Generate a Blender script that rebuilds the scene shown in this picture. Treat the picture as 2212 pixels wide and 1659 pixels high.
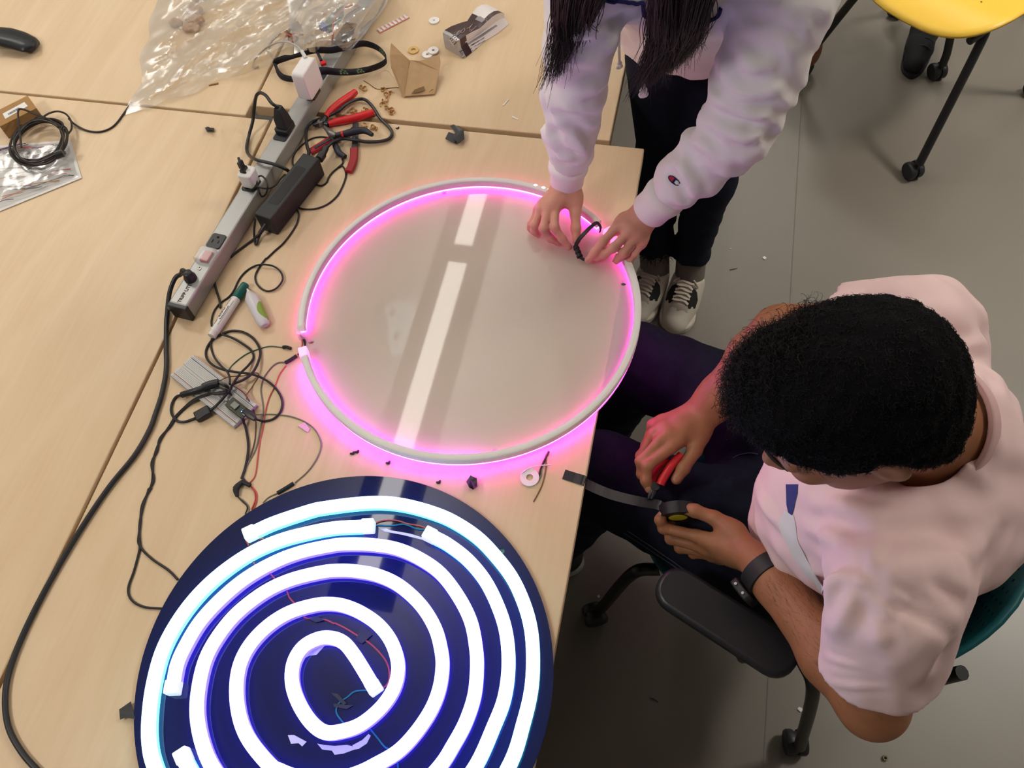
import bpy, bmesh, math, random
import numpy as np
from mathutils import Vector, Matrix, noise
from mathutils.bvhtree import BVHTree

# ------------------------------------------------------------------ camera, world, lights
C = bpy.context.scene.collection
for o in list(bpy.data.objects):
    bpy.data.objects.remove(o)
PI = math.pi
W, H = 2212, 1659
FPX = 1858.41
CAM_R = np.array([[0.9770723127093743, -0.1424135471230823, 0.1582658438595516],
                  [0.20240841245483382, 0.8518867988505693, -0.48303179658449336],
                  [-0.06603431156806462, 0.5039913328024115, 0.8611807047047562]])
CAM = np.array([0.0, 0.0, 2.0])
TZ = 0.75                                   # table top height

cam = bpy.data.cameras.new('camera')
cam.sensor_width = 36.0
cam.lens = FPX / W * 36.0
cam.clip_start = 0.02
co = bpy.data.objects.new('camera', cam)
C.objects.link(co)
M4 = Matrix([list(CAM_R[i]) + [CAM[i]] for i in range(3)] + [[0, 0, 0, 1]])
co.matrix_world = M4
sc = bpy.context.scene
sc.camera = co
sc.view_settings.view_transform = 'Standard'
sc.view_settings.look = 'None'
sc.view_settings.gamma = 1.0
sc.view_settings.use_curve_mapping = False
sc.view_settings.exposure = 0.0
try:
    sc.cycles.use_denoising = True
    sc.cycles.sample_clamp_indirect = 6.0
    sc.cycles.caustics_reflective = False
    sc.cycles.caustics_refractive = False
    sc.cycles.transparent_max_bounces = 16
except Exception:
    pass
world = bpy.data.worlds.new('world')
sc.world = world
world.use_nodes = True
wb = world.node_tree.nodes['Background']
wb.inputs[0].default_value = (1.0, 0.97, 0.93, 1)
wb.inputs[1].default_value = 0.06

PEND_Z, CEIL_Z = 2.70, 3.15
PEND_X = (-0.97, 1.75, -3.7)                # hanging luminaires run along y
LAMP_L = 8.5                                # radiance of the lamp lens
UP_W = 8.5                                  # uplight power per metre


def uplight(x, y0, y1):
    l = bpy.data.lights.new('pendant_uplight', 'AREA')
    l.shape = 'RECTANGLE'
    l.size = 0.10
    l.size_y = y1 - y0
    l.energy = UP_W * (y1 - y0)
    l.color = (1.0, 0.95, 0.88)
    o = bpy.data.objects.new('pendant_uplight', l)
    C.objects.link(o)
    o.location = (x, (y0 + y1) / 2, PEND_Z + 0.075)
    o.rotation_euler = (PI, 0, 0)


ADDED_PANELS = (((-2.70, 2.30), 25.0), ((2.15, 2.10), 98.0), ((0.45, 4.70), 24.0), ((-1.95, -0.60), 36.0))   # ceiling panels added out of view to light table, floor and hoodie


def added_panel_light(x, y, w):
    l = bpy.data.lights.new('added_ceiling_panel_light', 'AREA')
    l.shape = 'SQUARE'
    l.size = 0.56
    l.energy = w
    l.color = (1.0, 0.95, 0.88)
    o = bpy.data.objects.new('added_ceiling_panel_light', l)
    C.objects.link(o)
    o.location = (x, y, CEIL_Z - 0.035)


# ------------------------------------------------------------------ pixel -> place
def at(x, y, z):
    d = CAM_R @ np.array([(x - W / 2) / FPX, -(y - H / 2) / FPX, -1.0])
    t = (z - CAM[2]) / d[2]
    return np.array([d[0] * t, d[1] * t, z])


def ray(x, y):
    d = CAM_R @ np.array([(x - W / 2) / FPX, -(y - H / 2) / FPX, -1.0])
    return d / np.linalg.norm(d)


KR = {1: (0, 0, 3.457), 2: (500, 0, 4.148), 3: (780, 0, 4.148), 4: (440, 160, 4.148), 5: (320, 420, 4.6075),
      6: (320, 680, 4.365), 7: (1120, 0, 2.304), 8: (1120, 360, 6.381), 9: (1320, 480, 6.382), 10: (1680, 0, 3.949),
      11: (1180, 680, 2.9615), 12: (1540, 580, 2.6756), 13: (1540, 1050, 2.7247), 14: (1180, 1100, 2.968),
      15: (260, 1020, 2.596), 16: (700, 1020, 2.596), 17: (600, 360, 3.77), 18: (960, 680, 3.77), 19: (600, 700, 4.1475),
      20: (280, 0, 5.53), 21: (600, 0, 8.508), 22: (930, 0, 11.06), 23: (1140, 0, 4.608), 24: (1370, 860, 4.148),
      25: (360, 560, 8.296), 26: (1380, 340, 11.85)}


def cp(k, *pts):
    ox, oy, s = KR[k]
    return [(ox + p[0] / s, oy + p[1] / s) + tuple(p[2:]) for p in pts]


def A(k, x, y, z):
    ox, oy, s = KR[k]
    return at(ox + x / s, oy + y / s, z)


# ------------------------------------------------------------------ materials
def lin(c):
    c = c / 255.0
    return c / 12.92 if c <= 0.04045 else ((c + 0.055) / 1.055) ** 2.4


def rgb(r, g, b, gain=1.0):
    return tuple(min(0.9, lin(v) * gain) for v in (r, g, b)) + (1,)


MATS = {}


def mat(name, col, rough=0.55, metal=0.0, spec=0.4, emit=None, estr=0.0, noise_amt=0.0, noise_scale=20.0,
        bump=0.0, bump_scale=200.0, trans=0.0, alpha=1.0, coat=0.0, sheen=0.0, sss=0.0, stretch=None, glass_ior=None):
    if name in MATS:
        return MATS[name]
    m = bpy.data.materials.new(name)
    m.use_nodes = True
    nt = m.node_tree
    b = nt.nodes['Principled BSDF']
    b.inputs['Base Color'].default_value = col
    b.inputs['Roughness'].default_value = rough
    b.inputs['Metallic'].default_value = metal
    b.inputs['Specular IOR Level'].default_value = spec
    b.inputs['Coat Weight'].default_value = coat
    b.inputs['Sheen Weight'].default_value = sheen
    b.inputs['Transmission Weight'].default_value = trans
    if glass_ior:
        b.inputs['IOR'].default_value = glass_ior
    if sss:
        b.inputs['Subsurface Weight'].default_value = sss
        b.inputs['Subsurface Radius'].default_value = (0.012, 0.005, 0.003)
    if emit:
        b.inputs['Emission Color'].default_value = tuple(emit) + (1,) if len(emit) == 3 else emit
        b.inputs['Emission Strength'].default_value = estr
    tc = nt.nodes.new('ShaderNodeTexCoord')
    src = tc.outputs['Object']
    if stretch:
        mp = nt.nodes.new('ShaderNodeMapping')
        mp.inputs['Scale'].default_value = stretch
        nt.links.new(src, mp.inputs[0])
        src = mp.outputs[0]
    if noise_amt:
        n = nt.nodes.new('ShaderNodeTexNoise')
        n.inputs['Scale'].default_value = noise_scale
        n.inputs['Detail'].default_value = 5
        nt.links.new(src, n.inputs['Vector'])
        r = nt.nodes.new('ShaderNodeMapRange')
        r.inputs['From Min'].default_value = 0.3
        r.inputs['From Max'].default_value = 0.7
        r.inputs['To Min'].default_value = 1 - noise_amt
        r.inputs['To Max'].default_value = 1 + noise_amt
        nt.links.new(n.outputs['Fac'], r.inputs['Value'])
        mx = nt.nodes.new('ShaderNodeVectorMath')
        mx.operation = 'SCALE'
        mx.inputs[0].default_value = col[:3]
        nt.links.new(r.outputs[0], mx.inputs['Scale'])
        nt.links.new(mx.outputs[0], b.inputs['Base Color'])
    if bump:
        n2 = nt.nodes.new('ShaderNodeTexNoise')
        n2.inputs['Scale'].default_value = bump_scale
        n2.inputs['Detail'].default_value = 4
        nt.links.new(src, n2.inputs['Vector'])
        bp = nt.nodes.new('ShaderNodeBump')
        bp.inputs['Strength'].default_value = bump
        bp.inputs['Distance'].default_value = 0.002
        nt.links.new(n2.outputs['Fac'], bp.inputs['Height'])
        nt.links.new(bp.outputs[0], b.inputs['Normal'])
    if alpha < 1:
        tr = nt.nodes.new('ShaderNodeBsdfTransparent')
        ms = nt.nodes.new('ShaderNodeMixShader')
        ms.inputs[0].default_value = alpha
        out = nt.nodes['Material Output']
        nt.links.new(tr.outputs[0], ms.inputs[1])
        nt.links.new(b.outputs[0], ms.inputs[2])
        nt.links.new(ms.outputs[0], out.inputs[0])
    MATS[name] = m
    return m


def wood_mat(name, a, b2, seed):
    m = bpy.data.materials.new(name)
    m.use_nodes = True
    nt = m.node_tree
    N, L = nt.nodes, nt.links
    b = N['Principled BSDF']
    tc = N.new('ShaderNodeTexCoord')
    mp = N.new('ShaderNodeMapping')
    mp.inputs['Location'].default_value = (seed, seed * 2.3, 0)
    mp.inputs['Scale'].default_value = (3.2, 0.55, 1)
    L.new(tc.outputs['Object'], mp.inputs[0])
    n1 = N.new('ShaderNodeTexNoise')
    n1.inputs['Scale'].default_value = 1.6
    n1.inputs['Detail'].default_value = 3
    n1.inputs['Distortion'].default_value = 1.2
    L.new(mp.outputs[0], n1.inputs['Vector'])
    # contour rings out of a smooth noise: rotary-cut veneer figure
    ml = N.new('ShaderNodeMath'); ml.operation = 'MULTIPLY'; ml.inputs[1].default_value = 9.0
    L.new(n1.outputs['Fac'], ml.inputs[0])
    fr = N.new('ShaderNodeMath'); fr.operation = 'PINGPONG'; fr.inputs[1].default_value = 1.0
    L.new(ml.outputs[0], fr.inputs[0])
    mp2 = N.new('ShaderNodeMapping')
    mp2.inputs['Scale'].default_value = (160, 6, 1)
    L.new(tc.outputs['Object'], mp2.inputs[0])
    n2 = N.new('ShaderNodeTexNoise')
    n2.inputs['Scale'].default_value = 1.0
    n2.inputs['Detail'].default_value = 4
    L.new(mp2.outputs[0], n2.inputs['Vector'])
    mixf = N.new('ShaderNodeMath'); mixf.operation = 'MULTIPLY_ADD'
    mixf.inputs[1].default_value = 0.35
    L.new(fr.outputs[0], mixf.inputs[0])
    sc2 = N.new('ShaderNodeMath'); sc2.operation = 'MULTIPLY'; sc2.inputs[1].default_value = 0.55
    L.new(n2.outputs['Fac'], sc2.inputs[0])
    L.new(sc2.outputs[0], mixf.inputs[2])
    mx = N.new('ShaderNodeMix'); mx.data_type = 'RGBA'
    mx.inputs[6].default_value = a
    mx.inputs[7].default_value = b2
    L.new(mixf.outputs[0], mx.inputs[0])
    # sparse dark pin knots
    vo = N.new('ShaderNodeTexVoronoi')
    vo.inputs['Scale'].default_value = 3.1
    L.new(tc.outputs['Object'], vo.inputs['Vector'])
    cr = N.new('ShaderNodeValToRGB')
    cr.color_ramp.elements[0].position = 0.010
    cr.color_ramp.elements[0].color = (0.45, 0.36, 0.28, 1)
    cr.color_ramp.elements[1].position = 0.024
    cr.color_ramp.elements[1].color = (1, 1, 1, 1)
    L.new(vo.outputs['Distance'], cr.inputs[0])
    mm = N.new('ShaderNodeMix'); mm.data_type = 'RGBA'; mm.blend_type = 'MULTIPLY'; mm.inputs[0].default_value = 1
    L.new(mx.outputs[2], mm.inputs[6])
    L.new(cr.outputs[0], mm.inputs[7])
    L.new(mm.outputs[2], b.inputs['Base Color'])
    b.inputs['Roughness'].default_value = 0.42
    b.inputs['Specular IOR Level'].default_value = 0.35
    MATS[name] = m
    return m


# ------------------------------------------------------------------ objects
def tag(o, label=None, cat=None, group=None, kind=None):
    if label: o['label'] = label
    if cat: o['category'] = cat
    if group: o['group'] = group
    if kind: o['kind'] = kind
    return o


def thing(name, label, cat, loc, group=None):
    o = bpy.data.objects.new(name, None)
    o.empty_display_size = 0.05
    C.objects.link(o)
    o.location = tuple(float(v) for v in loc)
    return tag(o, label, cat, group)


def wloc(o):
    p = np.zeros(3)
    while o is not None:
        p = p + np.array(o.location)
        o = o.parent
    return p


def mesh(name, V, F, m, parent=None, origin=None, smooth=True, angle=40, fmat=None, bevel=0.0):
    """V in world coordinates; the object's own origin is `origin` (or the parent's place)."""
    V = np.asarray(V, dtype=float)
    if parent is not None:
        org = wloc(parent)
        loc = np.zeros(3)
        if origin is not None:
            loc = np.asarray(origin, float) - org
            org = np.asarray(origin, float)
    else:
        if origin is None:
            origin = np.array([(V[:, 0].min() + V[:, 0].max()) / 2, (V[:, 1].min() + V[:, 1].max()) / 2, V[:, 2].min()])
        org = np.asarray(origin, float)
        loc = org
    me = bpy.data.meshes.new(name)
    if isinstance(F, np.ndarray):
        F = F.tolist()
    me.from_pydata((V - org).tolist(), [], F)
    ms = m if isinstance(m, (list, tuple)) else [m]
    for x in ms:
        me.materials.append(x)
    if fmat is not None:
        me.polygons.foreach_set('material_index', list(fmat))
    if smooth:
        me.polygons.foreach_set('use_smooth', [True] * len(me.polygons))
        if angle:
            me.set_sharp_from_angle(angle=math.radians(angle))
    me.update()
    o = bpy.data.objects.new(name, me)
    C.objects.link(o)
    o.location = tuple(loc)
    if parent is not None:
        o.parent = parent
    if bevel:
        bv = o.modifiers.new('bevel', 'BEVEL')
        bv.width = bevel
        bv.segments = 2
        bv.limit_method = 'ANGLE'
        bv.angle_limit = math.radians(40)
    return o


def frame(p, xdir, up=(0, 0, 1)):
    x = np.asarray(xdir, float); x = x / np.linalg.norm(x)
    u = np.asarray(up, float)
    y = np.cross(u, x); y /= np.linalg.norm(y)
    z = np.cross(x, y)
    T = np.eye(4); T[:3, 0], T[:3, 1], T[:3, 2], T[:3, 3] = x, y, z, p
    return T


def crom(pts, n=6, closed=False):
    P = np.asarray(pts, float)
    if len(P) < 3:
        return P
    if closed:
        Q = np.vstack([P[-1], P, P[0], P[1]])
    else:
        Q = np.vstack([2 * P[0] - P[1], P, 2 * P[-1] - P[-2]])
    out = []
    for i in range(1, len(Q) - 2):
        p0, p1, p2, p3 = Q[i - 1], Q[i], Q[i + 1], Q[i + 2]
        for k in range(n):
            t = k / n
            out.append(0.5 * ((2 * p1) + (p2 - p0) * t + (2 * p0 - 5 * p1 + 4 * p2 - p3) * t * t + (3 * p1 - p0 - 3 * p2 + p3) * t ** 3))
    if not closed:
        out.append(P[-1])
    return np.array(out)


class MB:
    def __init__(s):
        s.v, s.f, s.m, s.n, s.mi = [], [], [], 0, 0

    def add(s, V, F, T=None):
        V = np.asarray(V, float).reshape(-1, 3)
        if T is not None:
            V = V @ T[:3, :3].T + T[:3, 3]
        s.v.append(V)
        for f in F:
            s.f.append(tuple(int(i) + s.n for i in f))
            s.m.append(s.mi)
        s.n += len(V)
        return s

    def box(s, c, size, T=None):
        x, y, z = [v / 2 for v in size]
        V = np.array([(i, j, k) for i in (-x, x) for j in (-y, y) for k in (-z, z)]) + np.asarray(c, float)
        F = [(0, 1, 3, 2), (4, 6, 7, 5), (0, 4, 5, 1), (2, 3, 7, 6), (0, 2, 6, 4), (1, 5, 7, 3)]
        return s.add(V, F, T)

    def prism(s, poly, z0, z1, T=None):
        n = len(poly)
        V = [(p[0], p[1], z0) for p in poly] + [(p[0], p[1], z1) for p in poly]
        F = [tuple(range(n))[::-1], tuple(range(n, 2 * n))] + [(i, (i + 1) % n, n + (i + 1) % n, n + i) for i in range(n)]
        return s.add(V, F, T)

    def rings(s, R, cap0=True, cap1=True, closed=False, T=None):
        """list of rings (each k x 3) skinned together"""
        k = len(R[0]); n = len(R)
        V = np.vstack(R)
        F = []
        for i in range(n if closed else n - 1):
            a, b = i * k, ((i + 1) % n) * k
            for j in range(k):
                F.append((a + j, a + (j + 1) % k, b + (j + 1) % k, b + j))
        if not closed:
            if cap0: F.append(tuple(range(k))[::-1])
            if cap1: F.append(tuple(range((n - 1) * k, n * k)))
        return s.add(V, F, T)

    def sweep(s, prof, path, up=(0, 0, 1), closed=False, T=None, scale=None, fixed_up=False):
        P = np.asarray(path, float)
        if closed:
            t = np.roll(P, -1, 0) - np.roll(P, 1, 0)
        else:
            t = np.gradient(P, axis=0)
        t /= np.maximum(np.linalg.norm(t, axis=1, keepdims=True), 1e-9)
        u = np.asarray(up, float)
        R = []
        prev = None
        for i in range(len(P)):
            if fixed_up or prev is None:
                sd = np.cross(t[i], u)
                if np.linalg.norm(sd) < 1e-3:
                    sd = np.cross(t[i], (1, 0.1, 0)) if prev is None else prev
            else:
                sd = prev - t[i] * np.dot(prev, t[i])
            sd = sd / np.linalg.norm(sd)
            prev = sd
            un = np.cross(sd, t[i])
            k = 1.0 if scale is None else scale[i]
            R.append(np.array([P[i] + k * (p[0] * sd + p[1] * un) for p in prof]))
        return s.rings(R, closed=closed, T=T)

    def tube(s, path, r, n=8, closed=False, scale=None, T=None):
        prof = [(r * math.cos(2 * PI * i / n), r * math.sin(2 * PI * i / n)) for i in range(n)]
        return s.sweep(prof, path, closed=closed, scale=scale, T=T)

    def cyl(s, a, b, r0, r1=None, n=20, T=None):
        r1 = r0 if r1 is None else r1
        return s.tube([np.asarray(a, float), np.asarray(b, float)], 1.0, n, scale=[r0, r1], T=T)

    def lathe(s, prof, a, axis, n=24, T=None):
        """prof: list of (distance along axis, radius)"""
        ax = np.asarray(axis, float); ax /= np.linalg.norm(ax)
        q = np.array([0, 0, 1.0]) if abs(ax[2]) < 0.9 else np.array([1.0, 0, 0])
        e1 = np.cross(ax, q); e1 /= np.linalg.norm(e1); e2 = np.cross(ax, e1)
        R = [np.array([np.asarray(a) + ax * d + r * (math.cos(2 * PI * i / n) * e1 + math.sin(2 * PI * i / n) * e2) for i in range(n)]) for d, r in prof]
        return s.rings(R, T=T)

    def ball(s, c, r, n=12, m=8, T=None):
        r = np.array([r] * 3) if np.isscalar(r) else np.array(r)
        R = []
        for i in range(1, m):
            a = PI * i / m
            R.append(np.array([np.asarray(c) + r * (math.sin(a) * math.cos(2 * PI * j / n), math.sin(a) * math.sin(2 * PI * j / n), -math.cos(a)) for j in range(n)]))
        return s.rings(R, T=T)

    def grid(s, fn, nu, nv, T=None):
        V = [fn(i / nu, j / nv) for i in range(nu + 1) for j in range(nv + 1)]
        F = [(i * (nv + 1) + j, (i + 1) * (nv + 1) + j, (i + 1) * (nv + 1) + j + 1, i * (nv + 1) + j + 1) for i in range(nu) for j in range(nv)]
        return s.add(V, F, T)

    def build(s, name, m, parent=None, **kw):
        if isinstance(m, (list, tuple)):
            kw['fmat'] = s.m
        return mesh(name, np.vstack(s.v), s.f, m, parent, **kw)


def solidify(o, th, off=0.0):
    md = o.modifiers.new('solidify', 'SOLIDIFY')
    md.thickness = th
    md.offset = off
    return o


def rrect(w, h, r, n=5, cx=0, cy=0):
    out = []
    for qx, qy, a0 in ((1, 1, 0), (-1, 1, 90), (-1, -1, 180), (1, -1, 270)):
        for i in range(n + 1):
            a = math.radians(a0 + 90 * i / n)
            out.append((cx + qx * (w / 2 - r) + r * math.cos(a), cy + qy * (h / 2 - r) + r * math.sin(a)))
    return out


def flat2d(loops, z0, z1):
    """filled 2D outline with holes as (V, F)"""
    cu = bpy.data.curves.new('tmp', 'CURVE')
    cu.dimensions = '2D'
    cu.fill_mode = 'BOTH'
    for lp in loops:
        sp = cu.splines.new('POLY')
        sp.points.add(len(lp) - 1)
        for q, p in zip(sp.points, lp):
            q.co = (p[0], p[1], 0, 1)
        sp.use_cyclic_u = True
    cu.extrude = (z1 - z0) / 2
    o = bpy.data.objects.new('tmp', cu)
    me = o.to_mesh()
    V = np.array([v.co[:] for v in me.vertices]) + np.array([0, 0, (z0 + z1) / 2])
    F = [tuple(p.vertices) for p in me.polygons]
    o.to_mesh_clear()
    bpy.data.objects.remove(o)
    bpy.data.curves.remove(cu)
    return V, F


def text_vf(s, size, extrude=0.0002, bold=False, squeeze=1.0, shear=0.0):
    cu = bpy.data.curves.new('tmp', 'FONT')
    cu.body = s
    cu.size = size
    cu.align_x = 'CENTER'
    cu.align_y = 'CENTER'
    cu.extrude = extrude
    cu.resolution_u = 2
    cu.shear = shear
    if bold:
        cu.offset = size * 0.012
    o = bpy.data.objects.new('tmp', cu)
    me = o.to_mesh()
    V = np.array([v.co[:] for v in me.vertices]).reshape(-1, 3)
    V[:, 0] *= squeeze
    F = [tuple(p.vertices) for p in me.polygons]
    o.to_mesh_clear()
    bpy.data.objects.remove(o)
    bpy.data.curves.remove(cu)
    return V, F


def text_part(name, s, size, T, m, parent, **kw):
    V, F = text_vf(s, size, **kw)
    V = V @ T[:3, :3].T + T[:3, 3]
    return mesh(name, V, F, m, parent, smooth=False)


def px_path(pts, r, n=6, z=TZ):
    """pixel polyline lying on the table (third value = extra height)"""
    P = [at(p[0], p[1], z + r + (p[2] if len(p) > 2 else 0.0)) for p in pts]
    return crom(P, n)


def cable(name, label, cat, pts, r, m, parent=None, group=None, sides=7, z=TZ):
    b = MB().tube(px_path(pts, r, z=z), r, sides)
    o = b.build(name, m, parent)
    if parent is None:
        tag(o, label, cat, group)
    return o


# ------------------------------------------------------------------ implicit surfaces for bodies and cloth
def _n(v):
    v = np.asarray(v, float)
    return v / np.linalg.norm(v)


class Field:
    def __init__(s, lo, hi, h):
        s.lo = np.asarray(lo, np.float32); s.h = h
        n = np.ceil((np.asarray(hi) - np.asarray(lo)) / h).astype(int) + 1
        s.g = np.full(n, 0.5, np.float32)

    def _sub(s, lo, hi, m):
        a = np.clip(np.floor((np.asarray(lo) - m - s.lo) / s.h).astype(int), 0, np.array(s.g.shape))
        b = np.clip(np.ceil((np.asarray(hi) + m - s.lo) / s.h).astype(int) + 1, 0, np.array(s.g.shape))
        if np.any(b <= a):
            return None
        ax = [(s.lo[i] + s.h * np.arange(a[i], b[i])).astype(np.float32) for i in range(3)]
        sl = tuple(slice(a[i], b[i]) for i in range(3))
        return sl, ax[0][:, None, None], ax[1][None, :, None], ax[2][None, None, :]

    def _comb(s, sl, d, k, op):
        f = s.g[sl]
        if op == 'sub':
            d = -d
            hh = np.maximum(k - np.abs(f - d), 0) / max(k, 1e-6)
            s.g[sl] = np.maximum(f, d) + hh * hh * k * 0.25
        else:
            hh = np.maximum(k - np.abs(f - d), 0) / max(k, 1e-6)
            s.g[sl] = np.minimum(f, d) - hh * hh * k * 0.25

    def cone(s, a, b, ra, rb, k=0.015, flat=None, op='add'):
        a = np.asarray(a, float); b = np.asarray(b, float)
        R = max(ra, rb)
        ext = R * (max(1, flat[1]) if flat else 1)
        q = s._sub(np.minimum(a, b) - ext, np.maximum(a, b) + ext, k + 3 * s.h)
        if q is None: return s
        sl, X, Y, Z = q
        px, py, pz = X - a[0], Y - a[1], Z - a[2]
        ba = b - a
        sc_ = 1.0
        if flat is not None:
            d = _n(flat[0]); st = flat[1]
            w = (px * d[0] + py * d[1] + pz * d[2]) * (1 / st - 1)
            px, py, pz = px + w * d[0], py + w * d[1], pz + w * d[2]
            ba = ba + d * np.dot(ba, d) * (1 / st - 1)
            sc_ = min(1.0, st)
        L2 = max(float(ba @ ba), 1e-9)
        t = np.clip((px * ba[0] + py * ba[1] + pz * ba[2]) / L2, 0, 1)
        d = np.sqrt((px - t * ba[0]) ** 2 + (py - t * ba[1]) ** 2 + (pz - t * ba[2]) ** 2) - (ra + t * (rb - ra))
        s._comb(sl, (d * sc_).astype(np.float32), k, op)
        return s

    def chain(s, pts, rs, k=0.015, flat=None, op='add'):
        for i in range(len(pts) - 1):
            s.cone(pts[i], pts[i + 1], rs[i], rs[i + 1], k, flat, op)
        return s

    def ell(s, c, r, axes=None, k=0.015, op='add'):
        c = np.asarray(c, float); r = np.asarray(r, float)
        Ax = np.eye(3) if axes is None else np.array([_n(v) for v in axes])
        e = float(r.max())
        q = s._sub(c - e, c + e, k + 3 * s.h)
        if q is None: return s
        sl, X, Y, Z = q
        px, py, pz = X - c[0], Y - c[1], Z - c[2]
        u = [(px * Ax[i][0] + py * Ax[i][1] + pz * Ax[i][2]) / r[i] for i in range(3)]
        k0 = np.sqrt(u[0] ** 2 + u[1] ** 2 + u[2] ** 2)
        k1 = np.sqrt((u[0] / r[0]) ** 2 + (u[1] / r[1]) ** 2 + (u[2] / r[2]) ** 2)
        d = k0 * (k0 - 1) / np.maximum(k1, 1e-6)
        d = np.where(k0 < 1e-3, -r.min(), d)
        s._comb(sl, d.astype(np.float32), k, op)
        return s

    def cut(s, p, n):
        """remove everything on the +n side of the plane"""
        n = _n(n)
        q = s._sub(s.lo, s.lo + s.h * np.array(s.g.shape), 0)
        sl, X, Y, Z = q
        d = (X - p[0]) * n[0] + (Y - p[1]) * n[1] + (Z - p[2]) * n[2]
        s.g = np.maximum(s.g, d.astype(np.float32))
        return s

    def disp(s, fn):
        m = np.abs(s.g) < 0.03
        I = np.argwhere(m)
        P = s.lo + s.h * I
        s.g[m] -= fn(P).astype(np.float32)
        return s

    def mesh(s, smooth=1):
        g = s.g
        sg = g < 0
        nx, ny, nz = g.shape
        cnt = np.zeros((nx - 1, ny - 1, nz - 1), np.int8)
        offs = [(i, j, k) for i in (0, 1) for j in (0, 1) for k in (0, 1)]
        for o in offs:
            cnt += sg[o[0]:nx - 1 + o[0], o[1]:ny - 1 + o[1], o[2]:nz - 1 + o[2]]
        mixed = (cnt > 0) & (cnt < 8)
        cells = np.argwhere(mixed)
        idx = np.full(mixed.shape, -1, np.int64)
        idx[mixed] = np.arange(len(cells))
        pos = np.zeros((len(cells), 3)); num = np.zeros(len(cells))
        for o1 in offs:
            for ax in range(3):
                if o1[ax] == 0:
                    o2 = list(o1); o2[ax] = 1
                    v1 = g[cells[:, 0] + o1[0], cells[:, 1] + o1[1], cells[:, 2] + o1[2]]
                    v2 = g[cells[:, 0] + o2[0], cells[:, 1] + o2[1], cells[:, 2] + o2[2]]
                    cr = (v1 < 0) != (v2 < 0)
                    t = np.where(cr, v1 / np.where(cr, v1 - v2, 1), 0)
                    p = np.tile(np.array(o1, float), (len(cells), 1))
                    p[:, ax] += t
                    pos += p * cr[:, None]
                    num += cr
        V = s.lo + s.h * (cells + pos / num[:, None])
        F = []
        for ax in range(3):
            b, c = (ax + 1) % 3, (ax + 2) % 3
            lo_s = [slice(1, None)] * 3; hi_s = [slice(1, None)] * 3
            lo_s[ax] = slice(0, -1); hi_s[ax] = slice(1, None)
            lo_s[b] = hi_s[b] = slice(1, -1); lo_s[c] = hi_s[c] = slice(1, -1)
            s1 = sg[tuple(lo_s)]; s2 = sg[tuple(hi_s)]
            E = np.argwhere(s1 != s2)
            if not len(E): continue
            flip = s1[E[:, 0], E[:, 1], E[:, 2]]
            base = E.copy(); base[:, b] += 1; base[:, c] += 1
            q = []
            for db, dc in ((-1, -1), (0, -1), (0, 0), (-1, 0)):
                cc = base.copy(); cc[:, b] += db; cc[:, c] += dc
                q.append(idx[cc[:, 0], cc[:, 1], cc[:, 2]])
            Q = np.stack(q, 1)
            Q[~flip] = Q[~flip][:, ::-1]
            F.append(Q)
        F = np.vstack(F)
        for _ in range(smooth):
            acc = np.zeros_like(V); w = np.zeros(len(V))
            for i in range(4):
                a, b = F[:, i], F[:, (i + 1) % 4]
                np.add.at(acc, a, V[b]); np.add.at(w, a, 1)
                np.add.at(acc, b, V[a]); np.add.at(w, b, 1)
            V = 0.5 * V + 0.5 * acc / w[:, None]
        return V, F


def join(*vf):
    V, F, n = [], [], 0
    for v, f in vf:
        V.append(np.asarray(v)); F += [tuple(int(i) + n for i in q) for q in f]
        n += len(v)
    return np.vstack(V), F


def folds(P, k, amp, seed, warp=0.02, dirv=None, squash=0.25):
    """rolling cloth folds; dirv is the direction across the creases"""
    rs = np.random.RandomState(seed)
    Q = P + warp * np.sin(P[:, [1, 2, 0]] * 23 + rs.rand(3) * 6) + warp * 0.5 * np.sin(P[:, [2, 0, 1]] * 47 + rs.rand(3) * 6)
    out = np.zeros(len(P))
    for i in range(4):
        d = _n(rs.randn(3))
        if dirv is not None:
            d = _n(np.asarray(dirv) + squash * d)
        ph = rs.rand() * 6.28
        s_ = np.sin((Q @ d) * k * (0.75 + 0.5 * rs.rand()) + ph)
        out += np.sign(s_) * np.abs(s_) ** 1.3 / (1 + 0.4 * i)
    return amp * out / 2.2


def strands(P, r, taper=True):
    """P: n x m x 3 polylines -> one mesh of thin three-sided hairs"""
    n, m, _ = P.shape
    t = np.gradient(P, axis=1)
    t /= np.maximum(np.linalg.norm(t, axis=2, keepdims=True), 1e-9)
    ref = np.array([0.31, 0.52, 0.79])
    s1 = np.cross(t, ref); s1 /= np.maximum(np.linalg.norm(s1, axis=2, keepdims=True), 1e-9)
    s2 = np.cross(t, s1)
    rr = r * (np.linspace(1, 0.25, m) if taper else np.ones(m))[None, :, None]
    ring = np.stack([P + rr * (math.cos(a) * s1 + math.sin(a) * s2) for a in (0, 2 * PI / 3, 4 * PI / 3)], 2)
    V = ring.reshape(-1, 3)
    i = np.arange(n)[:, None, None] * m * 3 + np.arange(m - 1)[None, :, None] * 3
    j = np.arange(3)[None, None, :]
    a = i + j; b = i + (j + 1) % 3
    F = np.stack([a, b, b + 3, a + 3], 3).reshape(-1, 4)
    return V, F


def bvh_of(V, F):
    return BVHTree.FromPolygons([tuple(v) for v in np.asarray(V).tolist()], [tuple(int(i) for i in f) for f in F])


def hit(bvh, x, y, off=0.0015):
    d = ray(x, y)
    loc, nrm, _, _ = bvh.ray_cast(Vector(CAM), Vector(d), 10)
    if loc is None:
        return None, None
    n = np.array(nrm)
    if n @ d > 0: n = -n
    return np.array(loc) + n * off, n

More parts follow.
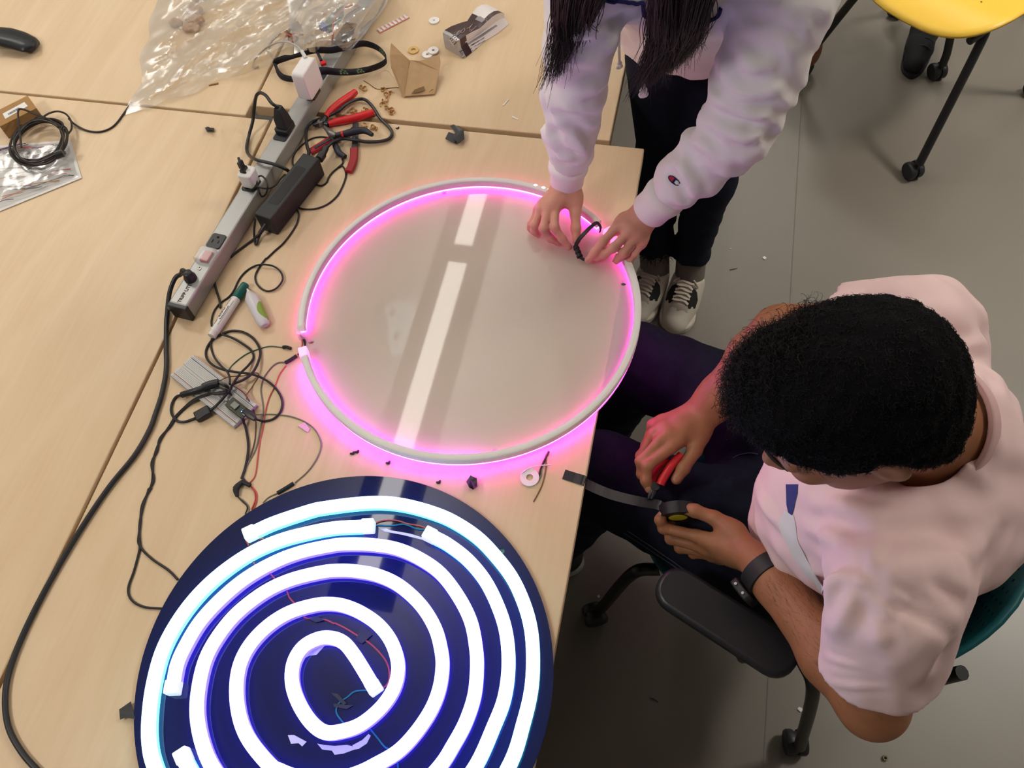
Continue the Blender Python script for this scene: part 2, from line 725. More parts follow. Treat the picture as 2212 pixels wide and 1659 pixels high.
# ------------------------------------------------------------------ the room
M_floor = mat('floor_vinyl', rgb(119, 113, 103), rough=0.38, spec=0.4, noise_amt=0.06, noise_scale=1.3, bump=0.05, bump_scale=60)
M_ceil = mat('ceiling_white', (0.66, 0.645, 0.62, 1), rough=0.9)
M_black = mat('black_plastic', (0.012, 0.012, 0.014, 1), rough=0.42, spec=0.45)
M_steel = mat('black_steel_tube', (0.010, 0.010, 0.011, 1), rough=0.38, spec=0.5)
M_white = mat('white_plastic', (0.78, 0.76, 0.74, 1), rough=0.35)
M_grey = mat('grey_metal', (0.42, 0.42, 0.40, 1), rough=0.4, metal=0.3)

b = MB(); b.box((0.6, 1.2, -0.02), (9.0, 9.0, 0.04))
floor = tag(b.build('floor', M_floor, smooth=False), kind='structure')
M_seam = mat('floor_seam_line', rgb(110, 104, 94), rough=0.6)
b = MB()
for x in (0.345, 2.175, -1.485):
    b.box((x, 1.2, 0.0004), (0.0022, 8.9, 0.0008))
for y in (2.86, -0.8):
    b.box((0.6, y, 0.0004), (8.9, 0.0022, 0.0008))
tag(b.build('seam', M_seam, floor, smooth=False), kind='structure')
b = MB(); b.box((0.6, 1.2, CEIL_Z + 0.05), (9.0, 9.0, 0.1))
tag(b.build('ceiling', M_ceil, smooth=False), kind='structure')

M_wall = mat('wall_paint', (0.46, 0.45, 0.43, 1), rough=0.9)
for nm, c_, sz in (('wall_back', (0.6, 5.72, 1.575), (9.0, 0.1, 3.15)), ('wall_front', (0.6, -3.32, 1.575), (9.0, 0.1, 3.15)),
                   ('wall_left', (-3.92, 1.2, 1.575), (0.1, 9.0, 3.15)), ('wall_right', (5.12, 1.2, 1.575), (0.1, 9.0, 3.15))):
    tag(MB().box(c_, sz).build(nm, M_wall, smooth=False), kind='structure')
M_lamp = mat('lamp_lens', (0.9, 0.9, 0.9, 1), emit=(1.0, 0.955, 0.87), estr=LAMP_L)
M_pend = mat('pendant_body', (0.30, 0.29, 0.27, 1), rough=0.5)
for x, segs, nm in ((PEND_X[0], ((0.85, 2.385), (2.50, 5.2)), 'over the plywood tables'),
                    (PEND_X[1], ((0.9, 2.9), (3.05, 5.2)), 'over the aisle right of the tables'),
                    (PEND_X[2], ((0.9, 5.2),), 'at the far left of the room')):
    b = MB(); b.box((x, 3.0, PEND_Z + 0.03), (0.25, 4.5, 0.06))
    t = thing('pendant_lamp', 'long grey linear pendant lamp ' + nm, 'lamp', (x, 3.0, PEND_Z))
    b.build('lamp_housing', M_pend, t, smooth=False)
    for y0, y1 in segs:
        b = MB(); b.box((x, (y0 + y1) / 2, PEND_Z - 0.004), (0.085, y1 - y0, 0.008))
        b.build('lamp_lens', M_lamp, t, smooth=False)
    for y in (1.2, 3.0, 4.8):
        b = MB(); b.cyl((x, y, PEND_Z + 0.06), (x, y, CEIL_Z), 0.004, n=8)
        b.build('hanging_rod', M_grey, t)
    uplight(x, 0.8, 5.2)

for ((x, y), w), nm in zip(ADDED_PANELS, ('at the left beyond the bag', 'at the right behind the yellow chair', 'far behind the standing person', 'at the near left')):
    t = thing('added_ceiling_light', 'added unseen square white ceiling light panel ' + nm, 'light', (x, y, CEIL_Z))
    b = MB().box((x, y, CEIL_Z - 0.012), (0.62, 0.62, 0.024)); b.build('light_frame', M_white, t, bevel=0.003)
    added_panel_light(x, y, w)

# pale ceiling panel; glow added so its mirror image shows in the disc
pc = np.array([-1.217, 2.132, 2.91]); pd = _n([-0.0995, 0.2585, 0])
t = thing('ceiling_panel', 'pale blue panel with added glow and two dark bolts hung under the ceiling', 'panel', pc)
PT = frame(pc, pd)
MB().box((0, 0, 0.02), (0.277, 0.132, 0.04), PT).build('panel_board', mat('pale_blue_added_glow', (0.55, 0.68, 0.70, 1), emit=(0.66, 0.92, 1.0), estr=1.7), t, bevel=0.004)
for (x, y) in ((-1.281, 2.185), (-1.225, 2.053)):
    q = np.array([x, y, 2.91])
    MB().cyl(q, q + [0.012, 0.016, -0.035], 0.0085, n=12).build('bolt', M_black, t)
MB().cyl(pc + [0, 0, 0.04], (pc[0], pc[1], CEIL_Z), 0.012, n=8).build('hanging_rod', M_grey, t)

# ------------------------------------------------------------------ tables
WA, WB = rgb(214, 190, 158, 1.04), rgb(198, 170, 134, 1.04)


def table(name, x0, x1, y0, y1, label, seed, wa=WA, wb=WB, legs=True):
    t = thing(name, label, 'table', ((x0 + x1) / 2, (y0 + y1) / 2, 0))
    b = MB(); b.box(((x0 + x1) / 2, (y0 + y1) / 2, TZ - 0.014), (x1 - x0, y1 - y0, 0.028))
    b.build('tabletop', wood_mat('plywood_%d' % seed, wa, wb, seed), t, smooth=False, bevel=0.0025)
    for lx in (x0 + 0.20, x1 - 0.20):
        for ly in (y0 + 0.16, y1 - 0.16):
            b = MB(); b.box((lx, ly, 0.36), (0.045, 0.045, 0.72)); b.build('leg', M_steel, t, smooth=False, bevel=0.003)
        b = MB(); b.box((lx, (y0 + y1) / 2, 0.69), (0.04, y1 - y0 - 0.12, 0.05)); b.build('rail', M_steel, t, smooth=False)
    for ly in (y0 + 0.03, y1 - 0.10):
        b = MB(); b.box(((x0 + x1) / 2, ly, 0.69), (x1 - x0 - 0.06, 0.04, 0.05)); b.build('rail', M_steel, t, smooth=False)
    return t


table('plywood_table', -0.862, -0.080, -0.45, 1.274, 'birch plywood table under the two glowing discs', 3)
table('plywood_table', -1.645, -0.868, -0.45, 1.250, 'birch plywood table left of the long seam, bare but for a cable coil', 7)
table('plywood_table', -0.919, -0.150, 1.286, 3.0, 'birch plywood table with the crushed carton and folded cardboard', 11)
table('plywood_table', -1.70, -0.925, 1.256, 3.0, 'birch plywood table under the crumpled clear plastic bag', 17)

# ------------------------------------------------------------------ clear disc with pink edge light
RC = np.array([-0.334, 0.831]); RR = 0.3005
DZ0, DZ1 = TZ + 0.0035, TZ + 0.0095


def acrylic(name, col, tr, tl):
    """clear-milky sheet: part see-through, part diffusing, with a polished face"""
    m = bpy.data.materials.new(name); m.use_nodes = True
    N, L = m.node_tree.nodes, m.node_tree.links
    N.remove(N['Principled BSDF'])
    n = lambda t: N.new('ShaderNode' + t)
    a, d, t, g = n('BsdfTransparent'), n('BsdfDiffuse'), n('BsdfTranslucent'), n('BsdfGlossy')
    d.inputs[0].default_value = col; t.inputs[0].default_value = col
    g.inputs[0].default_value = (1, 1, 1, 1); g.inputs['Roughness'].default_value = 0.03
    m1, m2, m3 = n('MixShader'), n('MixShader'), n('MixShader')
    m1.inputs[0].default_value = tl; m2.inputs[0].default_value = tr
    L.new(d.outputs[0], m1.inputs[1]); L.new(t.outputs[0], m1.inputs[2])
    L.new(m1.outputs[0], m2.inputs[1]); L.new(a.outputs[0], m2.inputs[2])
    fr, ge, mu, inv = n('Fresnel'), n('NewGeometry'), n('Math'), n('Math')
    fr.inputs['IOR'].default_value = 1.49
    inv.operation = 'SUBTRACT'; inv.inputs[0].default_value = 1.0
    mu.operation = 'MULTIPLY'
    L.new(ge.outputs['Backfacing'], inv.inputs[1]); L.new(fr.outputs[0], mu.inputs[0]); L.new(inv.outputs[0], mu.inputs[1])
    L.new(mu.outputs[0], m3.inputs[0]); L.new(m2.outputs[0], m3.inputs[1]); L.new(g.outputs[0], m3.inputs[2])
    L.new(m3.outputs[0], N['Material Output'].inputs[0])
    return m


M_acr = acrylic('milky_acrylic', (0.84, 0.78, 0.71, 1), 0.50, 0.33)
M_strip = mat('white_silicone', (0.74, 0.71, 0.68, 1), rough=0.45)
M_pink = mat('pink_light', (0.9, 0.5, 0.8, 1), emit=(1.0, 0.035, 0.74), estr=40.0)
M_violet = mat('violet_pink_light', (0.9, 0.5, 0.9, 1), emit=(1.0, 0.05, 1.35), estr=32.0)
M_clear = mat('clear_silicone', (0.85, 0.82, 0.82, 1), rough=0.2, alpha=0.55)
M_pcap = mat('pink_lit_silicone', (0.85, 0.5, 0.7, 1), rough=0.25, emit=(1.0, 0.22, 0.55), estr=1.5)


def circ(c, r, n):
    return [(c[0] + r * math.cos(2 * PI * i / n), c[1] + r * math.sin(2 * PI * i / n)) for i in range(n)]


ring = thing('ring_light', 'round milky acrylic disc with a pink glowing white rim strip', 'sign', (RC[0], RC[1], TZ))
holes = [at(672, 738, DZ1), at(1070, 975, DZ1), at(960, 415, DZ1), at(1347, 612, DZ1)]
V, F = flat2d([circ(RC, RR, 120)] + [circ(h, 0.0052, 18) for h in holes], DZ0, DZ1)
mesh('disc', V, F, M_acr, ring, smooth=False)


def ang(x, y):
    p = at(x, y, TZ + 0.02)
    return math.atan2(p[1] - RC[1], p[0] - RC[0])


def ring_arc(a0, a1, n=90, r=0.2955):
    return np.array([(RC[0] + r * math.cos(a0 + (a1 - a0) * i / n), RC[1] + r * math.sin(a0 + (a1 - a0) * i / n), DZ1) for i in range(n + 1)])


body_prof = [(-0.006, 0.004), (0.006, 0.004), (0.006, 0.017), (0.0045, 0.0185), (-0.0045, 0.0185), (-0.006, 0.017)]
glow_prof = [(-0.0054, 0.0003), (0.0054, 0.0003), (0.0054, 0.004), (-0.0054, 0.004)]
a_ul = ang(647, 712); a_h1 = ang(1297, 482); a_h2 = ang(1345, 540) ; a_ll = ang(655, 772) % (2 * PI)
a_ul = a_ul % (2 * PI)
arc1 = ring_arc(a_ul, a_h1)
arc2 = ring_arc(a_h2, a_ll - 2 * PI)
k = int(len(arc2) * 0.58)
in_prof = [(-0.006, 0.0008), (-0.0045, 0.0008), (-0.0045, 0.004)] + body_prof[1:]           # outer wall reaches down: glows inwards
out_prof = [(-0.006, 0.004), (0.0045, 0.004), (0.0045, 0.0016), (0.006, 0.0016)] + body_prof[2:]   # inner wall reaches down: glows outwards
MB().sweep(in_prof, arc1, fixed_up=True).build('rim_strip', M_strip, ring, angle=50)
MB().sweep(out_prof, arc2[:k + 1], fixed_up=True).build('rim_strip', M_strip, ring, angle=50)
MB().sweep(body_prof, arc2[k:], fixed_up=True).build('rim_strip', M_strip, ring, angle=50)
MB().sweep([(p[0] * .8 + .0010, p[1]) for p in glow_prof], arc1, fixed_up=True).build('light_layer', M_pink, ring, angle=50)
MB().sweep([(p[0] * .8 - .0010, p[1]) for p in glow_prof], arc2[:k + 1], fixed_up=True).build('light_layer', M_pink, ring, angle=50)
MB().sweep(glow_prof, arc2[k:], fixed_up=True).build('light_layer', M_violet, ring, angle=50)
cap_prof = [(-0.0076, 0.0), (0.0076, 0.0), (0.0076, 0.0198), (-0.0076, 0.0198)]


def cap(a, d, m, ln=0.016):
    arc = np.array([(RC[0] + 0.2955 * math.cos(a + d * s / 0.2955), RC[1] + 0.2955 * math.sin(a + d * s / 0.2955), DZ1) for s in np.linspace(-0.003, ln, 5)])
    MB().sweep(cap_prof, arc, fixed_up=True).build('end_cap', m, ring, bevel=0.0015)


cap(a_ul, 1, M_clear); cap(a_ll, -1, M_pcap)
# loose lifted end at the woman's hands and bright leaks on the top face
pa, pb = at(1309, 497, TZ + 0.035), at(1345, 548, TZ + 0.024)
MB().sweep([(-0.0076, -0.006), (0.0076, -0.006), (0.0076, 0.010), (-0.0076, 0.010)], [pa, (pa + pb) / 2, pb]).build('end_cap', M_pcap, ring, bevel=0.002, )
b = MB()
for (x, y) in ((1157, 400), (1174, 405), (1187, 409)):
    b.ball(at(x, y, DZ1 + 0.0186), (0.004, 0.0025, 0.0012), n=10, m=6)
b.build('light_leak', mat('white_pink_leak', (1, 0.9, 0.95, 1), emit=(1, 0.8, 0.9), estr=1.6), ring)
# wires at the left gap
M_wblack = mat('black_wire', (0.014, 0.012, 0.012, 1), rough=0.5)
M_wred = mat('red_wire', rgb(184, 78, 62), rough=0.5)
M_wbrown = mat('brown_wire', rgb(120, 85, 50), rough=0.5)
M_wgreen = mat('green_wire', rgb(60, 95, 75), rough=0.5)
M_wgrey = mat('grey_green_wire', rgb(115, 112, 95), rough=0.5)
M_wpurple = mat('purple_wire', rgb(92, 62, 66), rough=0.5)
M_teal = mat('teal_wire', rgb(20, 120, 130), rough=0.5)
M_heat = mat('heatshrink', (0.010, 0.010, 0.010, 1), rough=0.6)
for pts, m in ((((1430, 190, 0.010), (1460, 225, 0.010), (1475, 280, 0.008), (1470, 315, 0.006)), M_wblack),
               (((1435, 195, 0.010), (1455, 260, 0.009), (1440, 330, 0.007), (1400, 385, 0.006)), M_wred),
               (((1440, 192, 0.010), (1482, 250, 0.010), (1470, 320, 0.007), (1415, 380, 0.006)), M_wblack)):
    MB().tube(px_path(cp(6, *pts), 0.0012), 0.0012, 6).build('wire', m, ring)
# black wire loop at the hands, with its connector
P = crom([A(8, 1120, 890, TZ + 0.034), A(8, 1135, 850, TZ + 0.042), A(8, 1085, 775, TZ + 0.05), A(8, 1000, 830, TZ + 0.05), A(8, 900, 930, TZ + 0.045), A(8, 830, 1010, TZ + 0.036), A(8, 790, 1090, TZ + 0.026), A(8, 800, 1160, TZ + 0.020)], 6)
MB().sweep([(-0.0035, -0.0012), (0.0035, -0.0012), (0.0035, 0.0012), (-0.0035, 0.0012)], P).build('wire', M_wblack, ring)
b = MB()
q0, q1 = A(8, 785, 1090, TZ + 0.024), A(8, 850, 1250, TZ + 0.019)
for i in range(6):
    a, c = q0 + (q1 - q0) * (i / 6), q0 + (q1 - q0) * ((i + 0.82) / 6)
    b.cyl(a, c, 0.0058 if i % 2 else 0.0048, n=10)
b.tube(crom([q1, A(8, 900, 1280, TZ + 0.018), A(8, 960, 1300, TZ + 0.018)], 4), 0.0028, 8)
b.build('connector', M_heat, ring)
for p in cp(6, (1270, 308), (1300, 440)):
    pass
for pts in (((1268, 308), (1300, 303), (1345, 318)), ((1290, 452), (1340, 425), (1400, 385))):
    MB().tube(px_path(cp(6, *pts), 0.003), 0.003, 8, scale=[0.4] + [1] * 11 + [0.5] if False else None).build('wire_joint', M_heat, ring)
# spacers under the holes
for h, w in zip(holes, ('left gap hole', 'front hole', 'far hole', 'right hole')):
    if w == 'right hole':
        continue
    V, F = flat2d([circ(h, 0.0105, 28), circ(h, 0.0056, 18)], TZ + 0.0003, TZ + 0.0033)
    tag(mesh('spacer_washer', V, F, mat('nylon_white', (0.75, 0.72, 0.70, 1), rough=0.4), smooth=False),
        'flat white nylon washer under the %s of the milky disc' % w, 'washer', 'washers under the milky disc')

# ------------------------------------------------------------------ black disc with the spiral
BC = np.array([-0.371, 0.198]); BR = 0.2992
BZ = TZ + 0.006
M_bacr = mat('black_acrylic', (0.003, 0.008, 0.058, 1), rough=0.5, spec=0.05, coat=1.0)
spiral = thing('spiral_light', 'round glossy black disc with a glowing white-blue spiral tube', 'sign', (BC[0], BC[1], TZ))
V, F = flat2d([circ(BC, BR, 140), circ(at(1083, 1190, BZ), 0.0048, 18)], TZ + 0.0005, BZ)
mesh('disc', V, F, M_bacr, spiral, smooth=False)
TT = TZ + 0.024


def sxy(k, *pts):
    return [A(k, p[0], p[1], TT)[:2] for p in pts]


def fill(p, q):
    """clockwise run below the frame, radius and angle interpolated about the disc centre"""
    a0 = math.atan2(p[1] - BC[1], p[0] - BC[0]); a1 = math.atan2(q[1] - BC[1], q[0] - BC[0])
    while a1 > a0: a1 -= 2 * PI
    r0, r1 = np.hypot(*(p - BC)), np.hypot(*(q - BC))
    n = 9
    return [BC + (r0 + (r1 - r0) * i / n) * np.array([math.cos(a0 + (a1 - a0) * i / n), math.sin(a0 + (a1 - a0) * i / n)]) for i in range(1, n)]


def chain2(*runs):
    out = list(runs[0])
    for r in runs[1:]:
        if isinstance(r[0], str):
            out += fill(out[-1], r[1][0]) + list(r[1])
        else:
            out += list(r)
    return np.array(out)


SA = chain2(sxy(15, (740, 326), (860, 272), (1060, 206)), sxy(16, (0, 189), (160, 168), (310, 160), (450, 175), (600, 215), (720, 265), (850, 350), (950, 450), (1050, 580), (1120, 730), (1160, 880), (1171, 1050), (1160, 1220), (1118, 1400), (1045, 1625)),
            ('fill', sxy(15, (178, 1640), (150, 1500), (152, 1350), (175, 1180), (224, 1000), (306, 840), (418, 690), (555, 560), (715, 450), (880, 376), (1050, 330), (1200, 303), (1365, 294))))
SB = chain2(sxy(16, (610, 352), (690, 395), (800, 480), (900, 600), (975, 750), (1020, 900), (1033, 1080), (1010, 1260), (950, 1420), (850, 1640)),
            ('fill', sxy(15, (372, 1655), (350, 1610))))
SC = chain2(sxy(15, (288, 1180), (310, 1070), (360, 960), (440, 830), (560, 700), (700, 585), (860, 495), (1000, 442), (1150, 408)), sxy(16, (110, 395), (258, 398), (400, 420), (530, 475), (650, 560), (750, 690), (820, 830), (850, 980), (855, 1100), (840, 1250), (790, 1400), (720, 1530), (650, 1640)),
            ('fill', sxy(15, (500, 1640), (445, 1500), (420, 1350), (430, 1200), (470, 1040), (545, 905), (650, 780), (800, 665), (950, 595), (1120, 553))), sxy(16, (80, 543), (180, 548), (300, 572), (420, 630), (540, 740), (620, 870), (655, 1000), (660, 1100), (640, 1220), (590, 1340), (500, 1470), (400, 1570), (270, 1645)),
            ('fill', sxy(15, (830, 1640), (715, 1500), (660, 1370), (642, 1220), (660, 1080), (720, 960), (820, 855), (940, 780), (1070, 740))), sxy(16, (20, 730), (110, 743), (205, 783), (300, 850), (370, 940), (408, 1050), (405, 1150), (370, 1240), (300, 1330), (200, 1410), (100, 1447), (0, 1455)),
            sxy(15, (1060, 1395), (990, 1285), (955, 1170), (965, 1060), (1020, 972), (1110, 925), (1190, 925)), sxy(16, (110, 955), (160, 1015), (205, 1085), (262, 1180)))
tube_prof = [(-0.0078, 0), (0.0078, 0), (0.0085, 0.011), (0.0085, 0.013), (0.0076, 0.0165), (0.005, 0.0185), (0, 0.0192), (-0.005, 0.0185), (-0.0076, 0.0165), (-0.0085, 0.013), (-0.0085, 0.011)]


def glow(name, top, side):
    mt = mat(name + '_tube_top', (0.9, 0.9, 0.95, 1), emit=top, estr=1.0)
    ms = mat(name + '_tube_side', (0.35, 0.38, 0.6, 1), rough=0.3, emit=side, estr=1.0)
    return mt, ms


G_A = glow('cyan', (1.5, 2.5, 2.8), (0.30, 2.2, 3.0))
G_B = glow('azure', (1.3, 1.7, 2.6), (0.25, 1.0, 3.8))
G_C = glow('blue', (1.25, 1.3, 3.0), (0.35, 0.22, 5.5))
SM = {}
for S, G in ((SA, G_A), (SB, G_B), (SC, G_C)):
    P = crom(np.c_[S, np.full(len(S), BZ)], 5)
    b = MB().sweep([(p[0] * 1.14, p[1]) for p in tube_prof], P, fixed_up=True)
    kk = len(tube_prof)
    b.m = [1 if (i % kk) in (0, 1, kk - 1, kk - 2) else 0 for i in range(len(b.f))]
    b.build('led_tube', list(G), spiral, angle=60)
    for p0, p1 in ((P[0], P[2]), (P[-1], P[-3])):
        d = _n(p0 - p1)
        MB().sweep([(-0.0098, 0), (0.0098, 0), (0.0098, 0.021), (-0.0098, 0.021)], [p0 - d * 0.004, p0 + d * 0.015], fixed_up=True).build('end_cap', mat('white_lit_cap', (0.85, 0.87, 0.9, 1), rough=0.3, emit=(0.8, 0.9, 1.0), estr=0.55), spiral, bevel=0.002)


def dwire(k, pts, m, r=0.0012):
    return MB().tube(crom([A(k, p[0], p[1], BZ + 0.0014) for p in pts], 5), r, 6).build('wire', m, spiral)


dwire(15, [(715, 315), (695, 330), (700, 370), (720, 412)], M_wred)
dwire(15, [(715, 355), (760, 372), (805, 372)], M_wred)
dwire(15, [(735, 480), (760, 525), (800, 550), (840, 570), (880, 612), (930, 660), (950, 705), (985, 745), (1030, 812), (1080, 822), (1150, 828), (1200, 850)], M_wred)
dwire(16, [(60, 846), (120, 875), (180, 912), (250, 955), (310, 1010), (355, 1075), (367, 1150), (345, 1200), (295, 1220)], M_wred)
dwire(16, [(285, 1222), (180, 1228), (130, 1262), (80, 1300), (70, 1350), (110, 1408)], M_teal)
dwire(16, [(258, 1440), (300, 1490), (340, 1540), (378, 1562), (410, 1620), (415, 1659)], M_teal)
dwire(16, [(225, 292), (270, 290), (340, 270), (410, 272), (470, 290), (530, 300), (585, 318)], M_wred)
dwire(16, [(235, 305), (300, 298), (380, 300), (450, 292), (520, 318), (575, 320)], M_teal)
dwire(15, [(325, 1190), (345, 1140), (365, 1085)], M_wred)
dwire(15, [(330, 1600), (325, 1570), (340, 1590)], M_wred)
M_tape = mat('black_vinyl_tape', (0.010, 0.010, 0.012, 1), rough=0.38, spec=0.45, bump=0.15, bump_scale=90)
for k, poly in ((16, [(175, 945), (225, 865), (272, 915), (215, 965)]), (16, [(55, 1300), (165, 1310), (130, 1330), (60, 1318)]), (16, [(42, 1240), (80, 1245), (130, 1300), (110, 1305)]),
                (15, [(1055, 825), (1110, 815), (1150, 832), (1100, 845)])):
    pts = [A(k, p[0], p[1], BZ)[:2] for p in poly]
    MB().prism(pts[::-1], BZ + 0.0026, BZ + 0.0031).build('tape_patch', mat('blue_black_tape', (0.03, 0.035, 0.06, 1), rough=0.4), spiral, smooth=False)
M_film = mat('white_film', (0.72, 0.72, 0.78, 1), rough=0.5)
for k, poly in ((15, [(940, 1475), (975, 1474), (1045, 1512), (1020, 1538), (1000, 1520), (958, 1523)]),
                (16, [(-38, 1522), (0, 1530), (60, 1535), (130, 1530), (160, 1537), (170, 1556), (110, 1578), (60, 1585), (45, 1562), (-10, 1555)]),
                (16, [(160, 1532), (215, 1502), (250, 1468), (262, 1478), (240, 1522), (195, 1552), (168, 1556)]),
                (16, [(310, 317), (350, 316), (372, 326), (480, 345), (578, 374), (560, 382), (440, 352), (340, 334)]),
                (15, [(1012, 1055), (1055, 1003), (1130, 966), (1152, 968), (1100, 1025), (1060, 1030)])):
    pts = [A(k, p[0], p[1], BZ)[:2] for p in poly]
    a2 = sum(pts[i][0] * pts[(i + 1) % len(pts)][1] - pts[(i + 1) % len(pts)][0] * pts[i][1] for i in range(len(pts)))
    if a2 < 0: pts = pts[::-1]
    MB().prism(pts, BZ + 0.0003, BZ + 0.0008).build('film_scrap', M_film, spiral, smooth=False)
# tape tab sticking out at the left edge
pts = [A(15, *p, TZ)[:2] for p in ((5, 1335), (70, 1290), (95, 1390), (40, 1380), (10, 1392))]
MB().prism(pts[::-1], TZ + 0.006, TZ + 0.0066).build('tape_tab', M_tape, spiral, smooth=False)

# ------------------------------------------------------------------ people: common helpers
M_hairb = mat('black_hair', (0.009, 0.007, 0.007, 1), rough=0.45, spec=0.28)
M_nail = mat('fingernail', rgb(196, 142, 124), rough=0.35)


def lerp(a, b, t):
    return np.asarray(a, float) * (1 - t) + np.asarray(b, float) * t


def decal(name, poly, bvh, off, m, parent, rings=4):
    """a printed or stitched patch following the cloth below it"""
    c = np.mean(poly, axis=0)
    n = len(poly)
    V, F = [], []
    p, _ = hit(bvh, c[0], c[1], off)
    if p is None: return None
    V.append(p)
    last = p
    for r in range(1, rings + 1):
        for q in poly:
            s = c + (np.array(q) - c) * r / rings
            h, _ = hit(bvh, s[0], s[1], off)
            if h is None or np.linalg.norm(h - p) > 0.35: h = last
            last = h
            V.append(h)
    for j in range(n):
        F.append((0, 1 + j, 1 + (j + 1) % n))
    for r in range(rings - 1):
        a, b2 = 1 + r * n, 1 + (r + 1) * n
        for j in range(n):
            F.append((a + j, b2 + j, b2 + (j + 1) % n, a + (j + 1) % n))
    return mesh(name, np.array(V), F, m, parent)


def stitch(name, pts, bvh, w, m, parent, off=0.001):
    P = []
    for q in crom(np.array(pts, float), 4):
        h, _ = hit(bvh, q[0], q[1], off)
        if h is not None: P.append(h)
    if len(P) < 2: return None
    return MB().tube(P, w, 6).build(name, m, parent)


def creases(V, F, rows):
    """raises rounded cloth creases along pixel polylines on an existing surface: (points, height, width)"""
    V = np.asarray(V, float).copy(); F = np.asarray(F)
    bv = bvh_of(V, F)
    fn = np.cross(V[F[:, 2]] - V[F[:, 0]], V[F[:, 3]] - V[F[:, 1]])
    nr = np.zeros_like(V)
    for i in range(4): np.add.at(nr, F[:, i], fn)
    nr /= np.maximum(np.linalg.norm(nr, axis=1, keepdims=True), 1e-12)
    tot = np.zeros(len(V))
    for pts, amp, w in rows:
        Q = []
        for q in crom(np.array(pts, float), 6):
            h, _ = hit(bv, q[0], q[1], 0.0)
            if h is not None and (not Q or np.linalg.norm(h - Q[-1]) < 0.06): Q.append(h)
        if len(Q) < 3: continue
        Q = np.array(Q)
        near = np.where(np.all((V > Q.min(0) - 3.5 * w) & (V < Q.max(0) + 3.5 * w), axis=1))[0]
        P = V[near]
        best = np.full(len(P), 9.0); tb = np.zeros(len(P))
        for i in range(len(Q) - 1):
            a, b2 = Q[i], Q[i + 1]
            ab = b2 - a; L2 = max(ab @ ab, 1e-12)
            t = np.clip((P - a) @ ab / L2, 0, 1)
            d = np.linalg.norm(P - a - t[:, None] * ab, axis=1)
            m = d < best
            best[m] = d[m]; tb[m] = (i + t[m]) / (len(Q) - 1)
        env = np.clip(np.sin(PI * np.clip(tb, 0.02, 0.98)), 0, 1) ** 0.6
        tot[near] += amp * env * (np.exp(-(best / w) ** 2) - 0.55 * np.exp(-((best - 1.9 * w) / (0.9 * w)) ** 2))
    return V + nr * tot[:, None]


def finger(f, J, r0, r1, k=0.004):
    rs = np.linspace(r0, r1, len(J))
    f.chain(J, rs, k)
    for i in range(1, len(J) - 1):                      # knuckle swelling
        f.ell(J[i], (rs[i] * 1.06,) * 3, k=k)


def nail(J, r, parent, up=(0, 0, 1), m=None):
    d = _n(J[-1] - J[-2])
    n = _n(np.asarray(up) - d * np.dot(up, d))
    sd = np.cross(d, n)
    c = J[-1] - d * r * 0.1 + n * r * 0.80
    b = MB().ball((0, 0, 0), (r * 0.85, r * 0.70, r * 0.22), n=10, m=6)
    V = np.vstack(b.v) @ np.array([d, sd, n]) + c
    return mesh('fingernail', V, b.f, m or M_nail, parent)


# ------------------------------------------------------------------ the standing woman
M_skw = mat('skin_light', rgb(196, 142, 122, 1.15), rough=0.5, spec=0.3, noise_amt=0.05, noise_scale=60, bump=0.06, bump_scale=700, sss=0.05)
M_hood = mat('white_fleece', (0.84, 0.80, 0.80, 1), rough=0.95, spec=0.1, sheen=0.2, bump=0.12, bump_scale=900)
M_jeanw = mat('dark_denim', rgb(24, 28, 42, 1.0), rough=0.85, spec=0.15, noise_amt=0.18, noise_scale=90, bump=0.12, bump_scale=900)
M_sock = mat('grey_sock', rgb(120, 116, 108), rough=0.95, spec=0.1, noise_amt=0.12, noise_scale=300, bump=0.2, bump_scale=900)
M_shoew = mat('off_white_leather', rgb(196, 190, 174, 1.05), rough=0.5, noise_amt=0.05, noise_scale=40)
M_shoek = mat('black_suede', (0.013, 0.012, 0.012, 1), rough=0.7)
M_lace = mat('shoe_lace', rgb(198, 190, 172), rough=0.8)

wom = thing('person', 'standing person in white hoodie and dark jeans wiring the pink ring', 'person', (-0.01, 1.45, 0))
WRS, WRE, WRW = at(1272, -70, 1.26), at(1243, 190, 1.05), at(1224, 398, 0.825)
WLS, WLE, WLW = at(1705, -20, 1.25), at(1594, 278, 1.04), at(1396, 462, 0.828)
WHEM, WCH = at(1532, 70, 0.88), at(1500, -120, 1.17)
WHD = at(1440, -330, 1.41)


def hz(k, *pts):
    return [A(k, p[0], p[1], TZ + p[2]) for p in pts]


HR = dict(wrist=WRW,
          index=hz(8, (505, 585, .064), (500, 830, .056), (600, 990, .036), (690, 1105, .021)),
          middle=hz(8, (405, 578, .066), (345, 850, .052), (440, 985, .030), (545, 1045, .019)),
          ring=hz(8, (315, 580, .060), (228, 810, .042), (225, 890, .027), (275, 940, .018)),
          pinky=hz(8, (270, 590, .050), (178, 790, .033), (166, 845, .023), (195, 895, .017)),
          thumb=hz(8, (775, 420, .064), (785, 650, .052), (790, 850, .038), (800, 1015, .025)))
HL = dict(wrist=WLW,
          index=hz(8, (1350, 840, .066), (1170, 1030, .052), (1055, 1175, .036), (965, 1285, .021)),
          middle=hz(8, (1510, 915, .066), (1310, 1120, .052), (1185, 1210, .032), (1085, 1265, .020)),
          ring=hz(8, (1610, 985, .058), (1450, 1190, .044), (1385, 1255, .030), (1350, 1300, .020)),
          pinky=hz(8, (1695, 1065, .046), (1590, 1215, .034), (1535, 1285, .026), (1500, 1330, .020)),
          thumb=hz(8, (1470, 745, .058), (1300, 910, .038), (1150, 1070, .028), (1015, 1225, .021)))


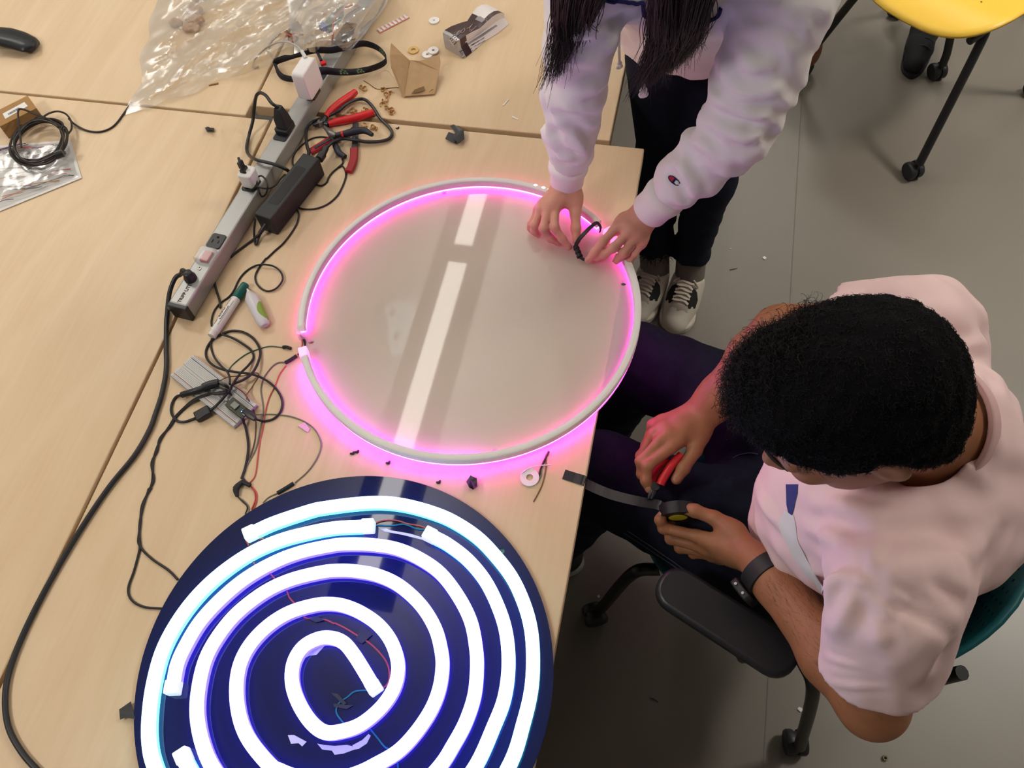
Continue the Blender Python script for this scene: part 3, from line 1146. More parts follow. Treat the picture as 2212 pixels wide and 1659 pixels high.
def hand_mesh(Hd, fore, rw, sc_=1.0, h=0.0021, extra=()):
    allp = np.vstack([np.vstack([Hd[k] for k in ('index', 'middle', 'ring', 'pinky', 'thumb')]), Hd['wrist'], fore] + list(extra))
    f = Field(allp.min(0) - 0.055, allp.max(0) + 0.055, h)
    w = Hd['wrist']
    mcps = [Hd[k][0] for k in ('index', 'middle', 'ring', 'pinky')]
    nrm = _n(np.cross(mcps[0] - w, mcps[3] - w))
    f.cone(fore, w, rw * 1.16, rw, 0.012, flat=(nrm, 0.85))
    ctr = np.mean(mcps, 0)
    f.cone(w, lerp(w, ctr, 0.5), rw * 0.98, 0.020 * sc_, 0.012, flat=(nrm, 0.72))
    for i, m_ in enumerate(mcps):
        f.cone(lerp(w, ctr, 0.12) + (m_ - ctr) * 0.35, m_, 0.0125 * sc_, 0.0098 * sc_, 0.010)
    for i in range(3):
        f.cone(lerp(mcps[i], w, 0.18), lerp(mcps[i + 1], w, 0.18), 0.0105 * sc_, 0.0105 * sc_, 0.008)
    th = Hd['thumb']
    f.cone(lerp(w, th[0], 0.35), th[0], 0.016 * sc_, 0.0145 * sc_, 0.014)
    f.cone(th[0], th[1], 0.0145 * sc_, 0.0108 * sc_, 0.010)
    f.cone(lerp(th[0], th[1], 0.35), lerp(mcps[0], w, 0.35), 0.010 * sc_, 0.010 * sc_, 0.012)   # web of the thumb
    finger(f, [th[1], th[2], th[3]], 0.0102 * sc_, 0.0082 * sc_)
    for k, r in (('index', 0.0083), ('middle', 0.0085), ('ring', 0.0080), ('pinky', 0.0070)):
        finger(f, Hd[k], r * 1.05 * sc_, r * 0.82 * sc_)
    return f


def head_field(Hc, Fv, Uv, neck_to, h=0.0036, sc_=1.0, neck_r=0.056):
    Lv = np.cross(Uv, Fv)
    P = lambda a, b, c: np.asarray(Hc) + sc_ * (Fv * a + Lv * b + Uv * c)
    lo = np.minimum(Hc - 0.17, neck_to - 0.10); hi = np.maximum(Hc + 0.17, neck_to + 0.10)
    f = Field(lo, hi, h)
    ax = (Fv, Lv, Uv)
    f.ell(P(-0.008, 0, 0.022), np.array((0.098, 0.076, 0.088)) * sc_, ax, 0.02)
    f.ell(P(0.030, 0, -0.045), np.array((0.062, 0.060, 0.080)) * sc_, ax, 0.03)
    f.cone(P(0.05, 0, -0.095), P(0.068, 0, -0.105), 0.026 * sc_, 0.017 * sc_, 0.02)          # chin
    for s in (-1, 1):
        f.cone(P(0.0, s * 0.052, -0.05), P(0.055, s * 0.022, -0.098), 0.020 * sc_, 0.018 * sc_, 0.02)   # jaw line
        f.ell(P(0.072, s * 0.030, -0.036), np.array((0.018, 0.022, 0.016)) * sc_, ax, 0.02)  # cheek bone
        f.cone(P(0.088, s * 0.012, 0.006), P(0.076, s * 0.046, 0.006), 0.010 * sc_, 0.009 * sc_, 0.014)  # brow
        f.ell(P(0.090, s * 0.032, -0.012), np.array((0.013, 0.016, 0.010)) * sc_, ax, 0.010, 'sub')      # eye socket
        f.ell(P(0.076, s * 0.031, -0.013), np.array((0.012, 0.014, 0.010)) * sc_, ax, 0.004)             # lid
        f.ell(P(-0.012, s * 0.078, -0.020), np.array((0.019, 0.007, 0.031)) * sc_, (_n(Fv - 0.35 * Lv * s), _n(Lv * s + 0.35 * Fv), Uv), 0.006)
        f.ell(P(-0.006, s * 0.086, -0.018), np.array((0.010, 0.005, 0.018)) * sc_, ax, 0.004, 'sub')
        f.ell(P(0.103, s * 0.011, -0.052), np.array((0.009, 0.008, 0.008)) * sc_, ax, 0.006)
    f.cone(P(0.090, 0, -0.008), P(0.113, 0, -0.046), 0.008 * sc_, 0.011 * sc_, 0.008)        # nose
    f.cone(P(0.084, 0.016, -0.072), P(0.084, -0.016, -0.072), 0.007 * sc_, 0.007 * sc_, 0.006)  # lips
    f.cone(P(0.080, 0.014, -0.082), P(0.080, -0.014, -0.082), 0.008 * sc_, 0.008 * sc_, 0.006)
    f.cone(P(-0.03, 0, -0.05), neck_to, neck_r * sc_, neck_r * 1.08 * sc_, 0.03)
    return f, P, Lv


# body
WF, WU = _n([-0.10, -0.72, -0.68]), _n([-0.05, -0.68, 0.73])
WU = _n(WU - WF * (WU @ WF))
fh, WP, WLv = head_field(WHD, WF, WU, lerp(WCH, WHD, 0.30), sc_=0.96, neck_r=0.048)
ft = Field((-0.30, 1.0, 0.80), (0.28, 1.62, 1.36), 0.008)
ft.cone(lerp(WHEM, WCH, .35), WCH, 0.125, 0.135, 0.03, flat=((0, 1, 0.3), 0.75))
ft.chain([WRS, WRE, WRW], [0.042, 0.035, 0.026], 0.02)
ft.chain([WLS, WLE, WLW], [0.042, 0.035, 0.026], 0.02)
ft.cone(WCH, WRS, 0.08, 0.05, 0.03); ft.cone(WCH, WLS, 0.08, 0.05, 0.03)
fr = hand_mesh(HR, lerp(WRW, WRE, 0.35), 0.0235, 0.95)
fl = hand_mesh(HL, lerp(WLW, WLE, 0.35), 0.0235, 0.95)
Vw, Fw = join(fh.mesh(2), ft.mesh(1), fr.mesh(1), fl.mesh(1))
body = mesh('body', Vw, Fw, M_skw, wom, angle=None)
for Hd in (HR, HL):
    for kf in ('index', 'middle', 'ring', 'pinky', 'thumb'):
        if kf in ('index', 'thumb') or Hd is HL:
            nail(np.array(Hd[kf]), 0.0068, body)
for s in (-1, 1):
    MB().ball(WP(0.072, s * 0.031, -0.014), 0.0100).build('eye', mat('eye_dark', (0.05, 0.04, 0.035, 1), rough=0.1), wom)

# hoodie
f = Field((-0.34, 0.92, 0.80), (0.34, 1.68, 1.40), 0.0055)
f.cone(WHEM, WCH, 0.168, 0.175, 0.03, flat=((0, 1, 0.35), 0.72))
f.cut(WHEM + np.array([0, 0, -0.02]), (0.05, -0.25, -1))
f.cone(WCH, lerp(WCH, WHD, 0.22), 0.15, 0.085, 0.03, flat=((0, 1, 0.35), 0.75))
f.cone(lerp(WCH, WRS, 0.35), WRS, 0.11, 0.062, 0.04)
f.cone(lerp(WCH, WLS, 0.35), WLS, 0.11, 0.064, 0.04)
cr = lerp(WRE, WRW, 0.62); cl = lerp(WLE, WLW, 0.62)
f.chain([WRS, lerp(WRS, WRE, .55), WRE, lerp(WRE, WRW, .4), cr], [0.060, 0.053, 0.050, 0.044, 0.041], 0.012)
f.chain([WLS, lerp(WLS, WLE, .6), WLE, lerp(WLE, WLW, .4), cl], [0.066, 0.063, 0.058, 0.048, 0.043], 0.012)
darm = _n(WLE - WLW)


def wfold(P):
    d = folds(P, 95, 0.0035, 4, 0.02) + folds(P, 190, 0.0012, 9, 0.015)
    # stacked creases down each forearm and over the elbows
    for a, b2, sd in ((WRS, WRE, 5), (WRE, WRW, 6), (WLS, WLE, 7), (WLE, WLW, 8)):
        ax = _n(b2 - a)
        t = (P - a) @ ax
        r = np.linalg.norm((P - a) - t[:, None] * ax, axis=1)
        L = np.linalg.norm(b2 - a)
        m = np.clip((t + 0.02) / 0.04, 0, 1) * np.clip((L + 0.01 - t) / 0.03, 0, 1) * np.clip((0.10 - r) / 0.03, 0, 1)
        d = d + m * folds(P, 105, 0.0058, sd, 0.022, dirv=ax, squash=0.55)
    return d


f.disp(wfold)
Vh, Fh = f.mesh(1)
Vh = creases(Vh, Fh, [(cp(7, *p), a, w) for p, a, w in (
    (((1012, 290), (1030, 400), (1100, 450), (1200, 462), (1290, 425), (1345, 345)), .0075, .012),
    (((955, 500), (1080, 555), (1180, 580), (1240, 560)), .0055, .010),
    (((1050, 640), (1130, 690), (1200, 650), (1230, 600)), .0055, .011),
    (((830, 690), (940, 730), (1010, 800), (1060, 850)), .0060, .010),
    (((760, 780), (820, 860), (870, 940), (870, 1000)), .0060, .010),
    (((780, 985), (820, 1015), (870, 1010)), .0050, .007),
    (((690, 880), (760, 930), (800, 1000)), .0035, .008),
    (((1080, 250), (1180, 330), (1300, 330)), .0045, .012),
    (((160, 605), (250, 645), (310, 720), (345, 790)), .0060, .009),
    (((150, 610), (260, 592), (360, 622), (425, 600)), .0055, .009),
    (((170, 480), (290, 475), (420, 430)), .0050, .010),
    (((240, 185), (360, 170), (470, 130)), .0060, .010),
    (((170, 330), (280, 300), (430, 330)), .0045, .011),
    (((140, 760), (230, 790), (340, 760)), .0040, .008),
    (((160, 540), (300, 540), (400, 520)), .0040, .010))])
hood = mesh('hoodie', Vh, Fh, M_hood, wom, angle=None)
bv_h = bvh_of(Vh, Fh)
M_cuff = mat('ribbed_cuff', (0.86, 0.82, 0.80, 1), rough=0.95, spec=0.1)


def cuff(e, w, r0, r1, t0=0.74, t1=0.985):
    a, b2 = lerp(e, w, t0), lerp(e, w, t1)
    ax = _n(b2 - a); L = np.linalg.norm(b2 - a)
    q = _n(np.cross(ax, (0.2, 0.3, 0.9))); q2 = np.cross(ax, q)
    n = 96
    prof = [(0, r0 * 0.85), (0.003, r0), (L * .25, r0 * 1.03), (L * .6, r1), (L - .004, r1), (L - .001, r1 * .97), (L, r1 * .92), (L - .004, r1 * .86), (L - 0.02, r1 * .84)]
    R = []
    for d, r in prof:
        R.append(np.array([a + ax * d + (r + 0.0005 * (i % 2)) * (math.cos(2 * PI * i / n) * q + math.sin(2 * PI * i / n) * q2) for i in range(n)]))
    MB().rings(R, cap1=False).build('cuff', M_cuff, hood, angle=None)


cuff(WRE, WRW, 0.0345, 0.0300)
cuff(WLE, WLW, 0.0365, 0.0330, 0.72, 0.97)
# drawstrings with knotted ends
for P, kn in (([at(1350, -40, 1.16), at(1345, 10, 1.13), at(1340, 45, 1.11), at(1337, 80, 1.09), at(1338, 138, 1.05)], 0.0042),
              ([at(1412, -20, 1.18), at(1408, 60, 1.11), at(1400, 120, 1.06), at(1393, 160, 1.03), at(1390, 198, 1.01)], 0.0070)):
    P = crom(P, 6)
    b = MB().tube(P, 0.0030 if kn > .005 else 0.0024, 8)
    for i in range(4):
        b.ball(P[-1] + np.array([0.003 * math.sin(i * 2.1), 0.002 * math.cos(i * 2.1), -0.0032 * i]), kn * (1 - 0.12 * i), n=10, m=7)
    b.build('drawstring', M_cuff, hood)
M_navy = mat('navy_stitching', rgb(22, 24, 84), rough=0.8)
for pts in ([(768, -6), (800, 6), (835, 12), (862, 14), (890, 4), (930, 10), (960, 14), (1000, 24), (1040, 26), (1080, 36), (1110, 30), (1138, 24), (1146, 60), (1150, 110), (1158, 150), (1180, 165), (1203, 190)],
            [(1170, 140), (1190, 128), (1208, 122)], [(1190, 125), (1207, 160), (1206, 195)],
            [(1745, 240), (1775, 243), (1795, 222), (1830, 195), (1860, 182), (1890, 163), (1910, 128), (1925, 78)]):
    stitch('script_lettering', [(1140 + x / 4.608, y / 4.608) for x, y in pts], bv_h, 0.0030, M_navy, hood)


def emb(u, v):                                         # along / across the little oval emblem on the sleeve
    e1, e2 = np.array([0.79, 0.61]), np.array([-0.61, 0.79])
    c = np.array([1380 + 895 / 11.85, 340 + 585 / 11.85])
    return tuple(c + e1 * u + e2 * v)


el = lambda a, b2, t0, t1, n=18: [(a * math.cos(math.radians(t0 + (t1 - t0) * i / n)), b2 * math.sin(math.radians(t0 + (t1 - t0) * i / n))) for i in range(n + 1)]
M_red = mat('red_stitching', rgb(178, 22, 52), rough=0.7)
M_wst = mat('white_stitching', (0.8, 0.8, 0.8, 1), rough=0.8)
decal('emblem_patch', [emb(*p) for p in el(14.5, 7.6, 52, 308) + [(3.5, -4.4), (3.5, 4.4)]], bv_h, 0.0010, M_navy, hood)
decal('emblem_patch', [emb(*p) for p in el(12.0, 5.4, 95, 265)], bv_h, 0.0017, M_red, hood)
decal('emblem_patch', [emb(*p) for p in ((4.2, -3.6), (11, -2.6), (11, 2.6), (4.2, 3.6))], bv_h, 0.0014, M_wst, hood)
for s in (-1, 1):
    stitch('emblem_patch', [emb(u, s * v) for u, v in ((3.5, 6.6), (8, 6.0), (12, 4.4), (14.3, 2.4))], bv_h, 0.0007, M_navy, hood)

# jeans
WRH, WRK, WRA = at(1436, 120, 0.80), at(1428, 330, 0.46), at(1412, 540, 0.15)
WLH, WLK, WLA = at(1568, 120, 0.80), at(1532, 390, 0.46), at(1493, 556, 0.15)
f = Field((-0.30, 1.20, 0.10), (0.30, 1.75, 0.97), 0.0065)
mid = (WRH + WLH) / 2
f.ell(mid + np.array([0, 0.02, 0.08]), (0.145, 0.105, 0.11), k=0.03)
f.chain([WRH, WRK, WRA, WRA + [0, 0, -0.03]], [0.082, 0.056, 0.042, 0.042], 0.03)
f.chain([WLH, WLK, WLA, WLA + [0, 0, -0.03]], [0.082, 0.059, 0.043, 0.042], 0.03)
f.cut(WRA + np.array([0, 0, 0.015]), (0, 0, -1))
f.disp(lambda P: folds(P, 120, 0.0022, 21, 0.02, dirv=(0, 0, 1), squash=0.8) * np.clip((0.62 - P[:, 2]) * 4, 0.15, 1))
Vj, Fj = f.mesh(1)
jeans = mesh('jeans', Vj, Fj, M_jeanw, wom, angle=None)
rs = np.random.RandomState(3)
n = 160                                                 # frayed hem
a = rs.rand(n) * 2 * PI
base = WRA + np.c_[0.046 * np.cos(a), 0.046 * np.sin(a), 0.017 + 0 * a]
tip = base + np.c_[0.010 * rs.randn(n), 0.010 * rs.randn(n), -0.006 - 0.016 * rs.rand(n)]
Pf = np.stack([base, (base + tip) / 2 + 0.003 * rs.randn(n, 3), tip], 1)
V, F = strands(Pf, 0.0007)
tag(mesh('frayed_hem', V, F, M_jeanw, jeans, angle=None), kind='stuff')

# socks and shoes


def shoe(heel, toe, side, ankle):
    d = toe - heel; d[2] = 0; L = np.linalg.norm(d); d = d / L
    sd = np.array([-d[1], d[0], 0])
    P = lambda u, v, z: np.array([heel[0], heel[1], 0]) + d * u * L + sd * v + np.array([0, 0, z])
    b = MB().tube(crom([P(0.16, 0, 0.05), P(0.16, 0, 0.09), lerp(P(0.16, 0, 0.12), ankle, 0.6), ankle + np.array([0, 0, 0.02])], 4), 0.040, 24)
    sock = b.build('sock', M_sock, wom)
    f = Field(np.minimum(P(0, 0, 0), P(1, 0, 0)) - 0.08, np.maximum(P(0, 0, 0), P(1, 0, 0)) + np.array([0.08, 0.08, 0.15]), 0.004)
    f.cone(P(0.10, 0, 0.035), P(0.42, 0, 0.035), 0.036, 0.040, 0.02)
    f.cone(P(0.42, 0, 0.032), P(0.84, 0, 0.022), 0.044, 0.036, 0.02, flat=((0, 0, 1), 0.95))
    f.cone(P(0.08, 0, 0.07), P(0.20, 0, 0.075), 0.034, 0.040, 0.03)
    f.cone(P(0.22, 0, 0.085), P(0.55, 0, 0.05), 0.034, 0.036, 0.03)
    f.cone(P(0.16, 0, 0.13), P(0.16, 0, 0.085), 0.036, 0.033, 0.01, op='sub')
    f.cut(P(0, 0, 0.012), (0, 0, -1))
    V, F = f.mesh(1)
    up = mesh('shoe', V, F, M_shoew, wom, angle=None)
    bv = bvh_of(V, F)
    prof = [(0.02, 0.030), (0.12, 0.038), (0.4, 0.040), (0.68, 0.049), (0.88, 0.040), (0.97, 0.022), (1.0, 0.0)]
    poly = [P(u, v, 0)[:2] for u, v in prof] + [P(u, -v, 0)[:2] for u, v in prof[::-1][1:]] + [P(0, 0, 0)[:2]]
    pc = crom(np.array(poly), 4, closed=True)
    MB().prism([tuple(p) for p in pc][::-1] if side else [tuple(p) for p in pc][::-1], 0.0, 0.024).build('sole', M_shoew, up, bevel=0.004)
    return up, bv, P


def drop(bv, p, off=0.001):
    loc, nrm, _, _ = bv.ray_cast(Vector((p[0], p[1], 0.4)), Vector((0, 0, -1)), 1)
    return None if loc is None else np.array(loc) + np.array(nrm) * off


for heel, toe, ank, sd in ((at(1492, 600, 0.05), at(1452, 712, 0.02), WLA, 0), (at(1420, 588, 0.05), at(1368, 690, 0.02), WRA, 1)):
    up, bv, P = shoe(heel, toe, sd, ank)

    def patch(name, uv, m, off):
        c = np.mean(uv, axis=0); V = []; F = []
        nn = len(uv)
        for r in (0.0, 0.34, 0.67, 1.0):
            for q in uv:
                s = c + (np.array(q) - c) * r
                h = drop(bv, P(s[0], s[1], 0), off)
                if h is None: h = V[-1] if V else P(s[0], s[1], 0.06)
                V.append(h)
        for r in range(3):
            for j in range(nn):
                F.append((r * nn + j, (r + 1) * nn + j, (r + 1) * nn + (j + 1) % nn, r * nn + (j + 1) % nn))
        return mesh(name, np.array(V), F, m, up)
    for s in (-1, 1):
        patch('side_panel', [(0.42, s * 0.018), (0.66, s * 0.016), (0.71, s * 0.026), (0.62, s * 0.041), (0.50, s * 0.041), (0.44, s * 0.034)], M_shoek, 0.0012)
    patch('toe_guard', [(0.68, -0.02), (0.70, 0.0), (0.68, 0.02), (0.76, 0.026), (0.80, 0.0), (0.76, -0.026)], mat('grey_white_mesh', rgb(170, 164, 148), rough=0.8), 0.0010)
    patch('tongue_logo', [(0.26, -0.010), (0.27, 0.016), (0.335, 0.019), (0.325, -0.014)], M_shoek, 0.0016)
    patch('tongue_logo', [(0.285, -0.002), (0.29, 0.012), (0.32, 0.013), (0.315, -0.006)], M_shoew, 0.0024)
    for i in range(6):
        u = 0.40 + 0.052 * i
        P_ = [drop(bv, P(u + 0.012 * (1 if (j + i) % 2 else -1) * (j - 2) / 2, v, 0), 0.0022) for j, v in enumerate((-0.021, -0.01, 0, 0.01, 0.021))]
        P_ = [p for p in P_ if p is not None]
        if len(P_) < 3: continue
        MB().sweep([(-0.0036, -0.001), (0.0036, -0.001), (0.0036, 0.001), (-0.0036, 0.001)], crom(P_, 3), fixed_up=True).build('lace', M_lace, up)
    c0 = drop(bv, P(0.375, 0, 0), 0.004)
    for s in (-1, 1) if c0 is not None else ():
        e = drop(bv, P(0.40, s * 0.030, 0), 0.006); g = drop(bv, P(0.36, s * 0.018, 0), 0.007)
        if e is None or g is None: continue
        MB().tube(crom([c0, g, e, c0 + np.array([0, 0, 0.002])], 5), 0.0026, 6).build('lace_bow', M_lace, up)

# long straight hair in two hanging bunches
rs = np.random.RandomState(5)


def bunch(n, tops, mids, tips, zt, zm, ze, seed, spread=0.012):
    rs = np.random.RandomState(seed)
    u = rs.beta(1.6, 1.6, n)
    out = []
    for i in range(n):
        x = u[i]
        jit = rs.randn(2) * 5
        wisp = rs.rand() < 0.12
        tp = lerp(tops[0], tops[1], x) + rs.randn(2) * 4
        md = lerp(mids[0], mids[1], x) + rs.randn(2) * (5 if not wisp else 14)
        xe = np.clip(0.5 + (x - 0.5) * 0.8 + rs.randn() * 0.16, -0.15, 1.15)
        ln = rs.rand() ** 0.75
        te = lerp(md, lerp(tips[0], tips[1], xe), 0.62 + 0.55 * ln) + rs.randn(2) * (4 if not wisp else 16)
        dz = rs.randn() * spread
        pts = [at(tp[0], tp[1], zt + dz), at(md[0], md[1], zm + dz), at((md[0] + te[0]) / 2 + jit[0], (md[1] + te[1]) / 2, (zm + ze) / 2 + dz), at(te[0], te[1], ze + dz * 0.6)]
        P = crom(pts, 4)
        root = WP(-0.005 + 0.03 * rs.randn(), 0.062 * (1 if tops[0][0] > 1380 else -1) + 0.01 * rs.randn(), 0.02 + 0.03 * rs.randn())
        P = np.vstack([[root], P])
        out.append(P)
    return np.array(out)


H1 = bunch(1000, ((1192, -50), (1335, -50)), ((1196, 45), (1290, 30)), ((1176, 178), (1296, 82)), 1.33, 1.22, 1.13, 1)
H2 = bunch(1900, ((1405, -50), (1552, -50)), ((1402, 70), (1520, 60)), ((1374, 192), (1502, 112)), 1.34, 1.24, 1.12, 2)
V, F = strands(np.vstack([H1, H2]), 0.00085)
hair = tag(mesh('long_hair', V, F, M_hairb, wom, angle=None), kind='stuff')
f = Field(WHD - 0.17, WHD + 0.17, 0.006)
f.ell(WP(-0.012, 0, 0.028), (0.107, 0.086, 0.094), (WF, WLv, WU), 0.01)
f.ell(WP(-0.055, 0, -0.03), (0.06, 0.075, 0.10), (WF, WLv, WU), 0.03)
f.ell(WP(0.10, 0, -0.035), (0.07, 0.058, 0.085), (WF, WLv, WU), 0.01, 'sub')
V, F = f.mesh(1)
mesh('hair_cap', V, F, M_hairb, wom, angle=None)

# ------------------------------------------------------------------ the seated man
M_skm = mat('skin_brown', rgb(150, 100, 70, 1.12), rough=0.5, spec=0.35, noise_amt=0.07, noise_scale=50, bump=0.08, bump_scale=600, sss=0.04)
M_tee = mat('pink_cotton', rgb(236, 206, 204, 1.0), rough=0.92, spec=0.1, bump=0.08, bump_scale=1200)
M_jeanm = mat('indigo_denim', rgb(19, 22, 36, 1.0), rough=0.85, spec=0.15, noise_amt=0.2, noise_scale=70, bump=0.12, bump_scale=900)
man = thing('person', 'seated person in pink t-shirt with short curly black hair holding pliers', 'person', (0.30, 0.60, 0))
HC = at(1836, 872, 1.19)
yaw, pit = math.radians(199), math.radians(35)
HF = np.array([math.cos(yaw) * math.cos(pit), math.sin(yaw) * math.cos(pit), -math.sin(pit)])
L0 = _n(np.cross([0, 0, 1], HF)); U0 = np.cross(HF, L0)
rl = math.radians(5)
HL_ = math.cos(rl) * L0 + math.sin(rl) * U0
HU = np.cross(HF, HL_)
RS, RE, RW = at(1985, 715, 1.0), at(1688, 722, 0.875), at(1526, 884, 0.725)
LS, LE, LW = at(1935, 1270, 1.0), at(1886, 1520, 0.80), at(1636, 1212, 0.730)
NB = at(2010, 925, 1.045)
P0, P1, P2 = np.array((0.44, 0.65, 0.60)), np.array((0.405, 0.60, 0.78)), np.array((0.350, 0.53, 0.93))

fh, MP, _L = head_field(HC, HF, HU, NB, sc_=0.98, neck_r=0.058)
fh.cone(NB, lerp(NB, P2, 0.6), 0.065, 0.09, 0.03)


def mz(k, *pts):
    return [A(k, *p) for p in pts]


MR = dict(wrist=RW,
          index=mz(24, (335, 440, .730), (120, 610, .722), (105, 740, .708), (135, 815, .700)),
          middle=mz(24, (235, 385, .730), (62, 565, .716), (70, 680, .698), (130, 760, .690)),
          ring=mz(24, (175, 320, .720), (60, 520, .692), (120, 640, .672), (200, 690, .668)),
          pinky=mz(24, (168, 240, .704), (100, 430, .674), (160, 540, .656), (235, 590, .654)),
          thumb=mz(24, (600, 290, .722), (545, 470, .720), (440, 630, .714), (378, 728, .706)))
ML = dict(wrist=LW,
          index=mz(24, (560, 1235, .690), (265, 1165, .682), (232, 1090, .694), (250, 1045, .702)),
          middle=mz(24, (570, 1320, .668), (330, 1260, .655), (300, 1160, .664), (330, 1110, .672)),
          ring=mz(24, (620, 1375, .648), (410, 1340, .634), (380, 1240, .644), (420, 1190, .652)),
          pinky=mz(24, (700, 1410, .632), (530, 1395, .618), (480, 1310, .626), (500, 1250, .634)),
          thumb=mz(24, (900, 1200, .722), (720, 1075, .722), (545, 1010, .720), (392, 972, .716)))


def arm(Hd, S, E_, Wr):
    m1 = lerp(E_, Wr, 0.30); m2 = lerp(E_, Wr, 0.80)
    f = hand_mesh(Hd, m2, 0.0285, 1.12, h=0.0027, extra=(S, E_))
    nrm = _n(np.cross(Hd['index'][0] - Wr, Hd['pinky'][0] - Wr))
    f.cone(S, E_, 0.052, 0.043, 0.02)
    f.cone(E_, m1, 0.041, 0.045, 0.02)
    f.cone(m1, lerp(E_, Wr, 0.86), 0.045, 0.0325, 0.02, flat=(nrm, 0.92))
    return [f.mesh(2)]


parts = [fh.mesh(2)] + arm(MR, RS, RE, RW) + arm(ML, LS, LE, LW)
ft = Field((0.1, 0.2, 0.45), (0.65, 0.95, 1.1), 0.009)
ft.chain([P0, P1, P2], [0.125, 0.12, 0.12], 0.03, flat=((1, -0.2, 0.1), 0.85))
parts.append(ft.mesh(1))
Vm, Fm = join(*parts)
mbody = mesh('body', Vm, Fm, M_skm, man, angle=None)
M_nm = mat('fingernail_brown', rgb(158, 108, 84), rough=0.35)
for Hd in (MR, ML):
    nail(np.array(Hd['thumb']), 0.0092, mbody, (-0.1, -0.45, 0.9), M_nm)
    nail(np.array(Hd['index']), 0.0080, mbody, (-0.3, -0.1, 0.9), M_nm)
for s in (-1, 1):
    MB().ball(MP(0.064, s * 0.031, -0.013), 0.0095).build('eye', mat('eye_dark', (0.05, 0.04, 0.035, 1), rough=0.1), man)
    P = [MP(0.0975 - 0.001 * i * i, s * (0.014 + 0.009 * i), 0.010 + 0.0012 * i * (3 - i)) for i in range(5)]
    MB().tube(crom(P, 3), 0.0024, 6).build('eyebrow', M_hairb, man)

# t-shirt
f = Field((0.10, 0.10, 0.50), (0.66, 0.96, 1.16), 0.0058)
f.chain([P0 + [-0.01, 0, -0.04], P1 + [-0.012, 0, 0], P2], [0.150, 0.150, 0.142], 0.04, flat=((1, -0.2, 0.1), 0.88))
f.cone((0.325, 0.575, 0.66), (0.30, 0.54, 0.84), 0.135, 0.13, 0.05)
f.cone(lerp(P2, RS, 0.2), RS, 0.120, 0.076, 0.05)
f.cone(lerp(P2, LS, 0.2), LS, 0.120, 0.070, 0.05)
f.cone(P2 + [0.02, 0.0, 0.02], NB + [0.02, 0, -0.02], 0.12, 0.075, 0.05)
RSE = lerp(RS, RE, 0.44); LSE = lerp(LS, LE, 0.60)
f.cone(RS, RSE, 0.074, 0.070, 0.02)
f.cone(LS, LSE, 0.072, 0.072, 0.02, flat=((1, 0.6, 0), 1.05))
ax = _n(RE - RS); f.cut(RSE + ax * 0.03, ax) if False else None
# sleeve openings
fa = _n(LE - LS)


def capcut(fld, c, axis, rad):
    """flat end for a sleeve: removes only what lies beyond the hem near the arm"""
    axis = _n(axis)
    q = fld._sub(c - 0.16, c + 0.16, 0)
    sl, X, Y, Z = q
    t = (X - c[0]) * axis[0] + (Y - c[1]) * axis[1] + (Z - c[2]) * axis[2]
    r = np.sqrt(np.maximum((X - c[0]) ** 2 + (Y - c[1]) ** 2 + (Z - c[2]) ** 2 - t * t, 0))
    box = np.maximum(-t, r - rad)
    fld.g[sl] = np.maximum(fld.g[sl], -box.astype(np.float32))


capcut(f, RSE + ax * 0.012, ax, 0.095)
capcut(f, LSE + fa * 0.012, fa, 0.095)
f.cone(lerp(RS, RE, 0.40), lerp(RS, RE, 0.70), 0.050, 0.053, 0.004, op='sub')
f.cone(lerp(LS, LE, 0.54), lerp(LS, LE, 1.0), 0.049, 0.058, 0.004, op='sub')
# neck opening
f.cone(NB + _n(HC - NB) * 0.01, HC, 0.066, 0.10, 0.006, op='sub')


def mfold(P):
    d = folds(P, 60, 0.0050, 31, 0.035) + folds(P, 130, 0.0022, 32, 0.02)
    for S, a, sd in ((RS, _n(RE - RS), 41), (LS, fa, 42)):
        r = np.linalg.norm(P - S, axis=1)
        m = np.exp(-((r - 0.02) / 0.11) ** 2)
        cr_ = _n(np.cross(a, (0.3, 0.2, 1)))
        d += m * folds(P, 100, 0.0085, sd, 0.02, dirv=cr_, squash=0.5)
    # belly folds while sitting bent forward
    m = np.clip((0.86 - P[:, 2]) * 8, 0, 1) * np.clip((0.42 - P[:, 0]) * 10, 0, 1)
    d += m * folds(P, 75, 0.010, 45, 0.025, dirv=(0.2, -0.2, 1), squash=0.4)
    return d


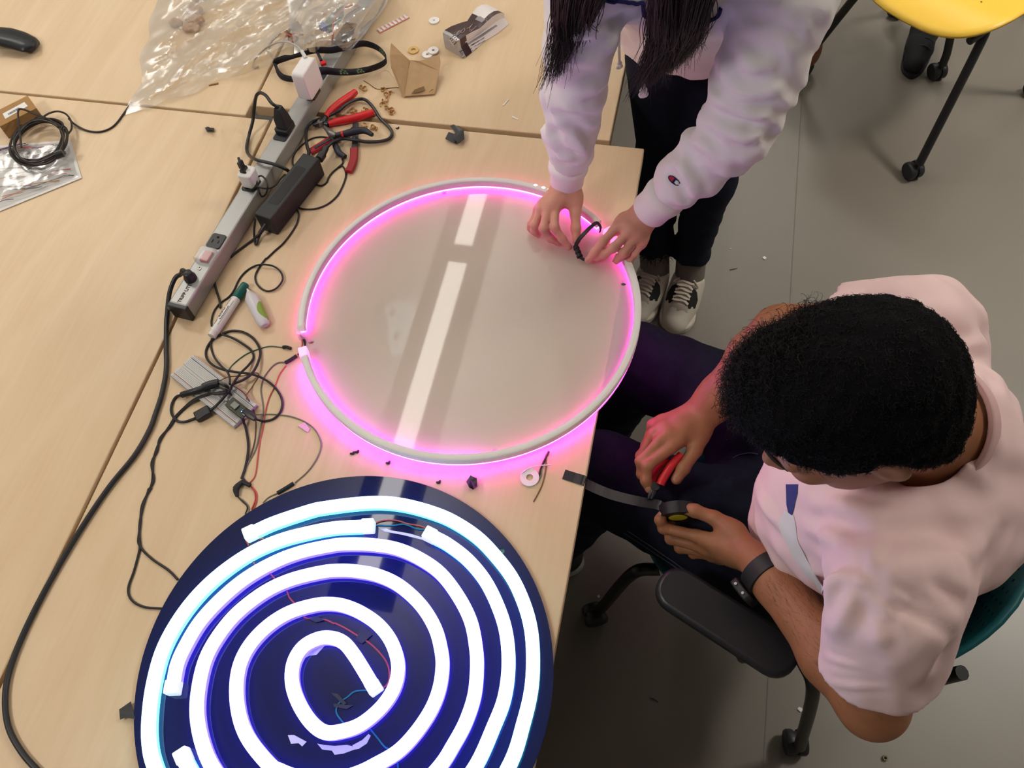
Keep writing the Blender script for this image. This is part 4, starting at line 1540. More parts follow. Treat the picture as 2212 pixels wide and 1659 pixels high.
f.disp(mfold)
Vt, Ft = f.mesh(1)
Vt = creases(Vt, Ft, [(cp(k, *p), a, w) for k, p, a, w in (
    (13, ((1440, 850), (1340, 780), (1250, 730), (1060, 645), (960, 570)), .0035, .006),
    (13, ((860, 560), (810, 680), (760, 780), (700, 860)), .0060, .010),
    (13, ((900, 590), (960, 720), (985, 850), (975, 960)), .0060, .009),
    (13, ((1000, 640), (1030, 730), (1050, 800)), .0045, .007),
    (13, ((1060, 690), (1095, 800), (1090, 920)), .0045, .009),
    (13, ((830, 540), (880, 565), (930, 590)), .0040, .005),
    (13, ((660, 640), (680, 570), (740, 530), (830, 535)), .0060, .010),
    (13, ((560, 120), (720, 110), (880, 190), (1010, 280)), .0065, .011),
    (13, ((760, 60), (940, 130), (1120, 170), (1320, 140)), .0060, .012),
    (13, ((520, 230), (680, 300), (850, 330), (960, 330)), .0055, .011),
    (13, ((680, 420), (800, 400), (930, 390)), .0045, .009),
    (13, ((960, 330), (940, 420), (900, 520)), .0040, .008),
    (13, ((1200, 590), (1320, 700), (1440, 810)), .0055, .009),
    (13, ((1250, 640), (1360, 690), (1460, 790)), .0040, .008),
    (13, ((1270, 500), (1400, 560), (1560, 560)), .0045, .012),
    (13, ((1240, 380), (1400, 430), (1560, 410)), .0045, .012),
    (13, ((1500, 420), (1600, 300), (1640, 180)), .0050, .014),
    (12, ((840, 195), (890, 150), (965, 108)), .0045, .007),
    (12, ((900, 215), (950, 165), (1020, 128)), .0045, .007),
    (12, ((1110, 275), (1160, 230), (1220, 205)), .0045, .007),
    (12, ((1400, 480), (1480, 455), (1580, 425)), .0045, .009),
    (12, ((1490, 545), (1540, 620), (1570, 720)), .0050, .009),
    (12, ((1560, 560), (1640, 640), (1680, 760)), .0050, .012),
    (12, ((1600, 900), (1640, 1050), (1600, 1200)), .0045, .012),
    (13, ((250, 20), (320, 150), (420, 260)), .0045, .009),
    (13, ((590, 955), (700, 1020), (880, 1068)), .0018, .004),
    (13, ((640, 1150), (820, 1180), (1040, 1180)), .0018, .005))])
tee = mesh('t_shirt', Vt, Ft, M_tee, man, angle=None)
bv_t = bvh_of(Vt, Ft)
# hem stitching and ribbed collar
ncx = _n(HC - NB)
q = _n(np.cross(ncx, (0, 0, 1))); q2 = np.cross(ncx, q)
col = []
for i in range(48):
    a = 2 * PI * i / 48
    d = math.cos(a) * q + math.sin(a) * q2
    o = NB + ncx * 0.02 + d * 0.078
    col.append(o)
MB().sweep([(-0.004, -0.011), (0.004, -0.011), (0.004, 0.011), (-0.004, 0.011)], np.array(col), up=ncx, closed=True, fixed_up=True).build('collar', mat('pink_rib', rgb(216, 178, 178), rough=0.95), tee, bevel=0.002)
M_tnavy = mat('navy_print', rgb(52, 60, 118), rough=0.8)
M_twhite = mat('white_print', rgb(222, 220, 214), rough=0.8)
decal('chest_print', cp(13, (432, -10), (505, -10), (502, 40), (486, 100), (476, 150), (468, 172), (446, 155), (436, 110)), bv_t, 0.0010, M_tnavy, tee)
decal('chest_print', cp(13, (428, 140), (450, 160), (478, 172), (492, 240), (500, 330), (470, 360), (430, 330), (395, 250), (385, 215), (400, 180)), bv_t, 0.0008, M_twhite, tee, rings=6)
decal('chest_print', cp(13, (430, 325), (495, 300), (515, 350), (560, 440), (605, 520), (655, 600), (640, 632), (560, 540), (480, 430)), bv_t, 0.0008, M_twhite, tee, rings=6)

# jeans with lower legs going under the table
f = Field((-0.30, 0.40, 0.03), (0.66, 1.05, 0.80), 0.007)
RK, LK = np.array((-0.035, 0.885, 0.575)), np.array((-0.06, 0.645, 0.560))
RHp, LHp = np.array((0.43, 0.74, 0.57)), np.array((0.42, 0.50, 0.555))
RA, LA = np.array((-0.13, 0.90, 0.10)), np.array((-0.17, 0.66, 0.10))
f.ell((0.45, 0.64, 0.575), (0.15, 0.20, 0.115), k=0.04)
f.chain([RHp, lerp(RHp, RK, .5), RK], [0.115, 0.098, 0.074], 0.04); f.chain([RK, RA], [0.072, 0.058], 0.03)
f.chain([LHp, lerp(LHp, LK, .5), LK], [0.116, 0.102, 0.080], 0.03)
f.cone((0.42, 0.63, 0.555), (0.20, 0.715, 0.53), 0.11, 0.072, 0.05); f.chain([LK, LA], [0.074, 0.058], 0.03)
f.cut((0, 0, 0.07), (0, 0, -1))
f.disp(lambda P: folds(P, 70, 0.004, 51, 0.03, dirv=(1, 0.2, 0), squash=0.8) + folds(P, 150, 0.0012, 52, 0.02))
Vj, Fj = f.mesh(1)
jm = mesh('jeans', Vj, Fj, M_jeanm, man, angle=None)
bv_j = bvh_of(Vj, Fj)
M_thread = mat('seam_thread', rgb(62, 66, 88), rough=0.9)
stitch('side_seam', cp(14, (520, 135), (700, 255), (880, 380), (1060, 525), (1250, 640), (1400, 700)), bv_j, 0.0009, M_thread, jm)
stitch('side_seam', cp(14, (500, 150), (690, 275), (870, 398), (1050, 545), (1230, 655), (1385, 712)), bv_j, 0.0009, M_thread, jm)
stitch('fly_seam', cp(24, (880, 540), (950, 505), (1040, 490), (1110, 500)), bv_j, 0.0008, M_thread, jm)
M_shm = mat('dark_canvas_shoe', (0.02, 0.02, 0.022, 1), rough=0.7)
for a in (RA, LA):
    f = Field(a - [0.28, 0.08, 0.11], a + [0.10, 0.08, 0.06], 0.006)
    f.cone(a + [0.03, 0, -0.05], a + [-0.08, 0, -0.05], 0.042, 0.044, 0.02)
    f.cone(a + [-0.08, 0, -0.055], a + [-0.17, 0, -0.062], 0.046, 0.034, 0.02)
    f.cone(a, a + [0, 0, -0.04], 0.044, 0.042, 0.03)
    f.cut((0, 0, 0.008), (0, 0, -1))
    V, F = f.mesh(1)
    sh = mesh('shoe', V, F, M_shm, man, angle=None)
    MB().prism([tuple(p) for p in crom(np.array([(a[0] + 0.075, a[1]), (a[0] + 0.03, a[1] + 0.042), (a[0] - 0.09, a[1] + 0.048), (a[0] - 0.19, a[1] + 0.03), (a[0] - 0.205, a[1]), (a[0] - 0.19, a[1] - 0.03), (a[0] - 0.09, a[1] - 0.048), (a[0] + 0.03, a[1] - 0.042)]), 4, True)], 0.0, 0.02).build('sole', mat('rubber_white', (0.5, 0.5, 0.48, 1)), sh)

# watch on the left wrist
wx = _n(LE - LW); wc = lerp(LW, LE, 0.10)
watch = MB()
q = _n(np.cross(wx, (0, 0, 1))); q2 = np.cross(q, wx)
R = []
for d, r in ((-0.0135, 0.0355), (-0.0125, 0.0380), (0.0125, 0.0402), (0.0135, 0.0377)):
    R.append(np.array([wc + wx * d + r * (math.cos(2 * PI * i / 40) * q + math.sin(2 * PI * i / 40) * q2) for i in range(40)]))
M_resin = mat('black_resin', (0.014, 0.015, 0.015, 1), rough=0.5)
wt = watch.rings(R).build('wrist_watch', M_resin, man)
wt['label'] = 'black resin wrist watch'
out = _n(np.array(CAM_R[:, 1]) * -0.8 + np.array([-0.75, -0.2, 0.0])); out = _n(out - wx * (out @ wx))
T = frame(wc + out * 0.0385, wx, out)
MB().prism(rrect(0.042, 0.038, 0.009), 0.0, 0.012, T).build('watch_case', M_resin, wt, bevel=0.002)
MB().prism(rrect(0.027, 0.024, 0.004), 0.012, 0.0126, T).build('watch_face', mat('lcd_grey', rgb(120, 128, 118), rough=0.1), wt)
for i in (-1, 1):
    b = MB(); b.cyl((0.009 * i, 0.0185, 0.006), (0.009 * i, 0.0215, 0.006), 0.0022, n=10, T=T); b.build('button', M_grey, wt)

# short curly hair
rs = np.random.RandomState(11)
f = Field(HC - 0.18, HC + 0.18, 0.0042)
f.ell(MP(-0.010, 0, 0.036), (0.107, 0.085, 0.089), (HF, HL_, HU), 0.01)
f.ell(MP(-0.050, 0, -0.012), (0.066, 0.084, 0.085), (HF, HL_, HU), 0.03)
f.ell(MP(0.050, -0.006, 0.074), (0.046, 0.060, 0.034), (HF, HL_, HU), 0.03)
f.ell(MP(0.108, 0.032, -0.020), (0.071, 0.096, 0.085), (HF, HL_, HU), 0.008, 'sub')
for s in (-1, 1):
    f.ell(MP(0.0, s * 0.095, -0.045), (0.040, 0.035, 0.052), (HF, HL_, HU), 0.008, 'sub')
f.cone(MP(-0.09, 0, -0.085), MP(-0.10, 0, -0.15), 0.07, 0.09, 0.01, op='sub')
f.disp(lambda P: folds(P, 240, 0.0032, 61, 0.012) + folds(P, 480, 0.0016, 62, 0.01))
Vc, Fc = f.mesh(0)
hm = mesh('hair', Vc, Fc, mat('black_hair_soft', (0.0045, 0.0042, 0.005, 1), rough=0.9, spec=0.08), man, angle=None)
cent = MP(-0.012, 0, 0.01)
nrm = Vc - cent
nrm /= np.linalg.norm(nrm, axis=1, keepdims=True)
loc = np.stack([(Vc - HC) @ HF, (Vc - HC) @ HL_, (Vc - HC) @ HU], 1)
fe = ((loc - [0.108, 0.032, -0.020]) / [0.071, 0.096, 0.085])
ok = np.where((loc[:, 2] > -0.075) & ((fe ** 2).sum(1) > 1.18))[0]
pick = rs.choice(ok, 9000)
m_ = 11
fr_ = np.clip((loc[pick, 0] + 0.06) / 0.16, 0, 1) * np.clip((loc[pick, 2] + 0.02) / 0.06, 0.1, 1)
fr_ = fr_ * np.clip((0.045 - loc[pick, 1]) / 0.06, 0.12, 1)
LN = (0.0060 + 0.008 * fr_ + 0.009 * fr_ * rs.rand(len(pick)))[:, None, None]
rad = (0.0018 + 0.0046 * fr_ * rs.rand(len(pick)))[:, None, None]
tt = np.linspace(0, 1, m_)[None, :, None]
N_ = nrm[pick][:, None, :]
rd = rs.randn(len(pick), 3)
tang = rd - N_[:, 0] * np.sum(rd * N_[:, 0], 1, keepdims=True)
tang /= np.linalg.norm(tang, axis=1, keepdims=True)
t2 = np.cross(N_[:, 0], tang)
lean = (tang * 0.9 + HF * 0.15 * fr_[:, None] - np.array([0, 0, 1]) * 0.25)[:, None, :]
ph = (rs.rand(len(pick)) * 6.28)[:, None, None]
turns = (0.6 + 1.3 * rs.rand(len(pick)))[:, None, None]
ang_ = ph + tt * turns * 2 * PI
Pc = Vc[pick][:, None, :] - N_ * 0.002 + N_ * LN * tt * (1 - 0.35 * tt) + lean * LN * tt * tt * 0.8 + rad * np.sqrt(tt) * (np.cos(ang_) * tang[:, None, :] + np.sin(ang_) * t2[:, None, :])
# looser curls on the crown and the right front
fr2 = np.clip((loc[:, 0] + 0.03) / 0.10, 0, 1) * np.clip((0.03 - loc[:, 1]) / 0.05, 0, 1)
ok2 = np.where((loc[:, 2] > 0.0) & ((fe ** 2).sum(1) > 1.18) & (fr2 > 0.15))[0]
pk = rs.choice(ok2, 420)
N2 = nrm[pk][:, None, :]
rd = rs.randn(len(pk), 3)
g1 = rd - N2[:, 0] * np.sum(rd * N2[:, 0], 1, keepdims=True); g1 /= np.linalg.norm(g1, axis=1, keepdims=True)
g2 = np.cross(N2[:, 0], g1)
L2 = (0.010 + 0.014 * rs.rand(len(pk)))[:, None, None]; r2 = (0.0035 + 0.0045 * rs.rand(len(pk)))[:, None, None]
an = (rs.rand(len(pk)) * 6.28)[:, None, None] + tt * (0.8 + 0.9 * rs.rand(len(pk)))[:, None, None] * 2 * PI
P2c = Vc[pk][:, None, :] + N2 * L2 * tt * (1.1 - 0.5 * tt) + g1[:, None, :] * L2 * tt * 0.8 + r2 * np.sqrt(tt) * (np.cos(an) * g1[:, None, :] + np.sin(an) * (0.6 * g2[:, None, :] + 0.6 * N2))
Pc = np.concatenate([Pc, P2c])
V, F = strands(Pc, 0.00050)
tag(mesh('curls', V, F, mat('black_curl', (0.006, 0.0055, 0.006, 1), rough=0.5, spec=0.2), hm, angle=None), kind='stuff')
# fine dark hairs on the forearms
fine = []
for E_, Wr, n in ((RE, RW, 330), (LE, LW, 420)):
    ax2 = _n(Wr - E_)
    bv = bvh_of(Vm, Fm)
    for i in range(n):
        c = lerp(E_, Wr, 0.05 + 0.8 * rs.rand())
        d = _n(np.array([rs.randn() * 0.8, rs.randn() * 0.8, 0.7 + rs.rand()]))
        l_, n_, _, _ = bv.ray_cast(Vector(c + d * 0.12), Vector(-d), 0.12)
        if l_ is None: continue
        p = np.array(l_)
        g = _n(ax2 + 0.3 * rs.randn(3)); g = _n(g - np.array(n_) * (g @ np.array(n_)) * 0.8)
        fine.append([p, p + g * 0.005 + np.array(n_) * 0.0012, p + g * 0.011 + np.array(n_) * 0.0008])
V, F = strands(np.array(fine), 0.00013)
tag(mesh('arm_hair', V, F, M_hairb, man, angle=None), kind='stuff')

# ------------------------------------------------------------------ what he holds
M_rgrip = mat('red_vinyl_grip', rgb(205, 32, 38, 1.0), rough=0.38, spec=0.5)
M_iron = mat('dark_steel', (0.05, 0.05, 0.055, 1), rough=0.35, metal=0.8)
pl = thing('pliers', 'red handled cutting pliers gripped in the right hand of the seated person', 'pliers', A(24, 180, 800, .702))
j0 = A(24, 185, 800, .704)
b = MB().tube(crom([A(24, 420, 510, .716), A(24, 330, 610, .716), A(24, 255, 730, .711), A(24, 235, 775, .708)], 5), 0.0070, 10)
b.build('handle', M_rgrip, pl)
b = MB().tube(crom([A(24, 300, 560, .688), A(24, 200, 660, .690), A(24, 160, 760, .698), A(24, 140, 825, .700)], 5), 0.0068, 10)
b.build('handle', M_rgrip, pl)
b = MB().cyl(j0 + [0, 0, -.005], j0 + [0, 0, .005], 0.0075, n=16); b.build('pivot', M_iron, pl)
for s in (-1, 1):
    e = A(24, 140 + 14 * s, 905, .700)
    b = MB().tube([j0, lerp(j0, e, .6), e], 0.0045, 8, scale=[1.2, 1.2, 0.4]); b.build('jaw', M_iron, pl)

roll = thing('tape_roll', 'roll of black electrical tape with yellow core label in left hand', 'tape', A(24, 400, 1070, .69))
dn = -np.array(CAM_R[:, 1]); toC = np.array(CAM_R[:, 2])
axr = _n(dn * 0.90 + toC * 0.42)
rc = A(24, 392, 1068, .700)
T = frame(rc, _n(np.cross(dn, toC)), axr)
V, F = flat2d([circ((0, 0), 0.029, 48), circ((0, 0), 0.0150, 32)], -0.019, 0.0)
mesh('tape_winding', V @ T[:3, :3].T + T[:3, 3], F, M_tape, roll, angle=35)
V, F = flat2d([circ((0, 0), 0.0149, 32), circ((0, 0), 0.0125, 32)], -0.019, 0.0006)
mesh('core', V @ T[:3, :3].T + T[:3, 3], F, M_black, roll, smooth=False)
V, F = flat2d([circ((0, 0), 0.0148, 32)], -0.004, 0.0010)
mesh('core_label', V @ T[:3, :3].T + T[:3, 3], F, mat('yellow_label', rgb(206, 196, 52), rough=0.5), roll, smooth=False)
# the pulled-out tape: stuck to the table edge, sagging across to the roll
E0, E1, E2 = A(11, 112, 1020, TZ + .0008), A(11, 245, 1062, TZ + .0012), at(1268, 1046, TZ - 0.012)
path = [E0, lerp(E0, E1, .5), E1, E2, at(1320, 1068, .715), at(1380, 1083, .700), at(1420, 1090, .697), A(24, 250, 975, .702)]
Pp = crom(np.array(path), 5)
wdir = _n(A(11, 105, 1042, TZ) - A(11, 120, 1000, TZ))
V, F = [], []
hw = 0.0085
for i, p in enumerate(Pp):
    V += [p - wdir * hw, p + wdir * hw]
for i in range(len(Pp) - 1):
    F.append((2 * i, 2 * i + 1, 2 * i + 3, 2 * i + 2))
tp = solidify(mesh('tape_strip', np.array(V), F, M_tape, roll, smooth=False), 0.0004)

# ------------------------------------------------------------------ chairs
M_teal = mat('teal_plastic', rgb(14, 92, 100, 1.0), rough=0.38, spec=0.5)
M_teald = mat('teal_hole', (0.002, 0.012, 0.014, 1), rough=0.8)
M_yel = mat('yellow_plastic', rgb(236, 188, 66, 1.15), rough=0.4, spec=0.45)
M_yeld = mat('yellow_hole', rgb(120, 84, 20), rough=0.8)
M_rub = mat('caster_rubber', (0.018, 0.018, 0.022, 1), rough=0.45)


def caster(parent, p, yaw):
    c, s_ = math.cos(yaw), math.sin(yaw)
    ax = np.array([c, s_, 0]); fw = np.array([-s_, c, 0])
    p = np.asarray(p, float)
    ctr = np.array([p[0], p[1], 0.027]) + fw * 0.012
    for s in (-1, 1):
        MB().lathe([(0.004 * s, 0.021), (0.004 * s, 0.0255), (0.008 * s, 0.027), (0.018 * s, 0.027), (0.022 * s, 0.024), (0.0225 * s, 0.010)], ctr, ax, 28).build('caster_wheel', M_rub, parent)
    b = MB()
    b.cyl(p + [0, 0, 0.075 - p[2]], p + [0, 0, 0.035 - p[2]], 0.0065, n=12)
    b.lathe([(-0.004, 0.016), (-0.004, 0.0225), (0.004, 0.0225), (0.004, 0.016)], ctr, ax, 20)
    b.build('caster_fork', M_steel, parent)


def chair(name, label, ctr, f_yaw, seat_m, hole_m, legs, arms, back_c, group=None, hole=0.0024, back_w=0.44):
    """legs: list of world polylines from under the seat down to the caster stem"""
    F = np.array([math.cos(f_yaw), math.sin(f_yaw), 0]); Lf = np.array([-F[1], F[0], 0]); Z = np.array([0, 0, 1.0])
    t = thing(name, label, 'chair', (ctr[0], ctr[1], 0), group)
    c = np.array([ctr[0], ctr[1], 0.44])

    def seat_pt(u, v):
        # superellipse plan, dished, with a waterfall front edge
        a, r = 2 * PI * u, v
        ca, sa = math.cos(a), math.sin(a)
        e = 0.62
        x = 0.235 * r * math.copysign(abs(ca) ** e, ca); y = 0.232 * r * math.copysign(abs(sa) ** e, sa)
        z = 0.020 * (y / 0.23) ** 2 + 0.018 * max(0, -x / 0.235) ** 2 - 0.035 * max(0, (x - 0.10) / 0.135) ** 2
        return c + F * x + Lf * y + Z * z
    n, m = 56, 12
    V = [c + Z * 0.0]; Fc = []
    for j in range(1, m + 1):
        V += [seat_pt(i / n, j / m) for i in range(n)]
    for i in range(n):
        Fc.append((0, 1 + i, 1 + (i + 1) % n))
    for j in range(m - 1):
        a, b2 = 1 + j * n, 1 + (j + 1) * n
        for i in range(n):
            Fc.append((a + i, b2 + i, b2 + (i + 1) % n, a + (i + 1) % n))
    so = solidify(mesh('seat', np.array(V), Fc, seat_m, t), 0.008, -1)
    hb = MB()
    for i in range(-9, 10):
        for j in range(-9, 8):
            x, y = 0.021 * j + (0.0105 if i % 2 else 0), 0.0205 * i
            if (abs(x + 0.045) / 0.15) ** 3 + (abs(y) / 0.175) ** 3 > 1: continue
            z = 0.020 * (y / 0.23) ** 2 + 0.018 * max(0, -x / 0.235) ** 2 - 0.035 * max(0, (x - 0.10) / 0.135) ** 2
            hb.prism(circ((x, y), hole, 8), z + 0.0002, z + 0.0007, frame(c, F))
    tag(hb.build('perforation', hole_m, so, smooth=False), kind='stuff')

    bc = np.asarray(back_c, float)
    up = _n(Z - F * 0.30)

    def back_pt(u, v):
        y = back_w / 2 * u; z = v
        x = 0.16 * (abs(y) / (back_w / 2)) ** 2.2 * 0.55 + 0.03 * math.sin(v / 0.19 * 1.4)
        return bc + F * x + Lf * y + up * z
    V = [back_pt(0, 0)]; Fc = []
    for j in range(1, m + 1):
        for i in range(n):
            a = 2 * PI * i / n
            ca, sa = math.cos(a), math.sin(a)
            V.append(back_pt(j / m * math.copysign(abs(ca) ** 0.66, ca), 0.19 * j / m * math.copysign(abs(sa) ** 0.66, sa)))
    for i in range(n):
        Fc.append((0, 1 + i, 1 + (i + 1) % n))
    for j in range(m - 1):
        a, b2 = 1 + j * n, 1 + (j + 1) * n
        for i in range(n):
            Fc.append((a + i, b2 + i, b2 + (i + 1) % n, a + (i + 1) % n))
    bo = solidify(mesh('backrest', np.array(V), Fc, seat_m, t), 0.008, 0)
    hb = MB()
    for i in range(-9, 10):
        for j in range(-9, 10):
            u, v = i * 0.0205 + (0.010 if j % 2 else 0), j * 0.0175
            if (abs(u) / (back_w / 2 * 0.9)) ** 3 + (abs(v) / 0.165) ** 3 > 1: continue
            p = back_pt(u / (back_w / 2), v)
            e1 = _n(back_pt(u / (back_w / 2) + 0.01, v) - p); e2 = _n(back_pt(u / (back_w / 2), v + 0.002) - p)
            nn = np.cross(e1, e2)
            if nn @ F < 0: nn = -nn
            T = np.eye(4); T[:3, 0], T[:3, 1], T[:3, 2], T[:3, 3] = e1, np.cross(nn, e1), nn, p + nn * 0.0042
            hb.prism(circ((0, 0), hole * 1.15, 8), 0, 0.0006, T)
    tag(hb.build('perforation', hole_m, bo, smooth=False), kind='stuff')
    # frame rails under the seat and the two back uprights
    b = MB()
    for s in (-1, 1):
        b.tube(crom([c + F * 0.17 + Lf * 0.17 * s - Z * 0.045, c + Lf * 0.19 * s - Z * 0.022, c - F * 0.20 + Lf * 0.19 * s - Z * 0.005, bc - F * 0.01 + Lf * 0.15 * s - up * 0.10, bc - F * 0.008 + Lf * 0.13 * s + up * 0.06], 6), 0.011, 10)
    b.tube([c + F * 0.10 - Lf * 0.18 - Z * 0.035, c + F * 0.10 + Lf * 0.18 - Z * 0.035], 0.010, 10)
    b.tube([c - F * 0.14 - Lf * 0.18 - Z * 0.02, c - F * 0.14 + Lf * 0.18 - Z * 0.02], 0.010, 10)
    b.build('frame', M_steel, t)
    for pl_, cy in legs:
        lo = MB().tube(crom(np.array(pl_), 7), 0.0125, 12).build('leg', M_steel, t)
        caster(lo, pl_[-1], cy)
    for s in (-1, 1) if arms else ():
        pc = c + Lf * (0.30 * s) + F * arms[0] + Z * 0.225
        b = MB().prism(rrect(0.232, 0.072, 0.033), -0.012, 0.012, frame(pc, F))
        ao = b.build('armrest', mat('armrest_black', (0.013, 0.013, 0.016, 1), rough=0.40, spec=0.5), t, bevel=0.007)
        MB().tube(crom([pc - F * 0.04 - Z * 0.012, pc - F * 0.05 - Z * 0.10, c + Lf * 0.25 * s - F * 0.05 - Z * 0.02, c + Lf * 0.18 * s - F * 0.05 - Z * 0.03], 6), 0.011, 10).build('arm_post', M_steel, ao)
    return t


fy = math.atan2(0.41, -0.912)
cF = np.array([-0.912, 0.41, 0]); cL = np.array([-0.41, -0.912, 0]); cc = np.array([0.285, 0.665, 0])
legs = []
for sf, ss in ((1, 1), (1, -1), (-1, 1), (-1, -1)):
    top = cc + cF * (0.15 if sf > 0 else -0.14) + cL * 0.20 * ss + [0, 0, 0.405]
    bot = cc + cF * (0.245 * sf) + cL * (0.252 * ss) + [0, 0, 0.06]
    if (sf, ss) == (1, 1): bot = np.array([-0.040, 0.545, 0.06])
    if (sf, ss) == (-1, 1): bot = np.array([0.405, 0.340, 0.06])
    mid = lerp(top, bot, 0.12) + cF * 0.03 * sf + cL * 0.022 * ss + [0, 0, 0.012]
    legs.append(([top, mid, lerp(mid, bot, 0.85) + [0, 0, 0.0], bot], 1.1 + 0.9 * ss * sf))
chair('swivel_caster_chair', 'teal perforated plastic chair on casters with black armrests, occupied', cc, fy, M_teal, M_teald, legs, (0.0,), cc - cF * 0.285 + cL * 0.05 + np.array([0.0, 0.0, 0.63]), back_w=0.48)

yF = np.array([-0.62, -0.78, 0]) / np.hypot(.62, .78); yL = np.array([-yF[1], yF[0], 0]); yc = np.array([0.675, 2.385, 0])
legs = []
for sf, ss in ((1, 1), (1, -1), (-1, 1), (-1, -1)):
    top = yc + yF * (0.16 if sf > 0 else -0.14) + yL * 0.17 * ss + [0, 0, 0.40]
    bot = yc + yF * 0.27 * sf + yL * 0.27 * ss + [0, 0, 0.06]
    if (sf, ss) == (1, 1):
        top = np.array([0.715, 2.235, 0.415]); bot = np.array([0.680, 2.022, 0.06])
        legs.append(([top, np.array([0.742, 2.195, 0.40]), np.array([0.738, 2.165, 0.36]), lerp(np.array([0.738, 2.165, 0.36]), bot, 0.8), bot], 0.5)); continue
    if (sf, ss) == (1, -1): bot = np.array([0.335, 2.435, 0.06])
    mid = lerp(top, bot, 0.10) + [0, 0, 0.01]
    legs.append(([top, mid, lerp(mid, bot, 0.8), bot], 0.6 * ss))
chair('swivel_caster_chair', 'yellow perforated plastic chair on black tube legs with casters, empty', yc, math.atan2(yF[1], yF[0]), M_yel, M_yeld, legs, None, yc - yF * 0.28 + np.array([0, 0, 0.68]), hole=0.0028)

# leg and caster of another chair standing behind the yellow one
bt = thing('caster_chair_frame', 'black tube leg with caster behind the yellow chair', 'chair', (0.80, 2.60, 0))
lo = MB().tube(crom(np.array([(0.66, 2.55, 0.44), (0.70, 2.50, 0.40), (0.755, 2.475, 0.14), (0.763, 2.470, 0.06)]), 6), 0.0125, 12).build('leg', M_steel, bt)
caster(lo, (0.763, 2.470, 0.06), 0.4)
lo = MB().tube(crom(np.array([(0.66, 2.55, 0.44), (0.80, 2.72, 0.44), (1.02, 2.82, 0.42), (1.06, 2.84, 0.06)]), 6), 0.0125, 12).build('leg', M_steel, bt)
caster(lo, (1.06, 2.84, 0.06), 0.4)
# dark shoe under the yellow seat
f = Field((0.58, 2.36, 0), (0.84, 2.80, 0.22), 0.006)
f.cone((0.685, 2.500, 0.035), (0.70, 2.56, 0.042), 0.032, 0.040, 0.02)
f.cone((0.70, 2.56, 0.042), (0.72, 2.66, 0.05), 0.040, 0.040, 0.02)
f.cone((0.72, 2.65, 0.06), (0.725, 2.66, 0.15), 0.042, 0.044, 0.03)
f.cone((0.725, 2.66, 0.17), (0.725, 2.66, 0.12), 0.036, 0.034, 0.01, op='sub')
f.disp(lambda P: folds(P, 160, 0.002, 71, 0.01))
f.cut((0, 0, 0.014), (0, 0, -1))
V, F = f.mesh(1)
sh = thing('shoe', 'black shoe on the floor under the yellow chair', 'shoe', (0.70, 2.58, 0))
mesh('upper', V, F, mat('black_canvas', (0.010, 0.010, 0.012, 1), rough=0.8), sh, angle=None)
MB().prism([tuple(p) for p in crom(np.array([(0.655, 2.50), (0.685, 2.462), (0.722, 2.50), (0.750, 2.58), (0.765, 2.68), (0.725, 2.715), (0.682, 2.68), (0.662, 2.58)]), 4, True)], 0.0, 0.016).build('sole', M_rub, sh)
for i in range(3):
    P = [np.array([0.672 + 0.006 * i, 2.535 + 0.03 * i, 0.066 + 0.006 * i]), np.array([0.70 + 0.006 * i, 2.53 + 0.03 * i, 0.081 + 0.006 * i]), np.array([0.728 + 0.006 * i, 2.525 + 0.03 * i, 0.068 + 0.006 * i])]
    MB().tube(crom(P, 4), 0.0022, 6).build('lace', M_rub, sh)
# tan leather bag seen below the hoodie, by the left caster
f = Field((0.14, 2.36, 0), (0.42, 2.66, 0.24), 0.007)
f.cone((0.24, 2.50, 0.07), (0.335, 2.46, 0.075), 0.055, 0.050, 0.03)
f.cone((0.24, 2.50, 0.11), (0.33, 2.47, 0.12), 0.045, 0.042, 0.03)
f.disp(lambda P: folds(P, 90, 0.004, 77, 0.02))
f.cut((0, 0, 0.003), (0, 0, -1))
V, F = f.mesh(1)
bg = thing('leather_bag', 'brown leather bag on the floor behind the white hoodie', 'bag', (0.25, 2.48, 0))
M_lea = mat('brown_leather', rgb(134, 86, 56), rough=0.5, bump=0.2, bump_scale=200)
mesh('bag_body', V, F, M_lea, bg, angle=None)
MB().tube(crom([(0.19, 2.49, 0.14), (0.20, 2.49, 0.21), (0.255, 2.48, 0.235), (0.30, 2.47, 0.20), (0.31, 2.465, 0.14)], 6), 0.006, 8).build('handle', M_lea, bg)

# ------------------------------------------------------------------ bits on the floor
def bit(name, label, px_, poly_mm, m, cat='scrap', z=0.0012, group=None, zb=0.0):
    c = at(px_[0], px_[1], zb)
    pts = [(c[0] + a / 1000, c[1] + b2 / 1000) for a, b2 in poly_mm]
    a2 = sum(pts[i][0] * pts[(i + 1) % len(pts)][1] - pts[(i + 1) % len(pts)][0] * pts[i][1] for i in range(len(pts)))
    if a2 < 0: pts = pts[::-1]
    o = MB().prism(pts, zb + 0.0012 if zb == 0 else zb, zb + 0.0012 + z if zb == 0 else zb + z).build(name, m, smooth=False)
    return tag(o, label, cat, group)


